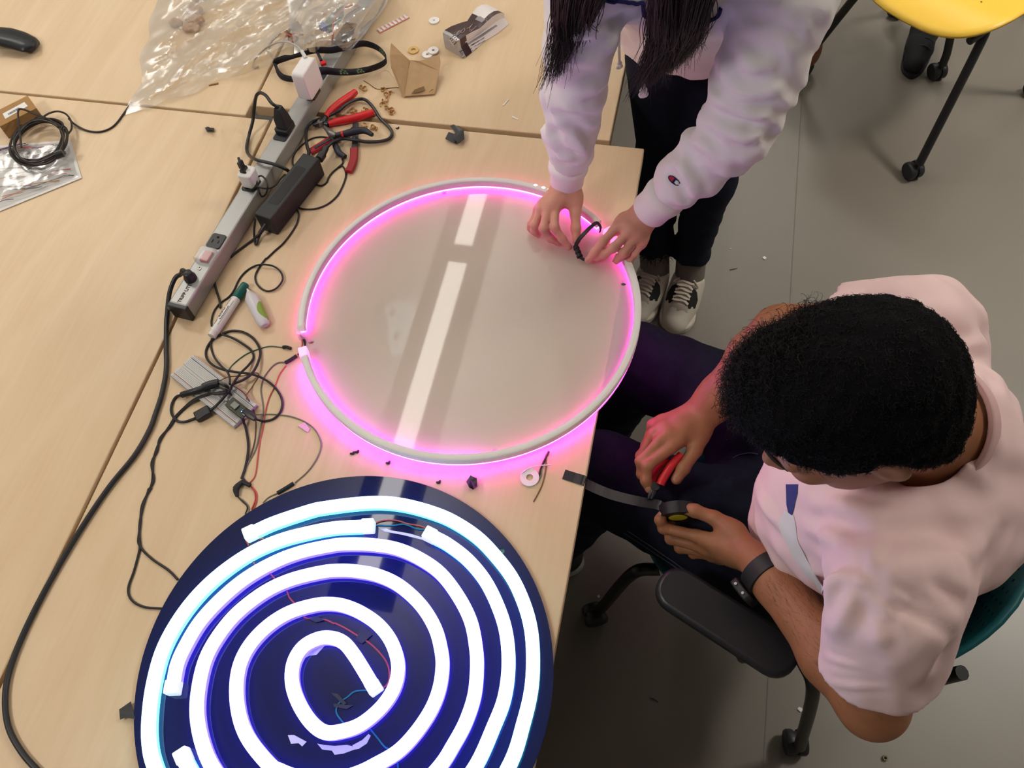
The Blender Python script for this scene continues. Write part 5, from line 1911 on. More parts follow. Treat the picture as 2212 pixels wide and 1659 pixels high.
M_paper = mat('white_paper', (0.72, 0.72, 0.70, 1), rough=0.8)
M_dirt = mat('dark_scrap', (0.02, 0.018, 0.016, 1), rough=0.8)
bit('paper_scrap', 'white square paper scrap on the floor right of the sneakers', (1651, 558), [(-6, 0), (0, 7), (6, 1), (1, -6)], M_paper)
bit('paper_scrap', 'tiny white paper fleck on the floor above the square scrap', (1578, 538), [(-2, 0), (0, 2), (2, 0), (0, -2)], M_paper)
bit('paper_scrap', 'white round scrap on the floor beside the rear chair leg', (1728, 1533), [(-6, 0), (-3, 5), (4, 4), (6, -2), (1, -5)], M_paper)
bit('paper_scrap', 'pale scrap on the dark floor beside the table corner', (1293, 1289), [(-4, 0), (0, 4), (4, 1), (1, -4)], M_paper)
bit('paper_scrap', 'pale speck on the dark floor close to the table edge', (1244, 1198), [(-3, 0), (0, 3), (3, 1), (1, -3)], M_paper)
bit('wire_snippet', 'dark wire snippet on the floor right of the sneakers', (1585, 583), [(-12, -4), (-3, 0), (9, 6), (10, 7), (-3, 1.5), (-12, -2.5)], M_dirt)
bit('wire_snippet', 'dark wire snippet on the floor under the armrest', (1413, 1513), [(-10, 3), (0, 1), (9, -3), (9, -1.5), (0, 3), (-10, 4)], M_dirt)
bit('wire_snippet', 'dark wire snippet on the floor behind the armrest', (1663, 1446), [(-7, -1), (0, 0), (7, 2), (7, 4), (0, 2)], M_dirt)
nt_ = thing('hex_nut', 'small dark nut on the floor at the bottom of the frame', 'nut', at(1911, 1638, 0.0))
c = at(1911, 1638, 0.0)
V, F = flat2d([circ(c, 0.006, 6), circ(c, 0.003, 12)], 0.0012, 0.0062)
mesh('nut_ring', V, F, mat('dull_brass', rgb(92, 84, 62), rough=0.4, metal=0.6), nt_, smooth=False)

# ------------------------------------------------------------------ things on the tables
def ltag(o, label, cat, group=None):
    return tag(o, label, cat, group)


# --- long power strip
SZ = TZ + 0.038
s0, s1 = at(382, 659, SZ), at(530.5, 420, SZ)
sd = s1 - s0; sd[2] = 0; sd = _n(sd)
ST = frame([s0[0], s0[1], TZ], sd)
strip = thing('power_strip', 'long grey metal power strip lying along the table seam', 'power strip', (s0[0], s0[1], TZ))
LEN = 1.22
b = MB().box((LEN / 2 + 0.002, 0, 0.0195), (LEN, 0.038, 0.037), ST); b.build('housing', mat('brushed_aluminium', (0.37, 0.37, 0.36, 1), rough=0.42, metal=0.45), strip, smooth=False, bevel=0.0035)
b = MB().box((0.0, 0, 0.0185), (0.010, 0.0395, 0.037), ST)
b.box((-0.002, 0.022, 0.020), (0.006, 0.010, 0.006), ST); b.build('end_cap', M_black, strip, smooth=False, bevel=0.002)


def on_strip(px_):
    p = at(px_[0], px_[1], SZ)
    return float((p - s0) @ sd)


M_slot = mat('slot_dark', (0.002, 0.002, 0.002, 1), rough=0.9)
outs = [on_strip(q) for q in ((461, 520), (533, 398), (612, 292), (690, 160), (760, 62), (812, -10))]
outs += [outs[-1] + 0.115 * (i + 1) for i in range(2)]
for t_ in outs:
    if t_ > LEN - 0.03: continue
    oo = MB().prism(rrect(0.034, 0.029, 0.005, cx=t_), 0.0375, 0.0400, ST).build('outlet', M_black, strip, bevel=0.0008)
    b = MB()
    b.box((t_ - 0.002, 0.006, 0.0401), (0.008, 0.0018, 0.0004), ST); b.box((t_ - 0.002, -0.006, 0.0401), (0.0065, 0.0018, 0.0004), ST)
    b.prism(circ((t_ + 0.0085, 0), 0.0026, 12), 0.0399, 0.0403, ST)
    b.build('slot', M_slot, oo, smooth=False)
t_ = on_strip((437, 553))
b = MB().box((t_, 0, 0.0395), (0.024, 0.016, 0.005), ST); sw = b.build('switch_rocker', mat('red_lit_rocker', rgb(150, 40, 50), rough=0.3, emit=(1.0, 0.06, 0.10), estr=0.12), strip, bevel=0.001)
b = MB().box((t_, 0, 0.0435), (0.033, 0.033, 0.013), ST); b.build('switch_cover', mat('clear_cover', (0.6, 0.58, 0.57, 1), rough=0.12, alpha=0.35), strip, bevel=0.003)
t_ = on_strip((423, 579))
b = MB().lathe([(0, 0.0038), (0.001, 0.0038), (0.0018, 0.0024)], (t_, 0, 0.038), (0, 0, 1), 16, ST); sr = b.build('screw', mat('bright_zinc', (0.75, 0.74, 0.70, 1), rough=0.25, metal=0.9), strip)
b = MB().box((t_, 0, 0.0399), (0.006, 0.0009, 0.0003), ST); b.build('slot', M_slot, sr, smooth=False)
T2 = ST.copy(); T2[:3, 3] = ST[:3, 3] + ST[:3, 0] * (on_strip((386, 640)) + 0.009) + np.array([0, 0, 0.0384]) - ST[:3, 1] * 0.001
text_part('lettering', 'TRIPP\u00b7LITE', 0.0092, T2, mat('black_print', (0.02, 0.02, 0.02, 1), rough=0.6), strip, bold=True)
t_ = on_strip((407, 601))
r0 = ST[:3, :3] @ np.array([t_, 0.004, 0.038]) + ST[:3, 3]
b = MB().lathe([(0, 0.0115), (0.006, 0.0115), (0.011, 0.0095), (0.018, 0.0080), (0.020, 0.0050)], r0, (0, 0, 1), 20)
b.build('strain_relief', M_black, strip)
cpts = [r0 + [0, 0, 0.010], r0 + [-0.010, 0.004, 0.018]] + [at(*p) for p in ((391, 592, .786), (380, 599, .780), (371, 617, .772), (365, 640, .764), (361, 680, .756))]
cpts += [at(p[0], p[1], TZ + 0.0045) for p in cp(6, (172, 80), (170, 330), (173, 430), (168, 540), (152, 640), (120, 780), (70, 930), (10, 1090))]
cpts += [at(x, y, TZ + 0.0045) for x, y in ((290, 985), (235, 1053), (170, 1150), (100, 1270), (50, 1370), (20, 1450), (11, 1510), (18, 1570), (45, 1622), (85, 1668), (160, 1740))]
MB().tube(crom(np.array(cpts), 6), 0.0043, 10).build('mains_cord', M_black, strip)


def strip_pt(px_, dz=0.0):
    t_ = on_strip(px_)
    return ST[:3, :3] @ np.array([t_, 0, 0.040 + dz]) + ST[:3, 3]


# --- small white usb charger with a black cable
q = strip_pt((538, 396))
ch = thing('usb_charger', 'small white usb charger in the power strip with black cable', 'charger', q)
T = frame(q, sd)
MB().prism(rrect(0.030, 0.028, 0.006), 0.0, 0.034, T).build('charger_body', M_white, ch, bevel=0.003)
b = MB(); b.box((0.0, 0.004, 0.037), (0.016, 0.008, 0.006), T); b.box((0.003, 0.008, 0.046), (0.011, 0.0065, 0.014), T)
b.tube(crom([A(4, 345, 850, q[2] + .046), A(4, 328, 800, q[2] + .056), A(4, 312, 752, q[2] + .058)], 4), 0.0026, 8)
b.build('usb_plug', M_black, ch)
P = [A(4, 372, 880, q[2] + .036)] + [A(4, x, y, q[2] + z) for x, y, z in ((400, 930, .02), (440, 985, .008), (500, 1015, .004), (575, 1025, .0), (640, 1000, -.010), (685, 945, -.018), (730, 900, -.030))]
MB().tube(crom(np.array(P), 6), 0.0018, 7).build('cable', M_wblack, ch)
P = [A(4, x, y, q[2] + z) for x, y, z in ((395, 1040, .003), (440, 1030, .004), (478, 985, .006), (472, 935, .010), (515, 912, .012), (558, 950, .010), (573, 1010, .006), (560, 1070, -.010), (525, 1098, -.016), (500, 1060, -.004), (480, 985, .003))]
MB().tube(crom(np.array(P), 6), 0.0018, 7).build('cable', M_wblack, ch)

# --- square white laptop charger standing on the strip
TOPZ = SZ + 0.078
ctop = A(2, 641, 582, TOPZ)
ch2 = thing('laptop_charger', 'square white laptop charger standing on the power strip', 'charger', (ctop[0], ctop[1], SZ + 0.002))
T = frame([ctop[0], ctop[1], SZ + 0.0025], sd)
T3 = T.copy(); T3[:3, 0], T3[:3, 1], T3[:3, 2] = T[:3, 0], T[:3, 2], -T[:3, 1]
MB().prism(rrect(0.062, 0.066, 0.009, cx=0.0, cy=0.043), -0.014, 0.014, T3).build('charger_body', mat('glossy_white', (0.80, 0.77, 0.77, 1), rough=0.22), ch2, bevel=0.0025)
b = MB().box((0, 0, 0.005), (0.03, 0.022, 0.010), T); b.build('plug_base', M_black, ch2)
e = A(21, 490, 1010, TOPZ + .004)
b = MB().cyl(A(21, 520, 1075, TOPZ), A(21, 440, 940, TOPZ + .002), 0.0042, 0.0036, n=12); b.build('cable_plug', mat('pale_grey_plastic', (0.58, 0.57, 0.56, 1), rough=0.4), ch2)
P = [A(21, 440, 940, TOPZ + .002)] + [A(20, *p) for p in ((2000, 555, .845), (1900, 507, .835), (1780, 505, .81), (1650, 560, .785), (1560, 640, .765), (1490, 720, .754), (1470, 780, .753), (1495, 810, .753), (1540, 790, .753))]
MB().tube(crom(np.array(P), 6), 0.0020, 7).build('cable', mat('light_grey_cable', (0.42, 0.40, 0.37, 1), rough=0.5), ch2)

# --- power adapter brick with both cords
BZT = TZ + 0.047
ca, cb, cc_, cd = A(4, 885, 705, BZT), A(4, 1042, 745, BZT), A(4, 600, 1298, BZT), A(4, 446, 1255, BZT)
bx = _n((ca + cb) / 2 - (cc_ + cd) / 2); bl = np.linalg.norm((ca + cb) / 2 - (cc_ + cd) / 2)
bw = 0.5 * (np.linalg.norm(np.cross(ca - cb, bx)) + np.linalg.norm(np.cross(cd - cc_, bx)))
bc_ = (ca + cb + cc_ + cd) / 4
BT = frame([bc_[0], bc_[1], TZ], bx)
brick = thing('power_adapter', 'black brick power adapter with thick looped cord beside the power strip', 'power adapter', (bc_[0], bc_[1], TZ))
M_brick = mat('black_brick', (0.016, 0.017, 0.018, 1), rough=0.5, spec=0.4)
MB().box((0, 0, 0.0235), (bl, bw, 0.046), BT).build('adapter_body', M_brick, brick, smooth=False, bevel=0.003)
MB().prism(rrect(bl * 0.6, bw * 0.6, 0.004), 0.0466, 0.0468, BT).build('rating_label', mat('black_label', (0.022, 0.022, 0.024, 1), rough=0.25), brick)
# mains plug in the strip
q = strip_pt((620, 281))
T = frame(q, sd)
b = MB().prism(rrect(0.036, 0.030, 0.005), 0.0, 0.010, T)
b.rings([np.array([(x, y, 0.0) for x, y in rrect(0.030, 0.026, 0.005)]) * [1, 1, 0] + np.array([0.003, 0.0, 0.010]), np.array([(x * .9, y * .95, 0) for x, y in rrect(0.030, 0.026, 0.005)]) + np.array([0.006, 0.004, 0.026]), np.array([(x * .5, y * .5, 0) for x, y in rrect(0.030, 0.026, 0.005)]) + np.array([0.012, 0.008, 0.044])], T=T)
plug = b.build('mains_plug', M_black, brick, angle=30)
P = [T[:3, :3] @ np.array([0.013, 0.009, 0.044]) + T[:3, 3]]
P += [A(4, x, y, z) for x, y, z in ((610, 262, .842), (560, 196, .842), (510, 168, .835), (472, 195, .825), (455, 290, .80), (440, 420, .775), (405, 550, .758), (385, 660, .756), (405, 725, .765), (470, 768, .795), (560, 790, .798), (650, 815, .795), (740, 855, .785), (800, 890, .760), (880, 830, .755))]
P += [A(4, x, y, z) for x, y, z in ((940, 720, .760), (928, 650, .764), (916, 560, .762), (928, 480, .760), (975, 430, .758), (1080, 388, .762), (1190, 342, .768), (1290, 262, .766), (1380, 228, .760), (1450, 232, .757), (1520, 300, .756), (1580, 395, .755), (1660, 475, .755), (1688, 530, .755), (1660, 580, .755), (1580, 603, .756), (1460, 608, .758), (1360, 592, .762), (1250, 580, .764), (1165, 605, .768), (1105, 655, .770), (1075, 700, .772))]
MB().tube(crom(np.array(P), 5), 0.0034, 9).build('mains_cord', M_black, brick)
b = MB().tube(crom([A(4, 1095, 660, .772), A(4, 1075, 705, .773), A(4, 1050, 745, .774)], 4), 0.0062, 10)
b.cyl(A(4, 1065, 720, .773), A(4, 1035, 765, .773), 0.0085, n=12); b.build('cord_connector', M_black, brick)
P = [A(4, 555, 1350, .772), A(4, 520, 1405, .766), A(4, 480, 1450, .760), A(4, 430, 1492, .7535)] + [at(p[0], p[1], .7523) for p in cp(4, (300, 1590), (240, 1640))] + [at(p[0], p[1], .7523) for p in cp(5, (800, 620), (720, 735), (672, 800), (662, 870), (685, 970), (712, 1060), (718, 1130))]
MB().tube(crom(np.array(P), 6), 0.0022, 8).build('output_cord', M_wblack, brick)
b = MB().cyl(A(4, 560, 1345, .772), A(4, 500, 1430, .763), 0.0052, 0.0038, n=12)
b.tube(crom([A(4, 460, 1300, .768), A(4, 452, 1400, .760), A(4, 455, 1480, .754), A(4, 470, 1530, .7535), A(4, 500, 1450, .757), A(4, 545, 1380, .768)], 5), 0.0022, 7)
b.build('cord_grip', M_black, brick)
cable('data_cable', 'thin black cable arching out behind the black power adapter', 'cable', cp(4, (840, 870), (803, 815), (798, 770), (815, 715), (865, 650), (960, 582), (1050, 562), (1130, 572)), 0.0018, M_wblack)
cable('data_cable', 'thin black cable curling round the right side of the black adapter', 'cable', cp(4, (1242, 760), (1245, 800), (1205, 838), (1245, 826), (1274, 890), (1258, 970), (1200, 1085), (1110, 1165), (1010, 1205), (925, 1212), (860, 1200), (790, 1150)), 0.0018, M_wblack)
cable('data_cable', 'short thin black cable kinked against the right side of the adapter', 'cable', cp(4, (1205, 838), (1150, 885), (1118, 930), (1098, 975), (1050, 1000), (980, 980)), 0.0018, M_wblack)
cable('data_cable', 'thin black cable leaving the adapter and looping once before the marker', 'cable',
      cp(4, (800, 1150), (850, 1240), (848, 1295), (830, 1350), (780, 1432), (715, 1515), (640, 1582), (565, 1652)) + cp(5, (1170, 640), (1110, 720), (1068, 800), (1075, 875), (1130, 940), (1200, 962), (1280, 930, .002), (1338, 850, .003), (1318, 770, .004), (1240, 712, .004), (1130, 697, .005), (1040, 722), (960, 778), (900, 855), (850, 960), (800, 1022), (715, 1085), (655, 1165), (630, 1255), (632, 1310)), 0.0018, M_wblack)

# --- pliers
M_dgrip = mat('dark_grip', (0.016, 0.018, 0.030, 1), rough=0.5)
M_ngrip = mat('dark_red_grip', rgb(150, 24, 36), rough=0.45)
M_tool = mat('tool_steel', (0.22, 0.21, 0.20, 1), rough=0.4, metal=0.7)


def bar(k, pts, r, z, m, name, parent, scale=None, n=10):
    P = crom(np.array([A(k, p[0], p[1], z + (p[2] if len(p) > 2 else 0)) for p in pts]), 5)
    sc_ = None if scale is None else np.interp(np.linspace(0, 1, len(P)), np.linspace(0, 1, len(scale)), scale)
    o = MB().tube(P, r, n, scale=sc_).build(name, m, parent)
    return o


pj = A(2, 800, 1105, TZ + .012)
p1 = thing('cutting_pliers', 'cutting pliers with bright red handles beside the power strip', 'pliers', (pj[0], pj[1], TZ))
bar(2, [(850, 1045, .004), (900, 985, .006), (980, 920, .006), (1060, 865, .004), (1112, 822, .002)], 0.0082, TZ + .010, M_rgrip, 'handle', p1, [0.75, 1, 1.05, 1.05, 0.85])
bar(2, [(870, 1112), (950, 1090), (1070, 1065), (1180, 1035), (1275, 1005)], 0.0082, TZ + .0085, M_rgrip, 'handle', p1, [0.7, 1, 1.05, 1.05, 0.85])
bar(2, [(870, 1112), (800, 1105), (745, 1130)], 0.0060, TZ + .0085, M_iron, 'jaw', p1, [1, 1.2, 0.5])
bar(2, [(850, 1045, .002), (810, 1095, .002), (730, 1120)], 0.0060, TZ + .010, M_iron, 'jaw', p1, [1, 1.2, 0.5])
b = MB().cyl(pj + [0, 0, -.004], pj + [0, 0, .006], 0.006, n=14); b.build('pivot', M_tool, p1)

pj = A(2, 905, 1205, TZ + .01)
p2 = thing('small_nippers', 'small steel nippers with black curved handles and red collars', 'pliers', (pj[0], pj[1], TZ))
bar(2, [(930, 1210), (1000, 1200), (1100, 1178), (1190, 1170), (1262, 1208)], 0.0062, TZ + .020, M_dgrip, 'handle', p2, [0.7, 1, 1.25, 1.1, 0.7])
bar(2, [(915, 1240), (930, 1300), (965, 1370), (1020, 1405)], 0.0062, TZ + .008, M_dgrip, 'handle', p2, [0.7, 1, 1.15, 0.8])
bar(2, [(985, 1203), (1002, 1200)], 0.0068, TZ + .020, M_rgrip, 'collar', p2)
bar(2, [(940, 1212, .006), (890, 1195, .003), (830, 1130, 0)], 0.0058, TZ + .012, M_tool, 'jaw', p2, [0.8, 1.3, 0.35])
bar(2, [(915, 1245), (890, 1200, .001), (825, 1140)], 0.0055, TZ + .009, M_tool, 'jaw', p2, [0.8, 1.2, 0.35])
b = MB().cyl(pj + [-.003, 0, -.004], pj + [-.003, 0, .009], 0.0045, n=12); b.build('pivot', M_tool, p2)

pj = A(2, 1000, 1235, TZ + .004)
p3 = thing('wire_stripper', 'flat grey wire stripper with dark red grips lying under the cord', 'pliers', (pj[0], pj[1], TZ))


def plate(k, pts, w, z, th, m, name, parent):
    P = crom(np.array([A(k, p[0], p[1], z) for p in pts]), 5)
    return MB().sweep(rrect(w, th, th * .45, 3), P, fixed_up=True).build(name, m, parent)


plate(2, [(1112, 1105), (1110, 1200), (1105, 1300), (1092, 1350)], 0.0125, TZ + .0045, 0.003, mat('grey_plate', (0.05, 0.05, 0.052, 1), rough=0.45, metal=0.5), 'blade_bar', p3)
plate(2, [(1098, 1335), (1095, 1420), (1075, 1490), (1048, 1540)], 0.0165, TZ + .005, 0.009, M_ngrip, 'grip', p3)
plate(2, [(960, 1225), (890, 1250), (800, 1305), (705, 1362)], 0.0165, TZ + .005, 0.009, M_ngrip, 'grip', p3)
plate(2, [(1100, 1150), (1030, 1205), (930, 1238), (880, 1255)], 0.0125, TZ + .0045, 0.003, mat('grey_plate', (0.05, 0.05, 0.052, 1)), 'blade_bar', p3)
plate(2, [(905, 1232), (830, 1275), (745, 1325)], 0.0060, TZ + .0102, 0.0012, M_dgrip, 'grip_inlay', p3)
T = frame(A(2, 1103, 1250, TZ + .0062), _n(A(2, 1103, 1350, TZ) - A(2, 1110, 1150, TZ)))
text_part('gauge_marks', 'mm 0', 0.0055, T, mat('pale_print', (0.5, 0.5, 0.5, 1)), p3)

# --- lanyard lying over the strip
Lp = [(560, 738, .753), (455, 715, .753), (402, 650, .753), (405, 585, .756), (500, 545, .775), (610, 512, .795), (760, 478, .797), (900, 478, .797), (1050, 448, .790), (1190, 418, .768), (1310, 455, .757), (1388, 535, .754), (1372, 590, .754), (1260, 640, .757), (1110, 672, .775), (960, 676, .793), (830, 668, .795), (700, 690, .790), (610, 725, .765)]
P = crom(np.array([A(2, *p) for p in Lp]), 5, closed=True)
ctr = P.mean(0)
V, F = [], []
for i, p in enumerate(P):
    o = p - ctr; o[2] = 0; o = _n(o)
    tilt = 0.55 if p[1] < ctr[1] else 0.25
    w = _n(np.array([0, 0, 1.0]) - o * tilt * (1 if p[1] < ctr[1] else -0.3))
    V += [p, p + w * 0.0155]
n = len(P)
F = [(2 * i, 2 * ((i + 1) % n), 2 * ((i + 1) % n) + 1, 2 * i + 1) for i in range(n)]
lan = thing('lanyard', 'dark lanyard with green clover print looped over the power strip', 'lanyard', (ctr[0], ctr[1], TZ))
solidify(mesh('ribbon', np.array(V), F, mat('lanyard_black', (0.012, 0.010, 0.018, 1), rough=0.75), lan), 0.0008, 0)
M_clov = mat('clover_green', rgb(92, 118, 84), rough=0.8)
for (x, y) in ((1010, 668), (1160, 650), (1330, 462), (1345, 470)):
    i = int(np.argmin([np.hypot(*(np.array(A(2, x, y, p[2] + .008))[:2] - p[:2])) for p in P]))
    p0, w = np.array(V[2 * i]), np.array(V[2 * i + 1]) - np.array(V[2 * i])
    tg = _n(P[(i + 1) % n] - P[i - 1]); nn = np.cross(tg, _n(w))
    if nn @ (CAM - p0) < 0: nn = -nn
    b = MB()
    for kx, ky in ((0, .35), (.006, .6), (-.005, .62), (.001, .8), (.008, .3), (-.007, .3)):
        c = p0 + w * ky + tg * kx + nn * 0.0006
        bb = MB().ball((0, 0, 0), (0.0030, 0.0022, 0.0003), 8, 6)
        b.add(np.vstack(bb.v) @ np.array([tg, _n(w), nn]) + c, bb.f)
    b.build('clover_print', M_clov, lan)
b = MB(); q = A(2, 822, 566, .800)
b.prism(rrect(0.012, 0.010, 0.002), 0, 0.007, frame(q - [0, 0, .004], (0.8, 0.5, 0))); b.build('red_clip', M_rgrip, lan, bevel=0.0012)
b = MB().tube(crom([A(2, 805, 545, .802), A(2, 785, 500, .803), A(2, 770, 470, .800)], 4), 0.0032, 8); b.build('clip_strap', mat('navy_strap', (0.015, 0.02, 0.06, 1), rough=0.6), lan)

# --- crumpled clear bags
def film_mat(name, tint, fac):
    m = bpy.data.materials.new(name); m.use_nodes = True
    nt = m.node_tree; N, L = nt.nodes, nt.links
    N.remove(N['Principled BSDF'])
    tr = N.new('ShaderNodeBsdfTransparent'); tr.inputs[0].default_value = (0.97, 0.97, 0.96, 1)
    gl = N.new('ShaderNodeBsdfGlossy'); gl.inputs['Roughness'].default_value = 0.22; gl.inputs[0].default_value = (1, 1, 1, 1)
    df = N.new('ShaderNodeBsdfDiffuse'); df.inputs[0].default_value = tint
    lw = N.new('ShaderNodeLayerWeight'); lw.inputs[0].default_value = 0.25
    m1 = N.new('ShaderNodeMixShader'); m1.inputs[0].default_value = fac
    m2 = N.new('ShaderNodeMixShader')
    ml = N.new('ShaderNodeMath'); ml.operation = 'MULTIPLY_ADD'; ml.inputs[1].default_value = 0.30; ml.inputs[2].default_value = 0.03
    L.new(lw.outputs['Fresnel'], ml.inputs[0])
    L.new(tr.outputs[0], m1.inputs[1]); L.new(df.outputs[0], m1.inputs[2])
    L.new(ml.outputs[0], m2.inputs[0]); L.new(m1.outputs[0], m2.inputs[1]); L.new(gl.outputs[0], m2.inputs[2])
    L.new(m2.outputs[0], N['Material Output'].inputs[0])
    return m


def crumple(corner, nu, nv, z0, amp, seed, bulge=0.0, sc_=22):
    """patch between two pixel edges with creased relief"""
    (a0, a1), (b0, b1) = corner
    V = []
    for i in range(nu + 1):
        for j in range(nv + 1):
            u, v = i / nu, j / nv
            p = lerp(lerp(a0, a1, v), lerp(b0, b1, v), u)
            wob = 9 * (noise.noise(Vector((p[0] * .02, p[1] * .02, seed))))
            x, y = p[0] + wob * (1 if 0 < i < nu else 1.6), p[1] + wob * 0.8
            q = at(x, y, TZ)
            e = min(1, 6 * min(u, 1 - u) + 0.15) * min(1, 6 * min(v, 1 - v) + 0.15)
            h = 0
            al, ac = q[0] * .55 + q[1] * .83, q[0] * .83 - q[1] * .55
            for o_, (f_, w_) in enumerate(((sc_ * .33, 1.0), (sc_ * .8, 0.45), (sc_ * 2.0, 0.16), (sc_ * 4.5, 0.05))):
                h += w_ * (1 - 2.2 * abs(noise.noise(Vector((al * f_ * .55, ac * f_ * 1.25, seed + 3.1 * o_)))))
            h = max(h, -0.4) + 0.5
            z = z0 + e * (amp * h + bulge * math.sin(PI * u) * math.sin(PI * v))
            V.append(at(x, y, max(z, z0)))
    F = [(i * (nv + 1) + j, (i + 1) * (nv + 1) + j, (i + 1) * (nv + 1) + j + 1, i * (nv + 1) + j + 1) for i in range(nu) for j in range(nv)]
    return np.array(V), F


V, F = crumple((((352, -70), (276, 250)), ((850, -90), (640, 118))), 84, 70, TZ + .002, 0.017, 3.7)
bagA = tag(mesh('plastic_bag', V, F, film_mat('clear_film', (0.74, 0.71, 0.66, 1), 0.22), angle=25), 'large crumpled clear plastic bag spread over the far left table', 'bag')
rs = np.random.RandomState(8)
M_mud = mat('brown_packing_paper', rgb(178, 140, 106), rough=0.9)
for i in range(9):
    x, y = 372 + 62 * rs.rand() + 10 * (i % 3), 8 + 70 * (i / 9) + 8 * rs.randn()
    f = Field(at(x, y, TZ) - 0.03, at(x, y, TZ) + 0.035, 0.0035)
    c = at(x, y, TZ + .007)
    f.ell(c, (0.014 + .006 * rs.rand(), 0.010, 0.006))
    f.ell(c + [0.008, 0.004, 0.002], (0.008, 0.007, 0.006))
    f.disp(lambda P: folds(P, 420, 0.0025, 100 + i, 0.006))
    v, fc = f.mesh(0)
    tag(mesh('paper_lump', v, fc, M_mud, angle=None), 'brown crumpled paper lump inside the large clear bag', 'paper', 'paper lumps in the clear bag')

# electronics in the smaller bag
pcb = thing('circuit_board', 'green circuit board with red and brown wires inside the small bag', 'circuit board', A(21, 1080, 480, .80))
pts = [A(21, *p, .80)[:2] for p in ((900, 500), (1000, 340), (1235, 195), (1240, 370), (1085, 640), (960, 700))]
MB().prism(pts, .812, .8136).build('board', mat('pcb_green', rgb(38, 92, 62), rough=0.4), pcb, smooth=False)
b = MB(); b.box((0, 0, 0.008), (0.022, 0.012, 0.016), frame(A(21, 875, 560, .800), _n(A(21, 960, 600, .8) - A(21, 790, 520, .8)))); b.build('blue_terminal', mat('blue_terminal', rgb(96, 112, 190), rough=0.4), pcb, bevel=0.001)
for i, (x, y) in enumerate(((1120, 330), (1060, 470), (1170, 260))):
    b = MB(); b.box((0, 0, 0.003), (0.009, 0.006, 0.006), frame(A(21, x, y, .8136), (1, 0.7, 0))); b.build('chip', M_black, pcb, bevel=0.0006)
MB().tube(crom([A(21, *p) for p in ((1000, 780, .80), (1015, 640, .815), (1015, 440, .826), (1090, 270, .832), (1200, 168, .83), (1330, 108, .822), (1450, 108, .812), (1515, 132, .80))], 5), 0.0024, 8).build('wire', M_wred, pcb)
for o_ in (0, 40):
    MB().tube(crom([A(21, *p) for p in ((1515, 130 + o_, .80), (1400, 190 + o_, .806), (1260, 290 + o_, .812), (1200, 420 + o_, .814))], 5), 0.0016, 7).build('wire', M_wbrown, pcb)
rl_ = thing('relay_block', 'dark relay block at the lower corner of the small bag', 'component', A(21, 1300, 700, SZ))
T = frame(A(21, 1300, 705, SZ + .002), _n(A(21, 1440, 660, SZ) - A(21, 1160, 740, SZ)))
MB().box((0, 0, 0.008), (0.030, 0.020, 0.016), T).build('relay_body', mat('relay_grey', (0.05, 0.055, 0.06, 1), rough=0.4), rl_, bevel=0.001)
b = MB()
for i in range(4): b.cyl((0.0155, -0.006 + 0.004 * i, 0.004), (0.020, -0.006 + 0.004 * i, 0.004), 0.0006, n=6, T=T)
b.build('pin', M_tool, rl_)
mo = thing('small_motor', 'small dark part in the left half of the small bag', 'component', A(21, 380, 520, .76))
b = MB().cyl(A(21, 250, 560, .768), A(21, 420, 470, .772), 0.012, n=18); b.build('motor_can', mat('motor_grey', (0.12, 0.11, 0.11, 1), rough=0.35, metal=0.5), mo)
b = MB().cyl(A(21, 420, 470, .772), A(21, 450, 455, .773), 0.003, n=8); b.build('shaft', M_tool, mo)
c2 = thing('coiled_lead', 'dark red and black lead bundled at the left of the small bag', 'wire', A(21, 300, 700, .76))
for m_, o_ in ((M_wred, 0), (M_wblack, 40)):
    MB().tube(crom([A(21, *p) for p in ((120 + o_, 560, .765), (200 + o_, 640, .775), (330 + o_, 700, .78), (250 + o_, 780, .77), (150 + o_, 700, .765), (300 + o_, 600, .78), (420 + o_, 640, .785))], 5), 0.0018, 7).build('lead', m_, c2)
V, F = crumple((((615, -40), (640, 118)), ((868, -40), (758, 108))), 56, 48, TZ + .044, 0.014, 9.2, bulge=0.042, sc_=30)
tag(mesh('plastic_bag', V, F, film_mat('grey_film', (0.66, 0.64, 0.64, 1), 0.28), angle=25), 'small crumpled clear bag of electronics lying on the power strip', 'bag')
cable('grey_lead', 'thin grey lead curling out from under the small bag', 'cable', cp(20, (1800, 395), (1740, 440), (1685, 500), (1660, 580), (1680, 650), (1725, 705)), 0.0018, mat('light_grey_cable', (0.42, 0.40, 0.37, 1)))
b = MB(); b.box((0, 0, 0.010), (0.026, 0.028, 0.020), frame(strip_pt((810, -8)), sd)); bp_ = thing('plug', 'dark blue plug in the power strip at the top of the frame', 'plug', strip_pt((810, -8)))
b.build('plug_body', mat('slate_blue_plastic', rgb(72, 76, 104), rough=0.5), bp_, bevel=0.003)
MB().tube(crom([strip_pt((812, -14), .018), strip_pt((816, -20), .035), at(800, -70, .80)], 5), 0.003, 8).build('cord', M_wblack, bp_)

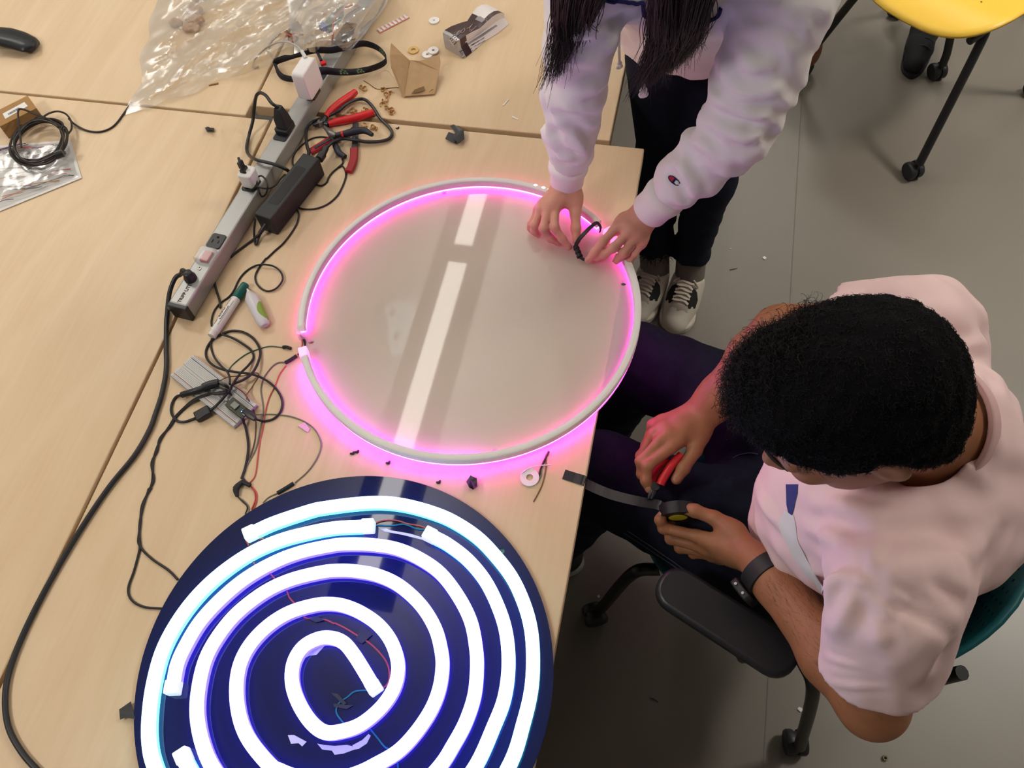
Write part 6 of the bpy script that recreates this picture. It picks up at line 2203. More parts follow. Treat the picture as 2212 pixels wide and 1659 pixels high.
# --- crushed milk carton
c0, c1 = A(22, 520, 1250, TZ), A(22, 1600, 430, TZ)
cx = _n(c1 - c0); cl_ = np.linalg.norm(c1 - c0)
CT = frame([c0[0], c0[1], TZ], cx)
car = thing('milk_carton', 'small crushed brown and white drink carton on the far table', 'carton', (c0[0], c0[1], TZ))
secs = [(0.0, 0.044, 0.040, 0.0), (0.006, 0.046, 0.042, 0.0), (0.024, 0.045, 0.040, 0.0), (0.048, 0.041, 0.034, 0.002), (0.066, 0.038, 0.028, 0.003), (0.084, 0.044, 0.034, 0.002), (0.100, 0.048, 0.038, 0.0), (0.114, 0.047, 0.036, 0.0), (0.126, 0.046, 0.030, 0.0), (0.134, 0.045, 0.022, 0.0)]
kk = cl_ / 0.134
M_cbr = mat('carton_brown', rgb(62, 38, 40), rough=0.35, coat=0.3)
M_cwh = mat('carton_white', rgb(222, 214, 214), rough=0.35)
M_cgr = mat('carton_grey', rgb(150, 142, 144), rough=0.35)
M_csi = mat('carton_silver', rgb(182, 182, 182), rough=0.3, metal=0.3)
R = []
for x, w, h, off in secs:
    R.append(np.array([(x * kk, y, z) for y, z in ((-w / 2 - .013, 0.001), (0, 0.001), (w / 2, 0.001), (w / 2 + .001, h * .5), (w / 2, h), (w * .12, h + .0015), (-w * 0.28, h), (-w / 2, h * 0.96), (-w / 2 - .001, h * .5))]))
b = MB().rings(R, T=CT)
nn = len(R[0])
fm = []
for i in range(len(secs) - 1):
    for j in range(nn):
        if i == 0: fm.append(3)
        elif i == 1: fm.append(0)
        elif j in (7, 8): fm.append(1)           # nutrition side
        elif j == 6: fm.append(0)
        elif j in (4, 5): fm.append(0 if i < 5 else 1)
        elif j in (2, 3): fm.append(2)
        else: fm.append(0)
fm += [3, 2]
b.m = fm
b.build('carton_body', [M_cbr, M_cwh, M_cgr, M_csi], car, angle=25)
bv_c = bvh_of(np.vstack(b.v), b.f)
M_prn = mat('carton_print', (0.05, 0.03, 0.035, 1), rough=0.6)
M_prp = mat('carton_pale_print', rgb(176, 150, 152), rough=0.5)
decal('printed_panel', cp(22, (430, 950), (560, 815), (695, 970), (550, 1098)), bv_c, 0.0005, M_cwh, car)
for i in range(4):
    x, y = 470 + 38 * i, 985 + 22 * i - 15 * i
    decal('printed_line', cp(22, (462 + 30 * i, 930 + 42 * i), (560 + 32 * i, 838 + 42 * i), (572 + 32 * i, 852 + 42 * i), (474 + 30 * i, 946 + 42 * i)), bv_c, 0.0008, M_prn, car, rings=2)
decal('printed_panel', cp(22, (1065, 470), (1120, 395), (1200, 395), (1310, 470), (1220, 545), (1190, 520)), bv_c, 0.0006, M_cgr, car)
decal('printed_stripe', cp(22, (880, 1040), (1560, 590), (1600, 620), (1250, 860), (900, 1075)), bv_c, 0.0006, M_cgr, car)
decal('printed_stripe', cp(22, (820, 1000), (960, 890), (985, 905), (835, 1022)), bv_c, 0.0006, M_cwh, car, rings=2)
for pts in ([(640, 850), (700, 790), (760, 720), (815, 690), (800, 760), (740, 800), (720, 750)], [(870, 690), (930, 660), (1000, 590), (930, 690), (990, 730), (1100, 630)], [(930, 740), (960, 760), (1020, 700)]):
    stitch('printed_script', [(930 + x / 11.06, y / 11.06) for x, y in pts], bv_c, 0.0006, M_prp, car)
for i in range(7):
    a, e = (690 + 16 * i, 1235 + 28 * i), (1280 + 10 * i - 60 * (i % 2), 905 + 30 * i)
    seg = [lerp(a, e, t) for t in np.linspace(0, 1, 12)]
    for g in range(0, 11, 2 if i else 1):
        if (g + i) % 5 == 4: continue
        stitch('printed_text', [(930 + q[0] / 11.06, q[1] / 11.06) for q in (seg[g], lerp(seg[g], seg[g + 1], .5), seg[g + 1])], bv_c, 0.0007 if i == 0 else 0.00045, M_prn, car)
# --- washers
M_nyl = mat('nylon_white', (0.75, 0.72, 0.70, 1))
M_tan = mat('tan_fibre', rgb(206, 168, 104), rough=0.6)


def washer(k, x, y, ro, ri, th, m, label, z=TZ + .0003, tilt=None):
    c = A(k, x, y, z)
    V, F = flat2d([circ(c, ro, 32), circ(c, ri, 20)], z, z + th)
    return tag(mesh('washer', V, F, m, smooth=False), label, 'washer')


washer(3, 655, 190, 0.0118, 0.0022, 0.003, M_nyl, 'white nylon washer with a tiny hole beside the pink comb')
washer(3, 470, 455, 0.0120, 0.0052, 0.003, M_tan, 'tan fibre washer above the folded cardboard')
washer(3, 595, 495, 0.0118, 0.0032, 0.003, M_nyl, 'white nylon washer partly under the folded cardboard')
washer(3, 648, 458, 0.0118, 0.0032, 0.003, M_nyl, 'white nylon washer resting on the one by the folded cardboard', z=TZ + .0037)
washer(18, 695, 1330, 0.0150, 0.0056, 0.0035, M_nyl, 'white nylon washer near the table edge below the pink ring')

# --- pink and white comb strip
q0, q1 = A(3, 160, 292, TZ), A(3, 425, 155, TZ)
T = frame([q0[0], q0[1], TZ], _n(q1 - q0)); L = np.linalg.norm(q1 - q0)
cs = thing('comb_strip', 'narrow pink and white notched strip beside the small bag', 'strip', (q0[0], q0[1], TZ))
MB().box((L / 2, 0.002, 0.0012), (L, 0.014, 0.0018), T).build('strip_base', mat('pink_acrylic', rgb(222, 150, 140), rough=0.3), cs, smooth=False)
for i in range(8):
    MB().prism([(L * (i + .12) / 8, -0.004), (L * (i + .85) / 8, -0.004), (L * (i + .62) / 8, 0.010), (L * (i + .2) / 8, 0.010)], 0.0022, 0.0034, T).build('tooth', mat('white_acrylic', (0.78, 0.72, 0.72, 1), rough=0.3), cs, smooth=False)

# --- folded cardboard
M_card = mat('cardboard', rgb(176, 146, 108), rough=0.85, noise_amt=0.06, noise_scale=60)
cb_ = thing('folded_cardboard', 'folded piece of brown cardboard standing open near the carton', 'cardboard', A(3, 420, 800, TZ))
fa0, fa1 = A(3, 442, 545, TZ + .032), A(3, 396, 866, TZ + .003)


def slab(pts, th, name, m, parent):
    pts = [np.asarray(p) for p in pts]
    n_ = _n(np.cross(pts[1] - pts[0], pts[2] - pts[0]))
    V = [p for p in pts] + [p + n_ * th for p in pts]
    k = len(pts)
    F = [tuple(range(k))[::-1], tuple(range(k, 2 * k))] + [(i, (i + 1) % k, k + (i + 1) % k, k + i) for i in range(k)]
    return mesh(name, np.array(V), F, m, parent, smooth=False)


slab([fa1, A(3, 660, 848, TZ + .002), A(3, 672, 790, TZ + .006), A(3, 700, 640, TZ + .018), A(3, 712, 560, TZ + .026), A(3, 705, 500, TZ + .030), A(3, 600, 535, TZ + .032), A(3, 520, 552, TZ + .032), fa0], 0.0025, 'cardboard_panel', M_card, cb_)
slab([fa0, A(3, 380, 490, TZ + .046), A(3, 272, 386, TZ + .066), A(3, 262, 490, TZ + .058), A(3, 275, 600, TZ + .045), A(3, 335, 745, TZ + .020), A(3, 375, 855, TZ + .004), fa1], 0.0025, 'cardboard_panel', M_card, cb_)
slab([A(3, 453, 838, TZ + .0085), A(3, 520, 828, TZ + .0085), A(3, 572, 808, TZ + .010), A(3, 562, 772, TZ + .012), A(3, 480, 802, TZ + .011)], 0.0004, 'torn_patch', mat('cardboard_dark', rgb(120, 94, 62), rough=0.9), cb_)
slab([A(3, 606, 826, TZ + .0088), A(3, 650, 800, TZ + .010), A(3, 640, 796, TZ + .0102)], 0.0004, 'torn_patch', mat('cardboard_dark', rgb(120, 94, 62)), cb_)

# --- brown shavings
rs = np.random.RandomState(4)
M_shav = mat('brown_shaving', rgb(186, 146, 94), rough=0.8)
spots = cp(3, (196, 800), (230, 850), (262, 828), (216, 900), (196, 935), (228, 965), (262, 985), (275, 1005)) + cp(2, (1160, 780), (1190, 795), (1085, 990), (1110, 1000), (1190, 985), (1215, 990), (1290, 1150), (1190, 1125), (1265, 1140))
for (x, y) in spots:
    c = at(x, y, TZ + .003)
    a0 = rs.rand() * 6.28; r = 0.0035 + 0.003 * rs.rand()
    P = [c + np.array([r * math.cos(a0 + t) * (1 + .25 * math.sin(3 * t)), r * math.sin(a0 + t), 0.0015 * math.sin(2.3 * t + a0)]) for t in np.linspace(0, 5.0 + rs.rand(), 14)]
    tag(MB().sweep([(-0.0006, -0.002), (0.0006, -0.002), (0.0006, 0.002), (-0.0006, 0.002)], np.array(P), fixed_up=True).build('shaving', M_shav), 'small brown curled shaving on the table near the red pliers', 'shaving', 'brown shavings by the pliers')
cable('wire_snippet', 'short brown bent wire left of the folded cardboard', 'wire', cp(2, (1185, 722), (1230, 750), (1290, 792), (1340, 798), (1420, 788), (1505, 783)), 0.0008, M_wbrown)
cable('thread_loop', 'thin clear thread loop left of the folded cardboard', 'thread', cp(2, (1340, 710), (1335, 660), (1365, 632), (1410, 640), (1440, 680), (1500, 720)), 0.0005, mat('pale_thread', (0.62, 0.56, 0.48, 1), rough=0.4))


# --- scraps of black tape
def tape_lump(k, polys, label, zs=None):
    b = MB(); rs2 = np.random.RandomState(len(label))
    for i, poly in enumerate(polys):
        zz = [TZ + .0006 + 0.004 * i + 0.006 * rs2.rand() for _ in poly]
        pts = [A(k, p[0], p[1], z) for p, z in zip(poly, zz)]
        n_ = len(pts)
        b.add(np.array(pts + [p + np.array([0, 0, .0012]) for p in pts]), [tuple(range(n_))[::-1], tuple(range(n_, 2 * n_))] + [(a, (a + 1) % n_, n_ + (a + 1) % n_, n_ + a) for a in range(n_)])
    return tag(b.build('tape_scrap', M_tape, smooth=False), label, 'tape')


tape_lump(3, [[(755, 1245), (785, 1185), (870, 1215), (850, 1290)], [(800, 1130), (830, 1118), (920, 1170), (905, 1215), (850, 1200)], [(840, 1190), (920, 1165), (925, 1245), (870, 1290), (835, 1250)]], 'crumpled black tape scrap lying across the table seam')
tape_lump(18, [[(178, 1360), (215, 1312), (265, 1335), (262, 1395), (235, 1425), (200, 1405)], [(200, 1330), (215, 1308), (232, 1330), (225, 1370)], [(215, 1345), (262, 1330), (268, 1400), (240, 1420)]], 'crumpled black tape scrap just below the pink ring')
tape_lump(1, [[(1530, 955), (1600, 958), (1602, 980), (1545, 982)], [(1540, 950), (1562, 950), (1590, 975), (1550, 978)]], 'tiny black tape scrap on the bare table left of the strip')
for k, x, y, lb in ((19, 665, 1162, 'tiny black crumb below the ring, left of a second crumb'), (19, 706, 1148, 'tiny black crumb standing upright below the ring'), (19, 986, 1246, 'tiny black crumb close to the ring glow'), (19, 1438, 1420, 'tiny black crumb beside the black disc rim'), (3, 325, 1150, 'tiny black crumb right of the looped adapter cord')):
    c = A(k, x, y, TZ + .0012)
    b = MB().ball(c, (0.0042, 0.0022, 0.0012), 7, 5); b.ball(c + [0.002, 0.002, 0.0006], (0.002, 0.0028, 0.0012), 6, 5)
    tag(b.build('crumb', M_dirt, angle=None), lb, 'scrap')
bit('plastic_shard', 'white plastic shard on the far table right of the cardboard', (780 + 1295 / 4.148, 922 / 4.148), [(-5, -9), (-2, -2), (3, 10), (5, 9), (1, -2), (-2, -9)], M_nyl, z=.0012, zb=TZ + .0003)
bit('plastic_shard', 'small white rectangular chip on the far table near the seam', (780 + 1380 / 4.148, 1060 / 4.148), [(-8, 2), (-6, 5), (8, -2), (7, -5)], M_nyl, z=.0012, zb=TZ + .0003)
bit('wood_chip', 'brown wood chip beside the large clear bag', (280 + 1008 / 5.53, 1015 / 5.53), [(-10, -5), (-8, -1), (8, 7), (9, 3)], mat('brown_chip', rgb(140, 106, 70), rough=0.9), z=.002, zb=TZ + .0003)
bit('acrylic_chip', 'pink translucent acrylic chip left of the ring glow', (320 + 1475 / 4.365, 680 + 1065 / 4.365), [(-12, 1), (-2, 9), (10, -1), (9, -8), (4, -6)], mat('pink_chip', rgb(228, 176, 206), rough=0.2), z=.002, zb=TZ + .0003, cat='chip')
for pts, m_, r, lb in (([(850, 1112), (822, 1170), (790, 1240), (770, 1312)], M_wblack, .0016, 'short black wire offcut beside the washer below the ring'),
                       ([(828, 1140), (826, 1250), (800, 1370), (765, 1450), (725, 1522)], M_wbrown, .0010, 'brown wire offcut beside the washer below the ring'),
                       ([(790, 1250), (785, 1310), (765, 1350)], M_wgrey, .0012, 'short grey wire offcut beside the washer below the ring'),
                       ([(625, 1296), (680, 1255), (760, 1230), (872, 1222)], mat('white_thread', (0.78, 0.72, 0.74, 1)), .0008, 'white thread lying over the washer below the ring')):
    cable('wire_offcut', lb, 'wire', cp(18, *[p + (.004,) for p in pts]) if 'white thread' in lb else cp(18, *pts), r, m_)

# --- left side: mouse, small box, cable coil, component bag
top = np.array([(-100, 208), (0, 215), (90, 222), (190, 252), (262, 290), (284, 316)]); bot = np.array([(-100, 332), (0, 340), (100, 364), (180, 390), (245, 372), (286, 324)])


def mouse_pt(u, v):
    i = u * 5; k = min(int(i), 4); t = i - k
    p = lerp(lerp(top[k], top[k + 1], t), lerp(bot[k], bot[k + 1], t), v)
    z = TZ + .005 + .026 * (1 - u) ** 0.8 * (0.75 + 0.25 * math.sin(PI * v)) + .006 * math.sin(PI * v) * min(1, 5 * (1 - u) + .1)
    return A(1, p[0], p[1], z)


mu = thing('computer_mouse', 'black curved computer mouse at the left edge of the frame', 'mouse', A(1, 120, 310, TZ))
solidify(MB().grid(mouse_pt, 24, 12).build('shell', mat('mouse_black', (0.010, 0.012, 0.014, 1), rough=0.4), mu, angle=60), 0.004, -1)
MB().grid(lambda u, v: mouse_pt(u * .35, .46 + .08 * v) + np.array([0, 0, .0006]), 8, 2).build('scroll_strip', mat('mouse_grey', (0.03, 0.033, 0.036, 1), rough=0.3), mu)

ZB = TZ + 0.034
ba, bb_, bc2 = A(1, 205, 712, ZB), A(1, 272, 806, ZB), A(1, -2, 945, ZB)
bd = ba + bc2 - bb_
bx_ = thing('cardboard_box', 'small brown cardboard box with barcode label at left', 'box', lerp(ba, bc2, .5) - [0, 0, .034])
V = [p for p in (ba, bb_, bc2, bd)] + [p - [0, 0, .0335] for p in (ba, bb_, bc2, bd)]
mesh('carton_shell', np.array(V), [(0, 1, 2, 3), (4, 7, 6, 5), (0, 4, 5, 1), (1, 5, 6, 2), (2, 6, 7, 3), (3, 7, 4, 0)], mat('kraft_board', rgb(158, 120, 74), rough=0.8, noise_amt=.05, noise_scale=50), bx_, smooth=False, bevel=.0008)
slab([A(1, 40, 888, ZB + .0003), A(1, 208, 792, ZB + .0003), A(1, 182, 762, ZB + .0003), A(1, 20, 850, ZB + .0003)], .0003, 'label', M_paper, bx_)
b = MB(); rs = np.random.RandomState(2)
for i in range(14):
    t = .2 + .5 * i / 14
    p = lerp(A(1, 30, 872, ZB + .0008), A(1, 196, 778, ZB + .0008), t)
    w = 0.0004 + .0006 * rs.rand(); d = _n(A(1, 196, 778, ZB) - A(1, 30, 872, ZB)); e = np.cross([0, 0, 1], d)
    b.add([p - d * w - e * .0035, p + d * w - e * .0035, p + d * w + e * .0035, p - d * w + e * .0035], [(0, 1, 2, 3)])
b.build('barcode', M_prn, bx_, smooth=False)
e1, e2 = A(1, 60, 1045, TZ), A(1, 335, 858, TZ)

zb_ = thing('component_bag', 'clear bag of coloured component leads with white border at left', 'bag', A(1, 250, 1350, TZ))
quad = [A(1, *p, TZ + .001) for p in ((-120, 1100), (528, 1050), (612, 1332), (-60, 1605))]
inn = [lerp(q, np.mean(quad, 0), .07) for q in quad]
V = [q for q in quad] + [q + [0, 0, .002] for q in inn]
mesh('bag_border', np.array(quad + [q + np.array([0, 0, .0015]) for q in quad]), [(3, 2, 1, 0), (4, 5, 6, 7), (0, 1, 5, 4), (1, 2, 6, 5), (2, 3, 7, 6), (3, 0, 4, 7)], mat('foil_white', (0.62, 0.60, 0.59, 1), rough=0.3), zb_, smooth=False)
rs = np.random.RandomState(21)
colr = [M_wred, M_wbrown, M_wgrey, M_wblack, M_tool, mat('orange_wire', rgb(196, 120, 50)), mat('violet_wire', rgb(120, 90, 130)), mat('white_wire', (0.7, 0.68, 0.66, 1)), M_tool]
for i in range(64):
    u, v = rs.rand(), rs.rand()
    c = lerp(lerp(inn[0], inn[1], u), lerp(inn[3], inn[2], u), v)
    a = 0.42 + rs.randn() * 0.16
    ln = 0.016 + 0.022 * rs.rand()
    d = np.array([math.cos(a), math.sin(a), 0])
    z = np.array([0, 0, .003 + .006 * rs.rand()])
    ok_ = True
    P = crom([c - d * ln + z, c + z + np.array([0, 0.003 * rs.randn(), .001]), c + d * ln + z], 3)
    uv = [((p - quad[3]) @ _n(quad[2] - quad[3])) for p in P]
    if max(uv) > np.linalg.norm(quad[2] - quad[3]) - .006: continue
    MB().tube(P, 0.0007 + .0004 * rs.rand(), 5).build('component_lead', colr[i % len(colr)], zb_)
for i in range(10):
    u, v = .25 + .7 * rs.rand(), .08 + .3 * rs.rand()
    c = lerp(lerp(inn[0], inn[1], u), lerp(inn[3], inn[2], u), v)
    b = MB(); b.box((0, 0, .004), (.007, .004, .004), frame(c, (rs.randn(), rs.randn(), 0))); b.build('component', M_black, zb_, bevel=.0005)
V = []
nu_, nv_ = 30, 22
for i in range(nu_ + 1):
    for j in range(nv_ + 1):
        u, v = i / nu_, j / nv_
        p = lerp(lerp(inn[0], inn[1], u), lerp(inn[3], inn[2], u), v)
        e = min(1, 7 * min(u, 1 - u)) * min(1, 7 * min(v, 1 - v))
        V.append(p + [0, 0, .0022 + e * (.009 + .004 * noise.noise(Vector((p[0] * 50, p[1] * 50, 2))) + .0015 * abs(noise.noise(Vector((p[0] * 130, p[1] * 130, 5)))))])
mesh('bag_film', np.array(V), [(i * (nv_ + 1) + j, (i + 1) * (nv_ + 1) + j, (i + 1) * (nv_ + 1) + j + 1, i * (nv_ + 1) + j + 1) for i in range(nu_) for j in range(nv_)], film_mat('component_film', (0.66, 0.65, 0.66, 1), 0.16), zb_, angle=30)

rs = np.random.RandomState(14)
P = []
T_ = 7
for i in range(T_ * 26):
    a = 2 * PI * i / 26
    k_ = i // 26
    rx = 205 + 26 * math.sin(k_ * 1.9 + .5) + 8 * math.sin(a * 2 + k_)
    ry = 148 + 22 * math.cos(k_ * 1.3) + 7 * math.sin(a * 3 + k_ * 2)
    th = -0.45
    x, y = rx * math.cos(a), ry * math.sin(a)
    P.append(A(1, 288 + x * math.cos(th) - y * math.sin(th), 1058 + x * math.sin(th) + y * math.cos(th), TZ + .016 + .0022 * k_ + .002 * math.sin(a + k_)))
M_coil = mat('brown_black_cable', (0.018, 0.012, 0.010, 1), rough=0.45)
tail = [A(1, *p) for p in ((500, 1010, .772), (535, 960, .765), (528, 900, .762), (490, 850, .762), (430, 832, .764), (370, 845, .768), (330, 868, .772))]
co_ = thing('cable_coil', 'dark brown coiled cable lying over the small box and component bag', 'cable', A(1, 288, 1058, TZ))
MB().tube(crom(np.array(P), 2), 0.0021, 7).build('coil', M_coil, co_)
MB().tube(crom(np.array(tail), 5), 0.0021, 7).build('coil_tail', M_coil, co_)
MB().tube(crom(np.array([A(1, *p) for p in ((512, 885, .762), (560, 930, .755), (640, 972, .7525), (730, 985, .7525), (810, 965, .7525), (870, 920, .7525), (930, 840, .7525), (985, 762, .7525))]), 5), 0.0021, 7).build('coil_tail', M_coil, co_)
MB().tube(crom(np.array([A(1, *p) for p in ((340, 880, .790), (250, 845, .800), (165, 815, .805), (135, 830, .803), (140, 920, .795), (150, 1010, .785), (160, 1100, .778))]), 5), 0.0021, 7).build('coil_tail', M_coil, co_)
b = MB().cyl(A(1, 415, 1160, .785), A(1, 470, 1140, .785), 0.0085, n=14); b.build('coil_plug', M_black, co_)

# --- marker
m0, m1 = A(25, 800, 1385, TZ + .0088), A(25, 1418, 445, TZ + .0088)
md = _n(m1 - m0); ml_ = np.linalg.norm(m1 - m0)
mk = thing('marker', 'white dry-erase marker with dark green cap lying on the cables', 'marker', (m0[0], m0[1], TZ))
MB().lathe([(0, 0.0062), (0.0008, 0.0078), (0.010, 0.0080), (0.0105, 0.0086), (ml_ * .70, 0.0086), (ml_ * .715, 0.0076), (ml_ * .73, 0.0076)], m0, md, 28).build('barrel', mat('marker_white', (0.74, 0.71, 0.68, 1), rough=0.35), mk, angle=50)
MB().lathe([(ml_ * .715, 0.0082), (ml_ * .722, 0.0088), (ml_ * .96, 0.0080), (ml_ * .99, 0.0074), (ml_, 0.0060)], m0, md, 28).build('cap', mat('marker_green', rgb(0, 92, 84), rough=0.35), mk, angle=50)
MB().lathe([(-0.0002, 0.0050), (-0.0001, 0.0062)], m0, md, 24).build('end_plug', mat('pale_grey_plastic', (0.58, 0.57, 0.56, 1)), mk)
MT = frame(m0 + np.array([0, 0, 0.0088]), md)
side = MT[:3, 1]
tl = MT.copy(); nrm_ = _n(np.array([0, 0, 1.0]) + side * 0.55); tl[:3, 1] = np.cross(nrm_, md); tl[:3, 2] = nrm_
ctr_t = m0 + md * ml_ * .40 + nrm_ * 0.0087
M_mpr = mat('marker_print', (0.035, 0.035, 0.04, 1), rough=0.5)


def curved(name, V, F, m):
    """wraps flat print (x along, y round the barrel) on to the marker"""
    V = np.asarray(V, float); out = []
    for x, y, z in V:
        a = y / 0.0087
        out.append(m0 + md * (ml_ * .40 + x) + (0.00872 + max(z, 0)) * (nrm_ * math.cos(a) + tl[:3, 1] * math.sin(a)))
    return mesh(name, np.array(out), F, m, mk, smooth=False)


V, F = text_vf('EXPO', 0.0084, 0.0001, bold=True)
curved('logo_lettering', V + [0, 0, .0002], F, M_mpr)
o_, i_ = rrect(0.030, 0.0125, 0.002), rrect(0.0278, 0.0105, 0.0015)
V, F = flat2d([o_, i_], 0.0, 0.0002); curved('logo_frame', V, F, M_mpr)
for x, s_ in ((-0.026, 'dry erase'), (0.024, 'low odor')):
    V, F = text_vf(s_, 0.0046, 0.0001, shear=0.2); curved('small_print', V * [1, 1, 1] + [x, 0.0, .0002], F, M_mpr)
b = MB(); b.grid(lambda u, v: m0 + md * (ml_ * (.18 + .45 * u)) + 0.00875 * (nrm_ * math.cos(-.95 + .10 * v) + tl[:3, 1] * math.sin(-.95 + .10 * v)), 8, 2); b.build('small_print', mat('marker_grey_print', (0.25, 0.22, 0.22, 1)), mk)

# --- glue bottle
g0, g1 = A(25, 1475, 600, TZ + .009), A(25, 1765, 1195, TZ + .009)
gd = _n(g1 - g0); gl_ = np.linalg.norm(g1 - g0)
GT = frame([g0[0], g0[1], TZ + .0095], gd)
gb = thing('glue_bottle', 'small translucent white glue bottle with green label beside the marker', 'bottle', (g0[0], g0[1], TZ))
prof = [(-0.002, 0.004), (0.004, 0.0070), (0.012, 0.0115), (0.024, 0.0132), (gl_ * .55, 0.0122), (gl_ * .85, 0.0112), (gl_ * .96, 0.0100), (gl_, 0.0070)]


def gring(x, r, k=1.0, a0=0, a1=2 * PI, n=28):
    return np.array([(x, r * k * math.cos(a0 + (a1 - a0) * i / n), min(0.0092, r * 0.72) * k * math.sin(a0 + (a1 - a0) * i / n)) for i in range(n)])


MB().rings([gring(x, r) for x, r in prof], T=GT).build('bottle_body', mat('frosted_plastic', (0.66, 0.62, 0.66, 1), rough=0.3, alpha=0.9), gb)
xs = np.linspace(gl_ * .40, gl_ * .93, 8)
b = MB(); V = []; F = []
for i, x in enumerate(xs):
    r = np.interp(x, [p[0] for p in prof], [p[1] for p in prof])
    lim = 0.30 + 1.15 * math.sin(PI * min(1, (i + .6) / 7.6)) ** 0.7
    for j in range(9):
        a = PI / 2 * 0 + (PI * 0.04) + lim * j / 8
        V.append((x, r * 1.02 * math.cos(a), min(0.0092, r * .72) * 1.03 * math.sin(a)))
F = [(i * 9 + j, (i + 1) * 9 + j, (i + 1) * 9 + j + 1, i * 9 + j + 1) for i in range(7) for j in range(8)]
b.add(V, F, GT); b.build('label', mat('green_label', rgb(122, 156, 52), rough=0.4), gb)
b = MB().lathe([(-0.010, 0.0014), (-0.004, 0.0026), (-0.001, 0.0042), (0.003, 0.0045)], g0, gd, 14); b.build('nozzle', M_white, gb)

# --- breadboard and microcontroller
k0 = [A(6, *p, TZ + .0085) for p in ((420, 368), (214, 575), (806, 1048), (1024, 850))]
bx0 = _n((k0[2] + k0[3]) / 2 - (k0[0] + k0[1]) / 2); bl0 = np.linalg.norm((k0[2] + k0[3]) / 2 - (k0[0] + k0[1]) / 2)
bw0 = 0.053
bcn = np.mean(k0, 0)
WT = frame([bcn[0], bcn[1], TZ], bx0)
bd_ = thing('breadboard', 'pale grey solderless breadboard under the tangle of black cables', 'breadboard', (bcn[0], bcn[1], TZ))
M_bb = mat('breadboard_plastic', (0.56, 0.55, 0.53, 1), rough=0.45)
for y, w in ((0.0110, 0.0160), (-0.0110, 0.0160), (0.0233, 0.0062), (-0.0233, 0.0062)):
    o = MB().box((0, y, 0.0046), (bl0, w, 0.0088), WT).build('terminal_row' if w > .01 else 'power_rail', M_bb, bd_, smooth=False, bevel=0.0006)
b = MB().box((0, 0, 0.0028), (bl0, 0.0536, 0.0050), WT); b.build('base', M_bb, bd_, smooth=False)
hb = MB()
nc = int(bl0 / 0.00262) - 3
for i in range(nc):
    x = -bl0 / 2 + 0.005 + i * 0.00262
    for y in (0.0058, 0.0084, 0.0110, 0.0136, 0.0162, -0.0058, -0.0084, -0.0110, -0.0136, -0.0162, 0.0220, 0.0246, -0.0220, -0.0246):
        hb.add([(x - .0006, y - .0006, .00906), (x + .0006, y - .0006, .00906), (x + .0006, y + .0006, .00906), (x - .0006, y + .0006, .00906)], [(0, 1, 2, 3)], WT)
tag(hb.build('hole', mat('hole_shadow', (0.16, 0.15, 0.15, 1), rough=0.9), bd_, smooth=False), kind='stuff')
for y, m_ in ((0.0268, mat('rail_red', rgb(206, 140, 128))), (0.0201, mat('rail_blue', rgb(140, 150, 176))), (-0.0201, mat('rail_red', rgb(206, 140, 128))), (-0.0268, mat('rail_blue', rgb(140, 150, 176)))):
    MB().box((0, y, 0.0090), (bl0 * .96, 0.0007, 0.0003), WT).build('rail_stripe', m_, bd_, smooth=False)
uc = A(6, 845, 880, TZ + .018)
mc = thing('microcontroller', 'small dark microcontroller board with lit blue lights on the breadboard', 'circuit board', uc)
UT = frame([uc[0], uc[1], TZ + .0092], bx0)
MB().box((0, 0, .0096), (.044, .020, .0016), UT).build('board', mat('pcb_dark', rgb(46, 50, 40), rough=0.4), mc, smooth=False)
b = MB(); b.box((-.006, 0, .0116), (.013, .011, .0024), UT); b.build('metal_shield', mat('tin', (0.20, 0.20, 0.18, 1), rough=0.45, metal=0.6), mc, bevel=.0005)
b = MB()
for s in (-1, 1):
    b.box((0, .0088 * s, .0055), (.040, .0024, .0062), UT)
b.build('header_strip', M_black, mc)
for s in (-1, 1):
    b = MB()
    for i in range(15):
        b.box((-.0185 + .00264 * i, .0088 * s, .0118), (.0007, .0007, .003), UT)
    tag(b.build('pin', mat('gold_pin', (0.5, 0.38, 0.16, 1), rough=0.3, metal=0.9), mc, smooth=False), kind='stuff')
b = MB(); b.box((.0205, 0, .0118), (.006, .008, .003), UT); b.build('usb_socket', mat('tin', (0.45, 0.44, 0.40, 1)), mc)
for i in (0, 1):
    b = MB(); b.box((.012, .003 - .0035 * i, .0110), (.0022, .0013, .0010), UT); b.build('led', mat('led_blue', (0.2, 0.6, 1, 1), emit=(0.12, 0.55, 1.0), estr=9.0), mc)

# --- the cable tangle
def lift(pts, z):
    return [(p[0], p[1], z) for p in pts]


usb = thing('usb_cable', 'black usb cable looped over the breadboard with a square connector', 'cable', A(6, 900, 640, TZ))
MB().tube(px_path(cp(6, (690, 182), (620, 222, .001), (565, 290), (543, 360), (565, 430, .006), (640, 492, .009), (740, 526, .010), (850, 543, .010), (980, 562, .010), (1100, 610, .004), (1200, 690), (1262, 800), (1252, 905), (1185, 978), (1100, 1002), (1040, 992, .004), (1000, 975, .010)), .0021), .0021, 8).build('cable', M_wblack, usb)
b = MB().tube([A(6, 1010, 985, TZ + .020), A(6, 960, 950, TZ + .021), A(6, 905, 905, TZ + .021)], 1.0, 8, scale=[.004, .0058, .0052]); b.build('micro_plug', M_black, usb)
MB().tube(px_path(cp(6, (700, 178), (790, 152), (900, 165), (1000, 232), (1056, 335), (1040, 440, .004), (985, 545, .010), (900, 612, .013), (800, 655, .016), (775, 700, .016), (700, 795, .014), (640, 858, .012), (590, 895, .008)), .0023), .0023, 8).build('cable', M_wblack, usb)
P0_, P1_ = A(6, 585, 895, TZ + .0085), A(6, 450, 970, TZ + .0065)
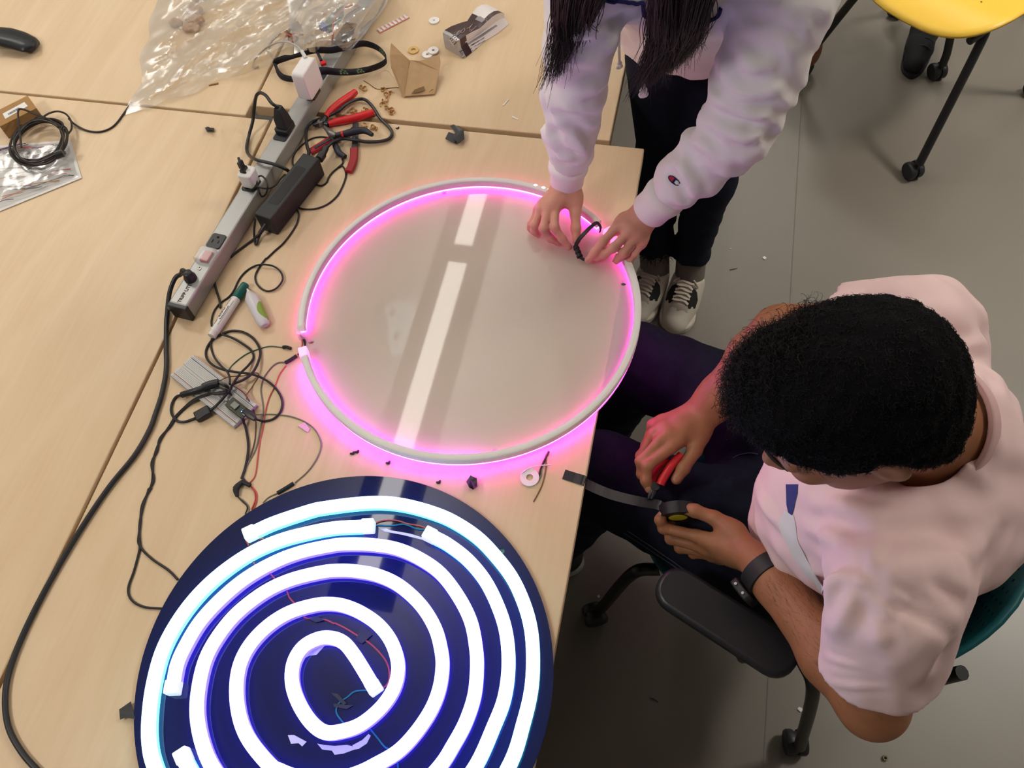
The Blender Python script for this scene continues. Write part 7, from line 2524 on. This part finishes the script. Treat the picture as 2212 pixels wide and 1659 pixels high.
T = frame(lerp(P0_, P1_, .5) - [0, 0, .006], _n(P1_ - P0_)); b = MB(); b.box((0, 0, .006), (np.linalg.norm(P1_ - P0_), .019, .010), T); b.build('ferrite_block', M_black, usb, bevel=.002)
MB().tube(px_path(cp(6, (450, 972, .003), (420, 985), (340, 1010), (270, 998), (222, 930), (222, 850), (262, 775), (330, 752, .004)), .0023), .0023, 8).build('cable', M_wblack, usb)
b = MB().tube(crom([A(6, 318, 755, TZ + .008), A(6, 430, 722, TZ + .016), A(6, 520, 692, TZ + .0175)], 4), .0055, 10)
b.tube(crom([A(6, 520, 692, TZ + .0175), A(6, 580, 665, TZ + .018), A(6, 665, 645, TZ + .018)], 4), .0078, 10); b.build('inline_connector', M_black, usb)
leads = thing('jumper_leads', 'bunch of short black jumper leads at the inline connector', 'wire', A(6, 720, 690, TZ))
rs = np.random.RandomState(6)
for i in range(6):
    y = 640 + 16 * i
    MB().tube(crom([A(6, 655, 640 + 6 * i, TZ + .018), A(6, 690 + 8 * i, y, TZ + .022), A(6, 745, 660 + 14 * i, TZ + .018), A(6, 770 + 4 * i, 700 + 12 * i, TZ + .012)], 5), .0012, 6).build('jumper_lead', M_wblack if i % 3 else M_wgrey, leads)
cable('audio_cable', 'black cable loop from the marker end to the breadboard', 'cable', cp(6, (700, 186, .004), (800, 222, .004), (900, 280, .003), (975, 340), (992, 405), (945, 478, .004), (870, 552, .012), (800, 650, .020), (790, 668, .020)), .0021, M_wblack)
cable('audio_cable', 'black cable dropping from the marker end across the breadboard corner', 'cable', cp(6, (600, 225), (592, 300), (625, 400), (690, 482, .008), (745, 535, .012), (768, 590, .012), (770, 655, .016)), .0019, M_wblack)
pair = lambda d: cp(6, (730 + d, 720 + d, .018), (640, 735 + d, .016), (560 + d, 745, .012), (430, 800 + d, .004), (330 + d, 885), (250, 968 + d), (200 + d, 1050), (125 - d, 1165), (72 + d, 1285), (46 - d, 1400), (40 + d, 1560), (15 - d, 1655))
cable('speaker_cable', 'long black twin cable from the breadboard ending in a loop at the black disc', 'cable', pair(0) + cp(15, (172, 90), (122, 185), (112, 290), (100, 385), (108, 430), (78, 550), (45, 650), (62, 715), (130, 755), (238, 765)), .0019, M_wblack)
cable('speaker_cable', 'long black twin cable from the breadboard running straight under the disc', 'cable', pair(14) + cp(15, (160, 95), (130, 185), (108, 290), (110, 385), (122, 432), (185, 492), (270, 550), (322, 602)), .0019, M_wblack)
cable('signal_wire', 'thin green wire arching from the breadboard to the ring gap', 'wire', cp(6, (772, 640, .016), (760, 560, .010), (770, 505), (830, 440), (930, 368), (1050, 320), (1150, 297), (1270, 308)), .0011, M_wgreen)
cable('signal_wire', 'thin dark grey wire curving from the lower ring end past the breadboard', 'wire', cp(6, (1290, 450), (1240, 448), (1180, 478), (1122, 545), (1085, 605), (1062, 700), (1075, 800), (1085, 900), (1070, 1000), (1042, 1150), (1010, 1275), (950, 1385), (905, 1475), (880, 1540)), .0012, M_wgrey)
cable('signal_wire', 'thin red wire running from the ring gap down to the black disc', 'wire', cp(6, (1300, 478), (1240, 560), (1198, 665), (1140, 785), (1105, 920), (1080, 1080), (1055, 1185), (1035, 1330), (1010, 1510), (958, 1585)), .0011, M_wred)
cable('signal_wire', 'thin brown wire bent over the top edge of the breadboard', 'wire', cp(6, (670, 625, .018), (760, 585, .012), (900, 575, .010), (1010, 548, .004), (1042, 562), (1030, 600), (980, 680), (930, 755, .010), (930, 800, .016)), .0010, M_wbrown)
cable('signal_wire', 'thin grey green wire sweeping right from the breadboard to the disc', 'wire', cp(6, (915, 955, .012), (1000, 945, .006), (1100, 938), (1220, 942), (1350, 960), (1480, 1010), (1580, 1092), (1632, 1220), (1592, 1352), (1502, 1480), (1385, 1582)), .0012, M_wgrey)
cable('signal_wire', 'thin purple wire curving down from the jumper leads', 'wire', cp(6, (800, 668, .018), (900, 735, .012), (970, 845, .006), (1012, 965), (1010, 1150), (980, 1285), (930, 1420)), .0011, M_wpurple)
cable('signal_wire', 'thick black wire straight down from the microcontroller', 'wire', cp(6, (885, 960, .012), (900, 1010, .006), (920, 1070), (940, 1180), (942, 1290), (915, 1440), (880, 1545)), .0022, M_wblack)
jt = thing('wire_splice', 'black taped wire splice with red leads at the top of the black disc', 'wire', A(15, 650, 100, TZ))
b = MB().tube(crom([A(15, 692, 45, TZ + .004), A(15, 650, 90, TZ + .005), A(15, 655, 135, TZ + .004)], 4), .0048, 9, scale=list(np.interp(np.linspace(0, 1, 9), [0, .5, 1], [.6, 1.2, .6])))
b.tube(crom([A(15, 690, 55, TZ + .004), A(15, 728, 75, TZ + .004)], 3), .0036, 8); b.build('tape_wrap', M_heat, jt)
for i in range(2):
    MB().tube(px_path(cp(15, (725, 72), (752 + 8 * i, 110), (756 + 8 * i, 155), (735 + 12 * i, 210)), .0012), .0012, 6).build('lead', M_wred, jt)
    MB().tube(px_path(cp(15, (660, 138), (685 + 12 * i, 165), (712 + 8 * i, 195), (700 + 18 * i, 235)), .0010), .0010, 6).build('lead', M_wgrey if i else M_wblack, jt)
MB().tube(px_path(cp(6, (885, 1530), (930, 1580), (965, 1592)), .0016), .0016, 6).build('lead', M_wblack, jt)
jt = thing('wire_splice', 'slim black heat-shrink splice where the grey wire meets the disc', 'wire', A(15, 920, 90, TZ))
b = MB().tube([A(15, 972, 62, TZ + .003), A(15, 930, 88, TZ + .003), A(15, 880, 118, TZ + .003)], .0032, 9); b.build('heatshrink_sleeve', M_heat, jt)
MB().tube(px_path(cp(15, (880, 118), (830, 142), (800, 172)), .0010), .0010, 6).build('lead', M_wgrey, jt)
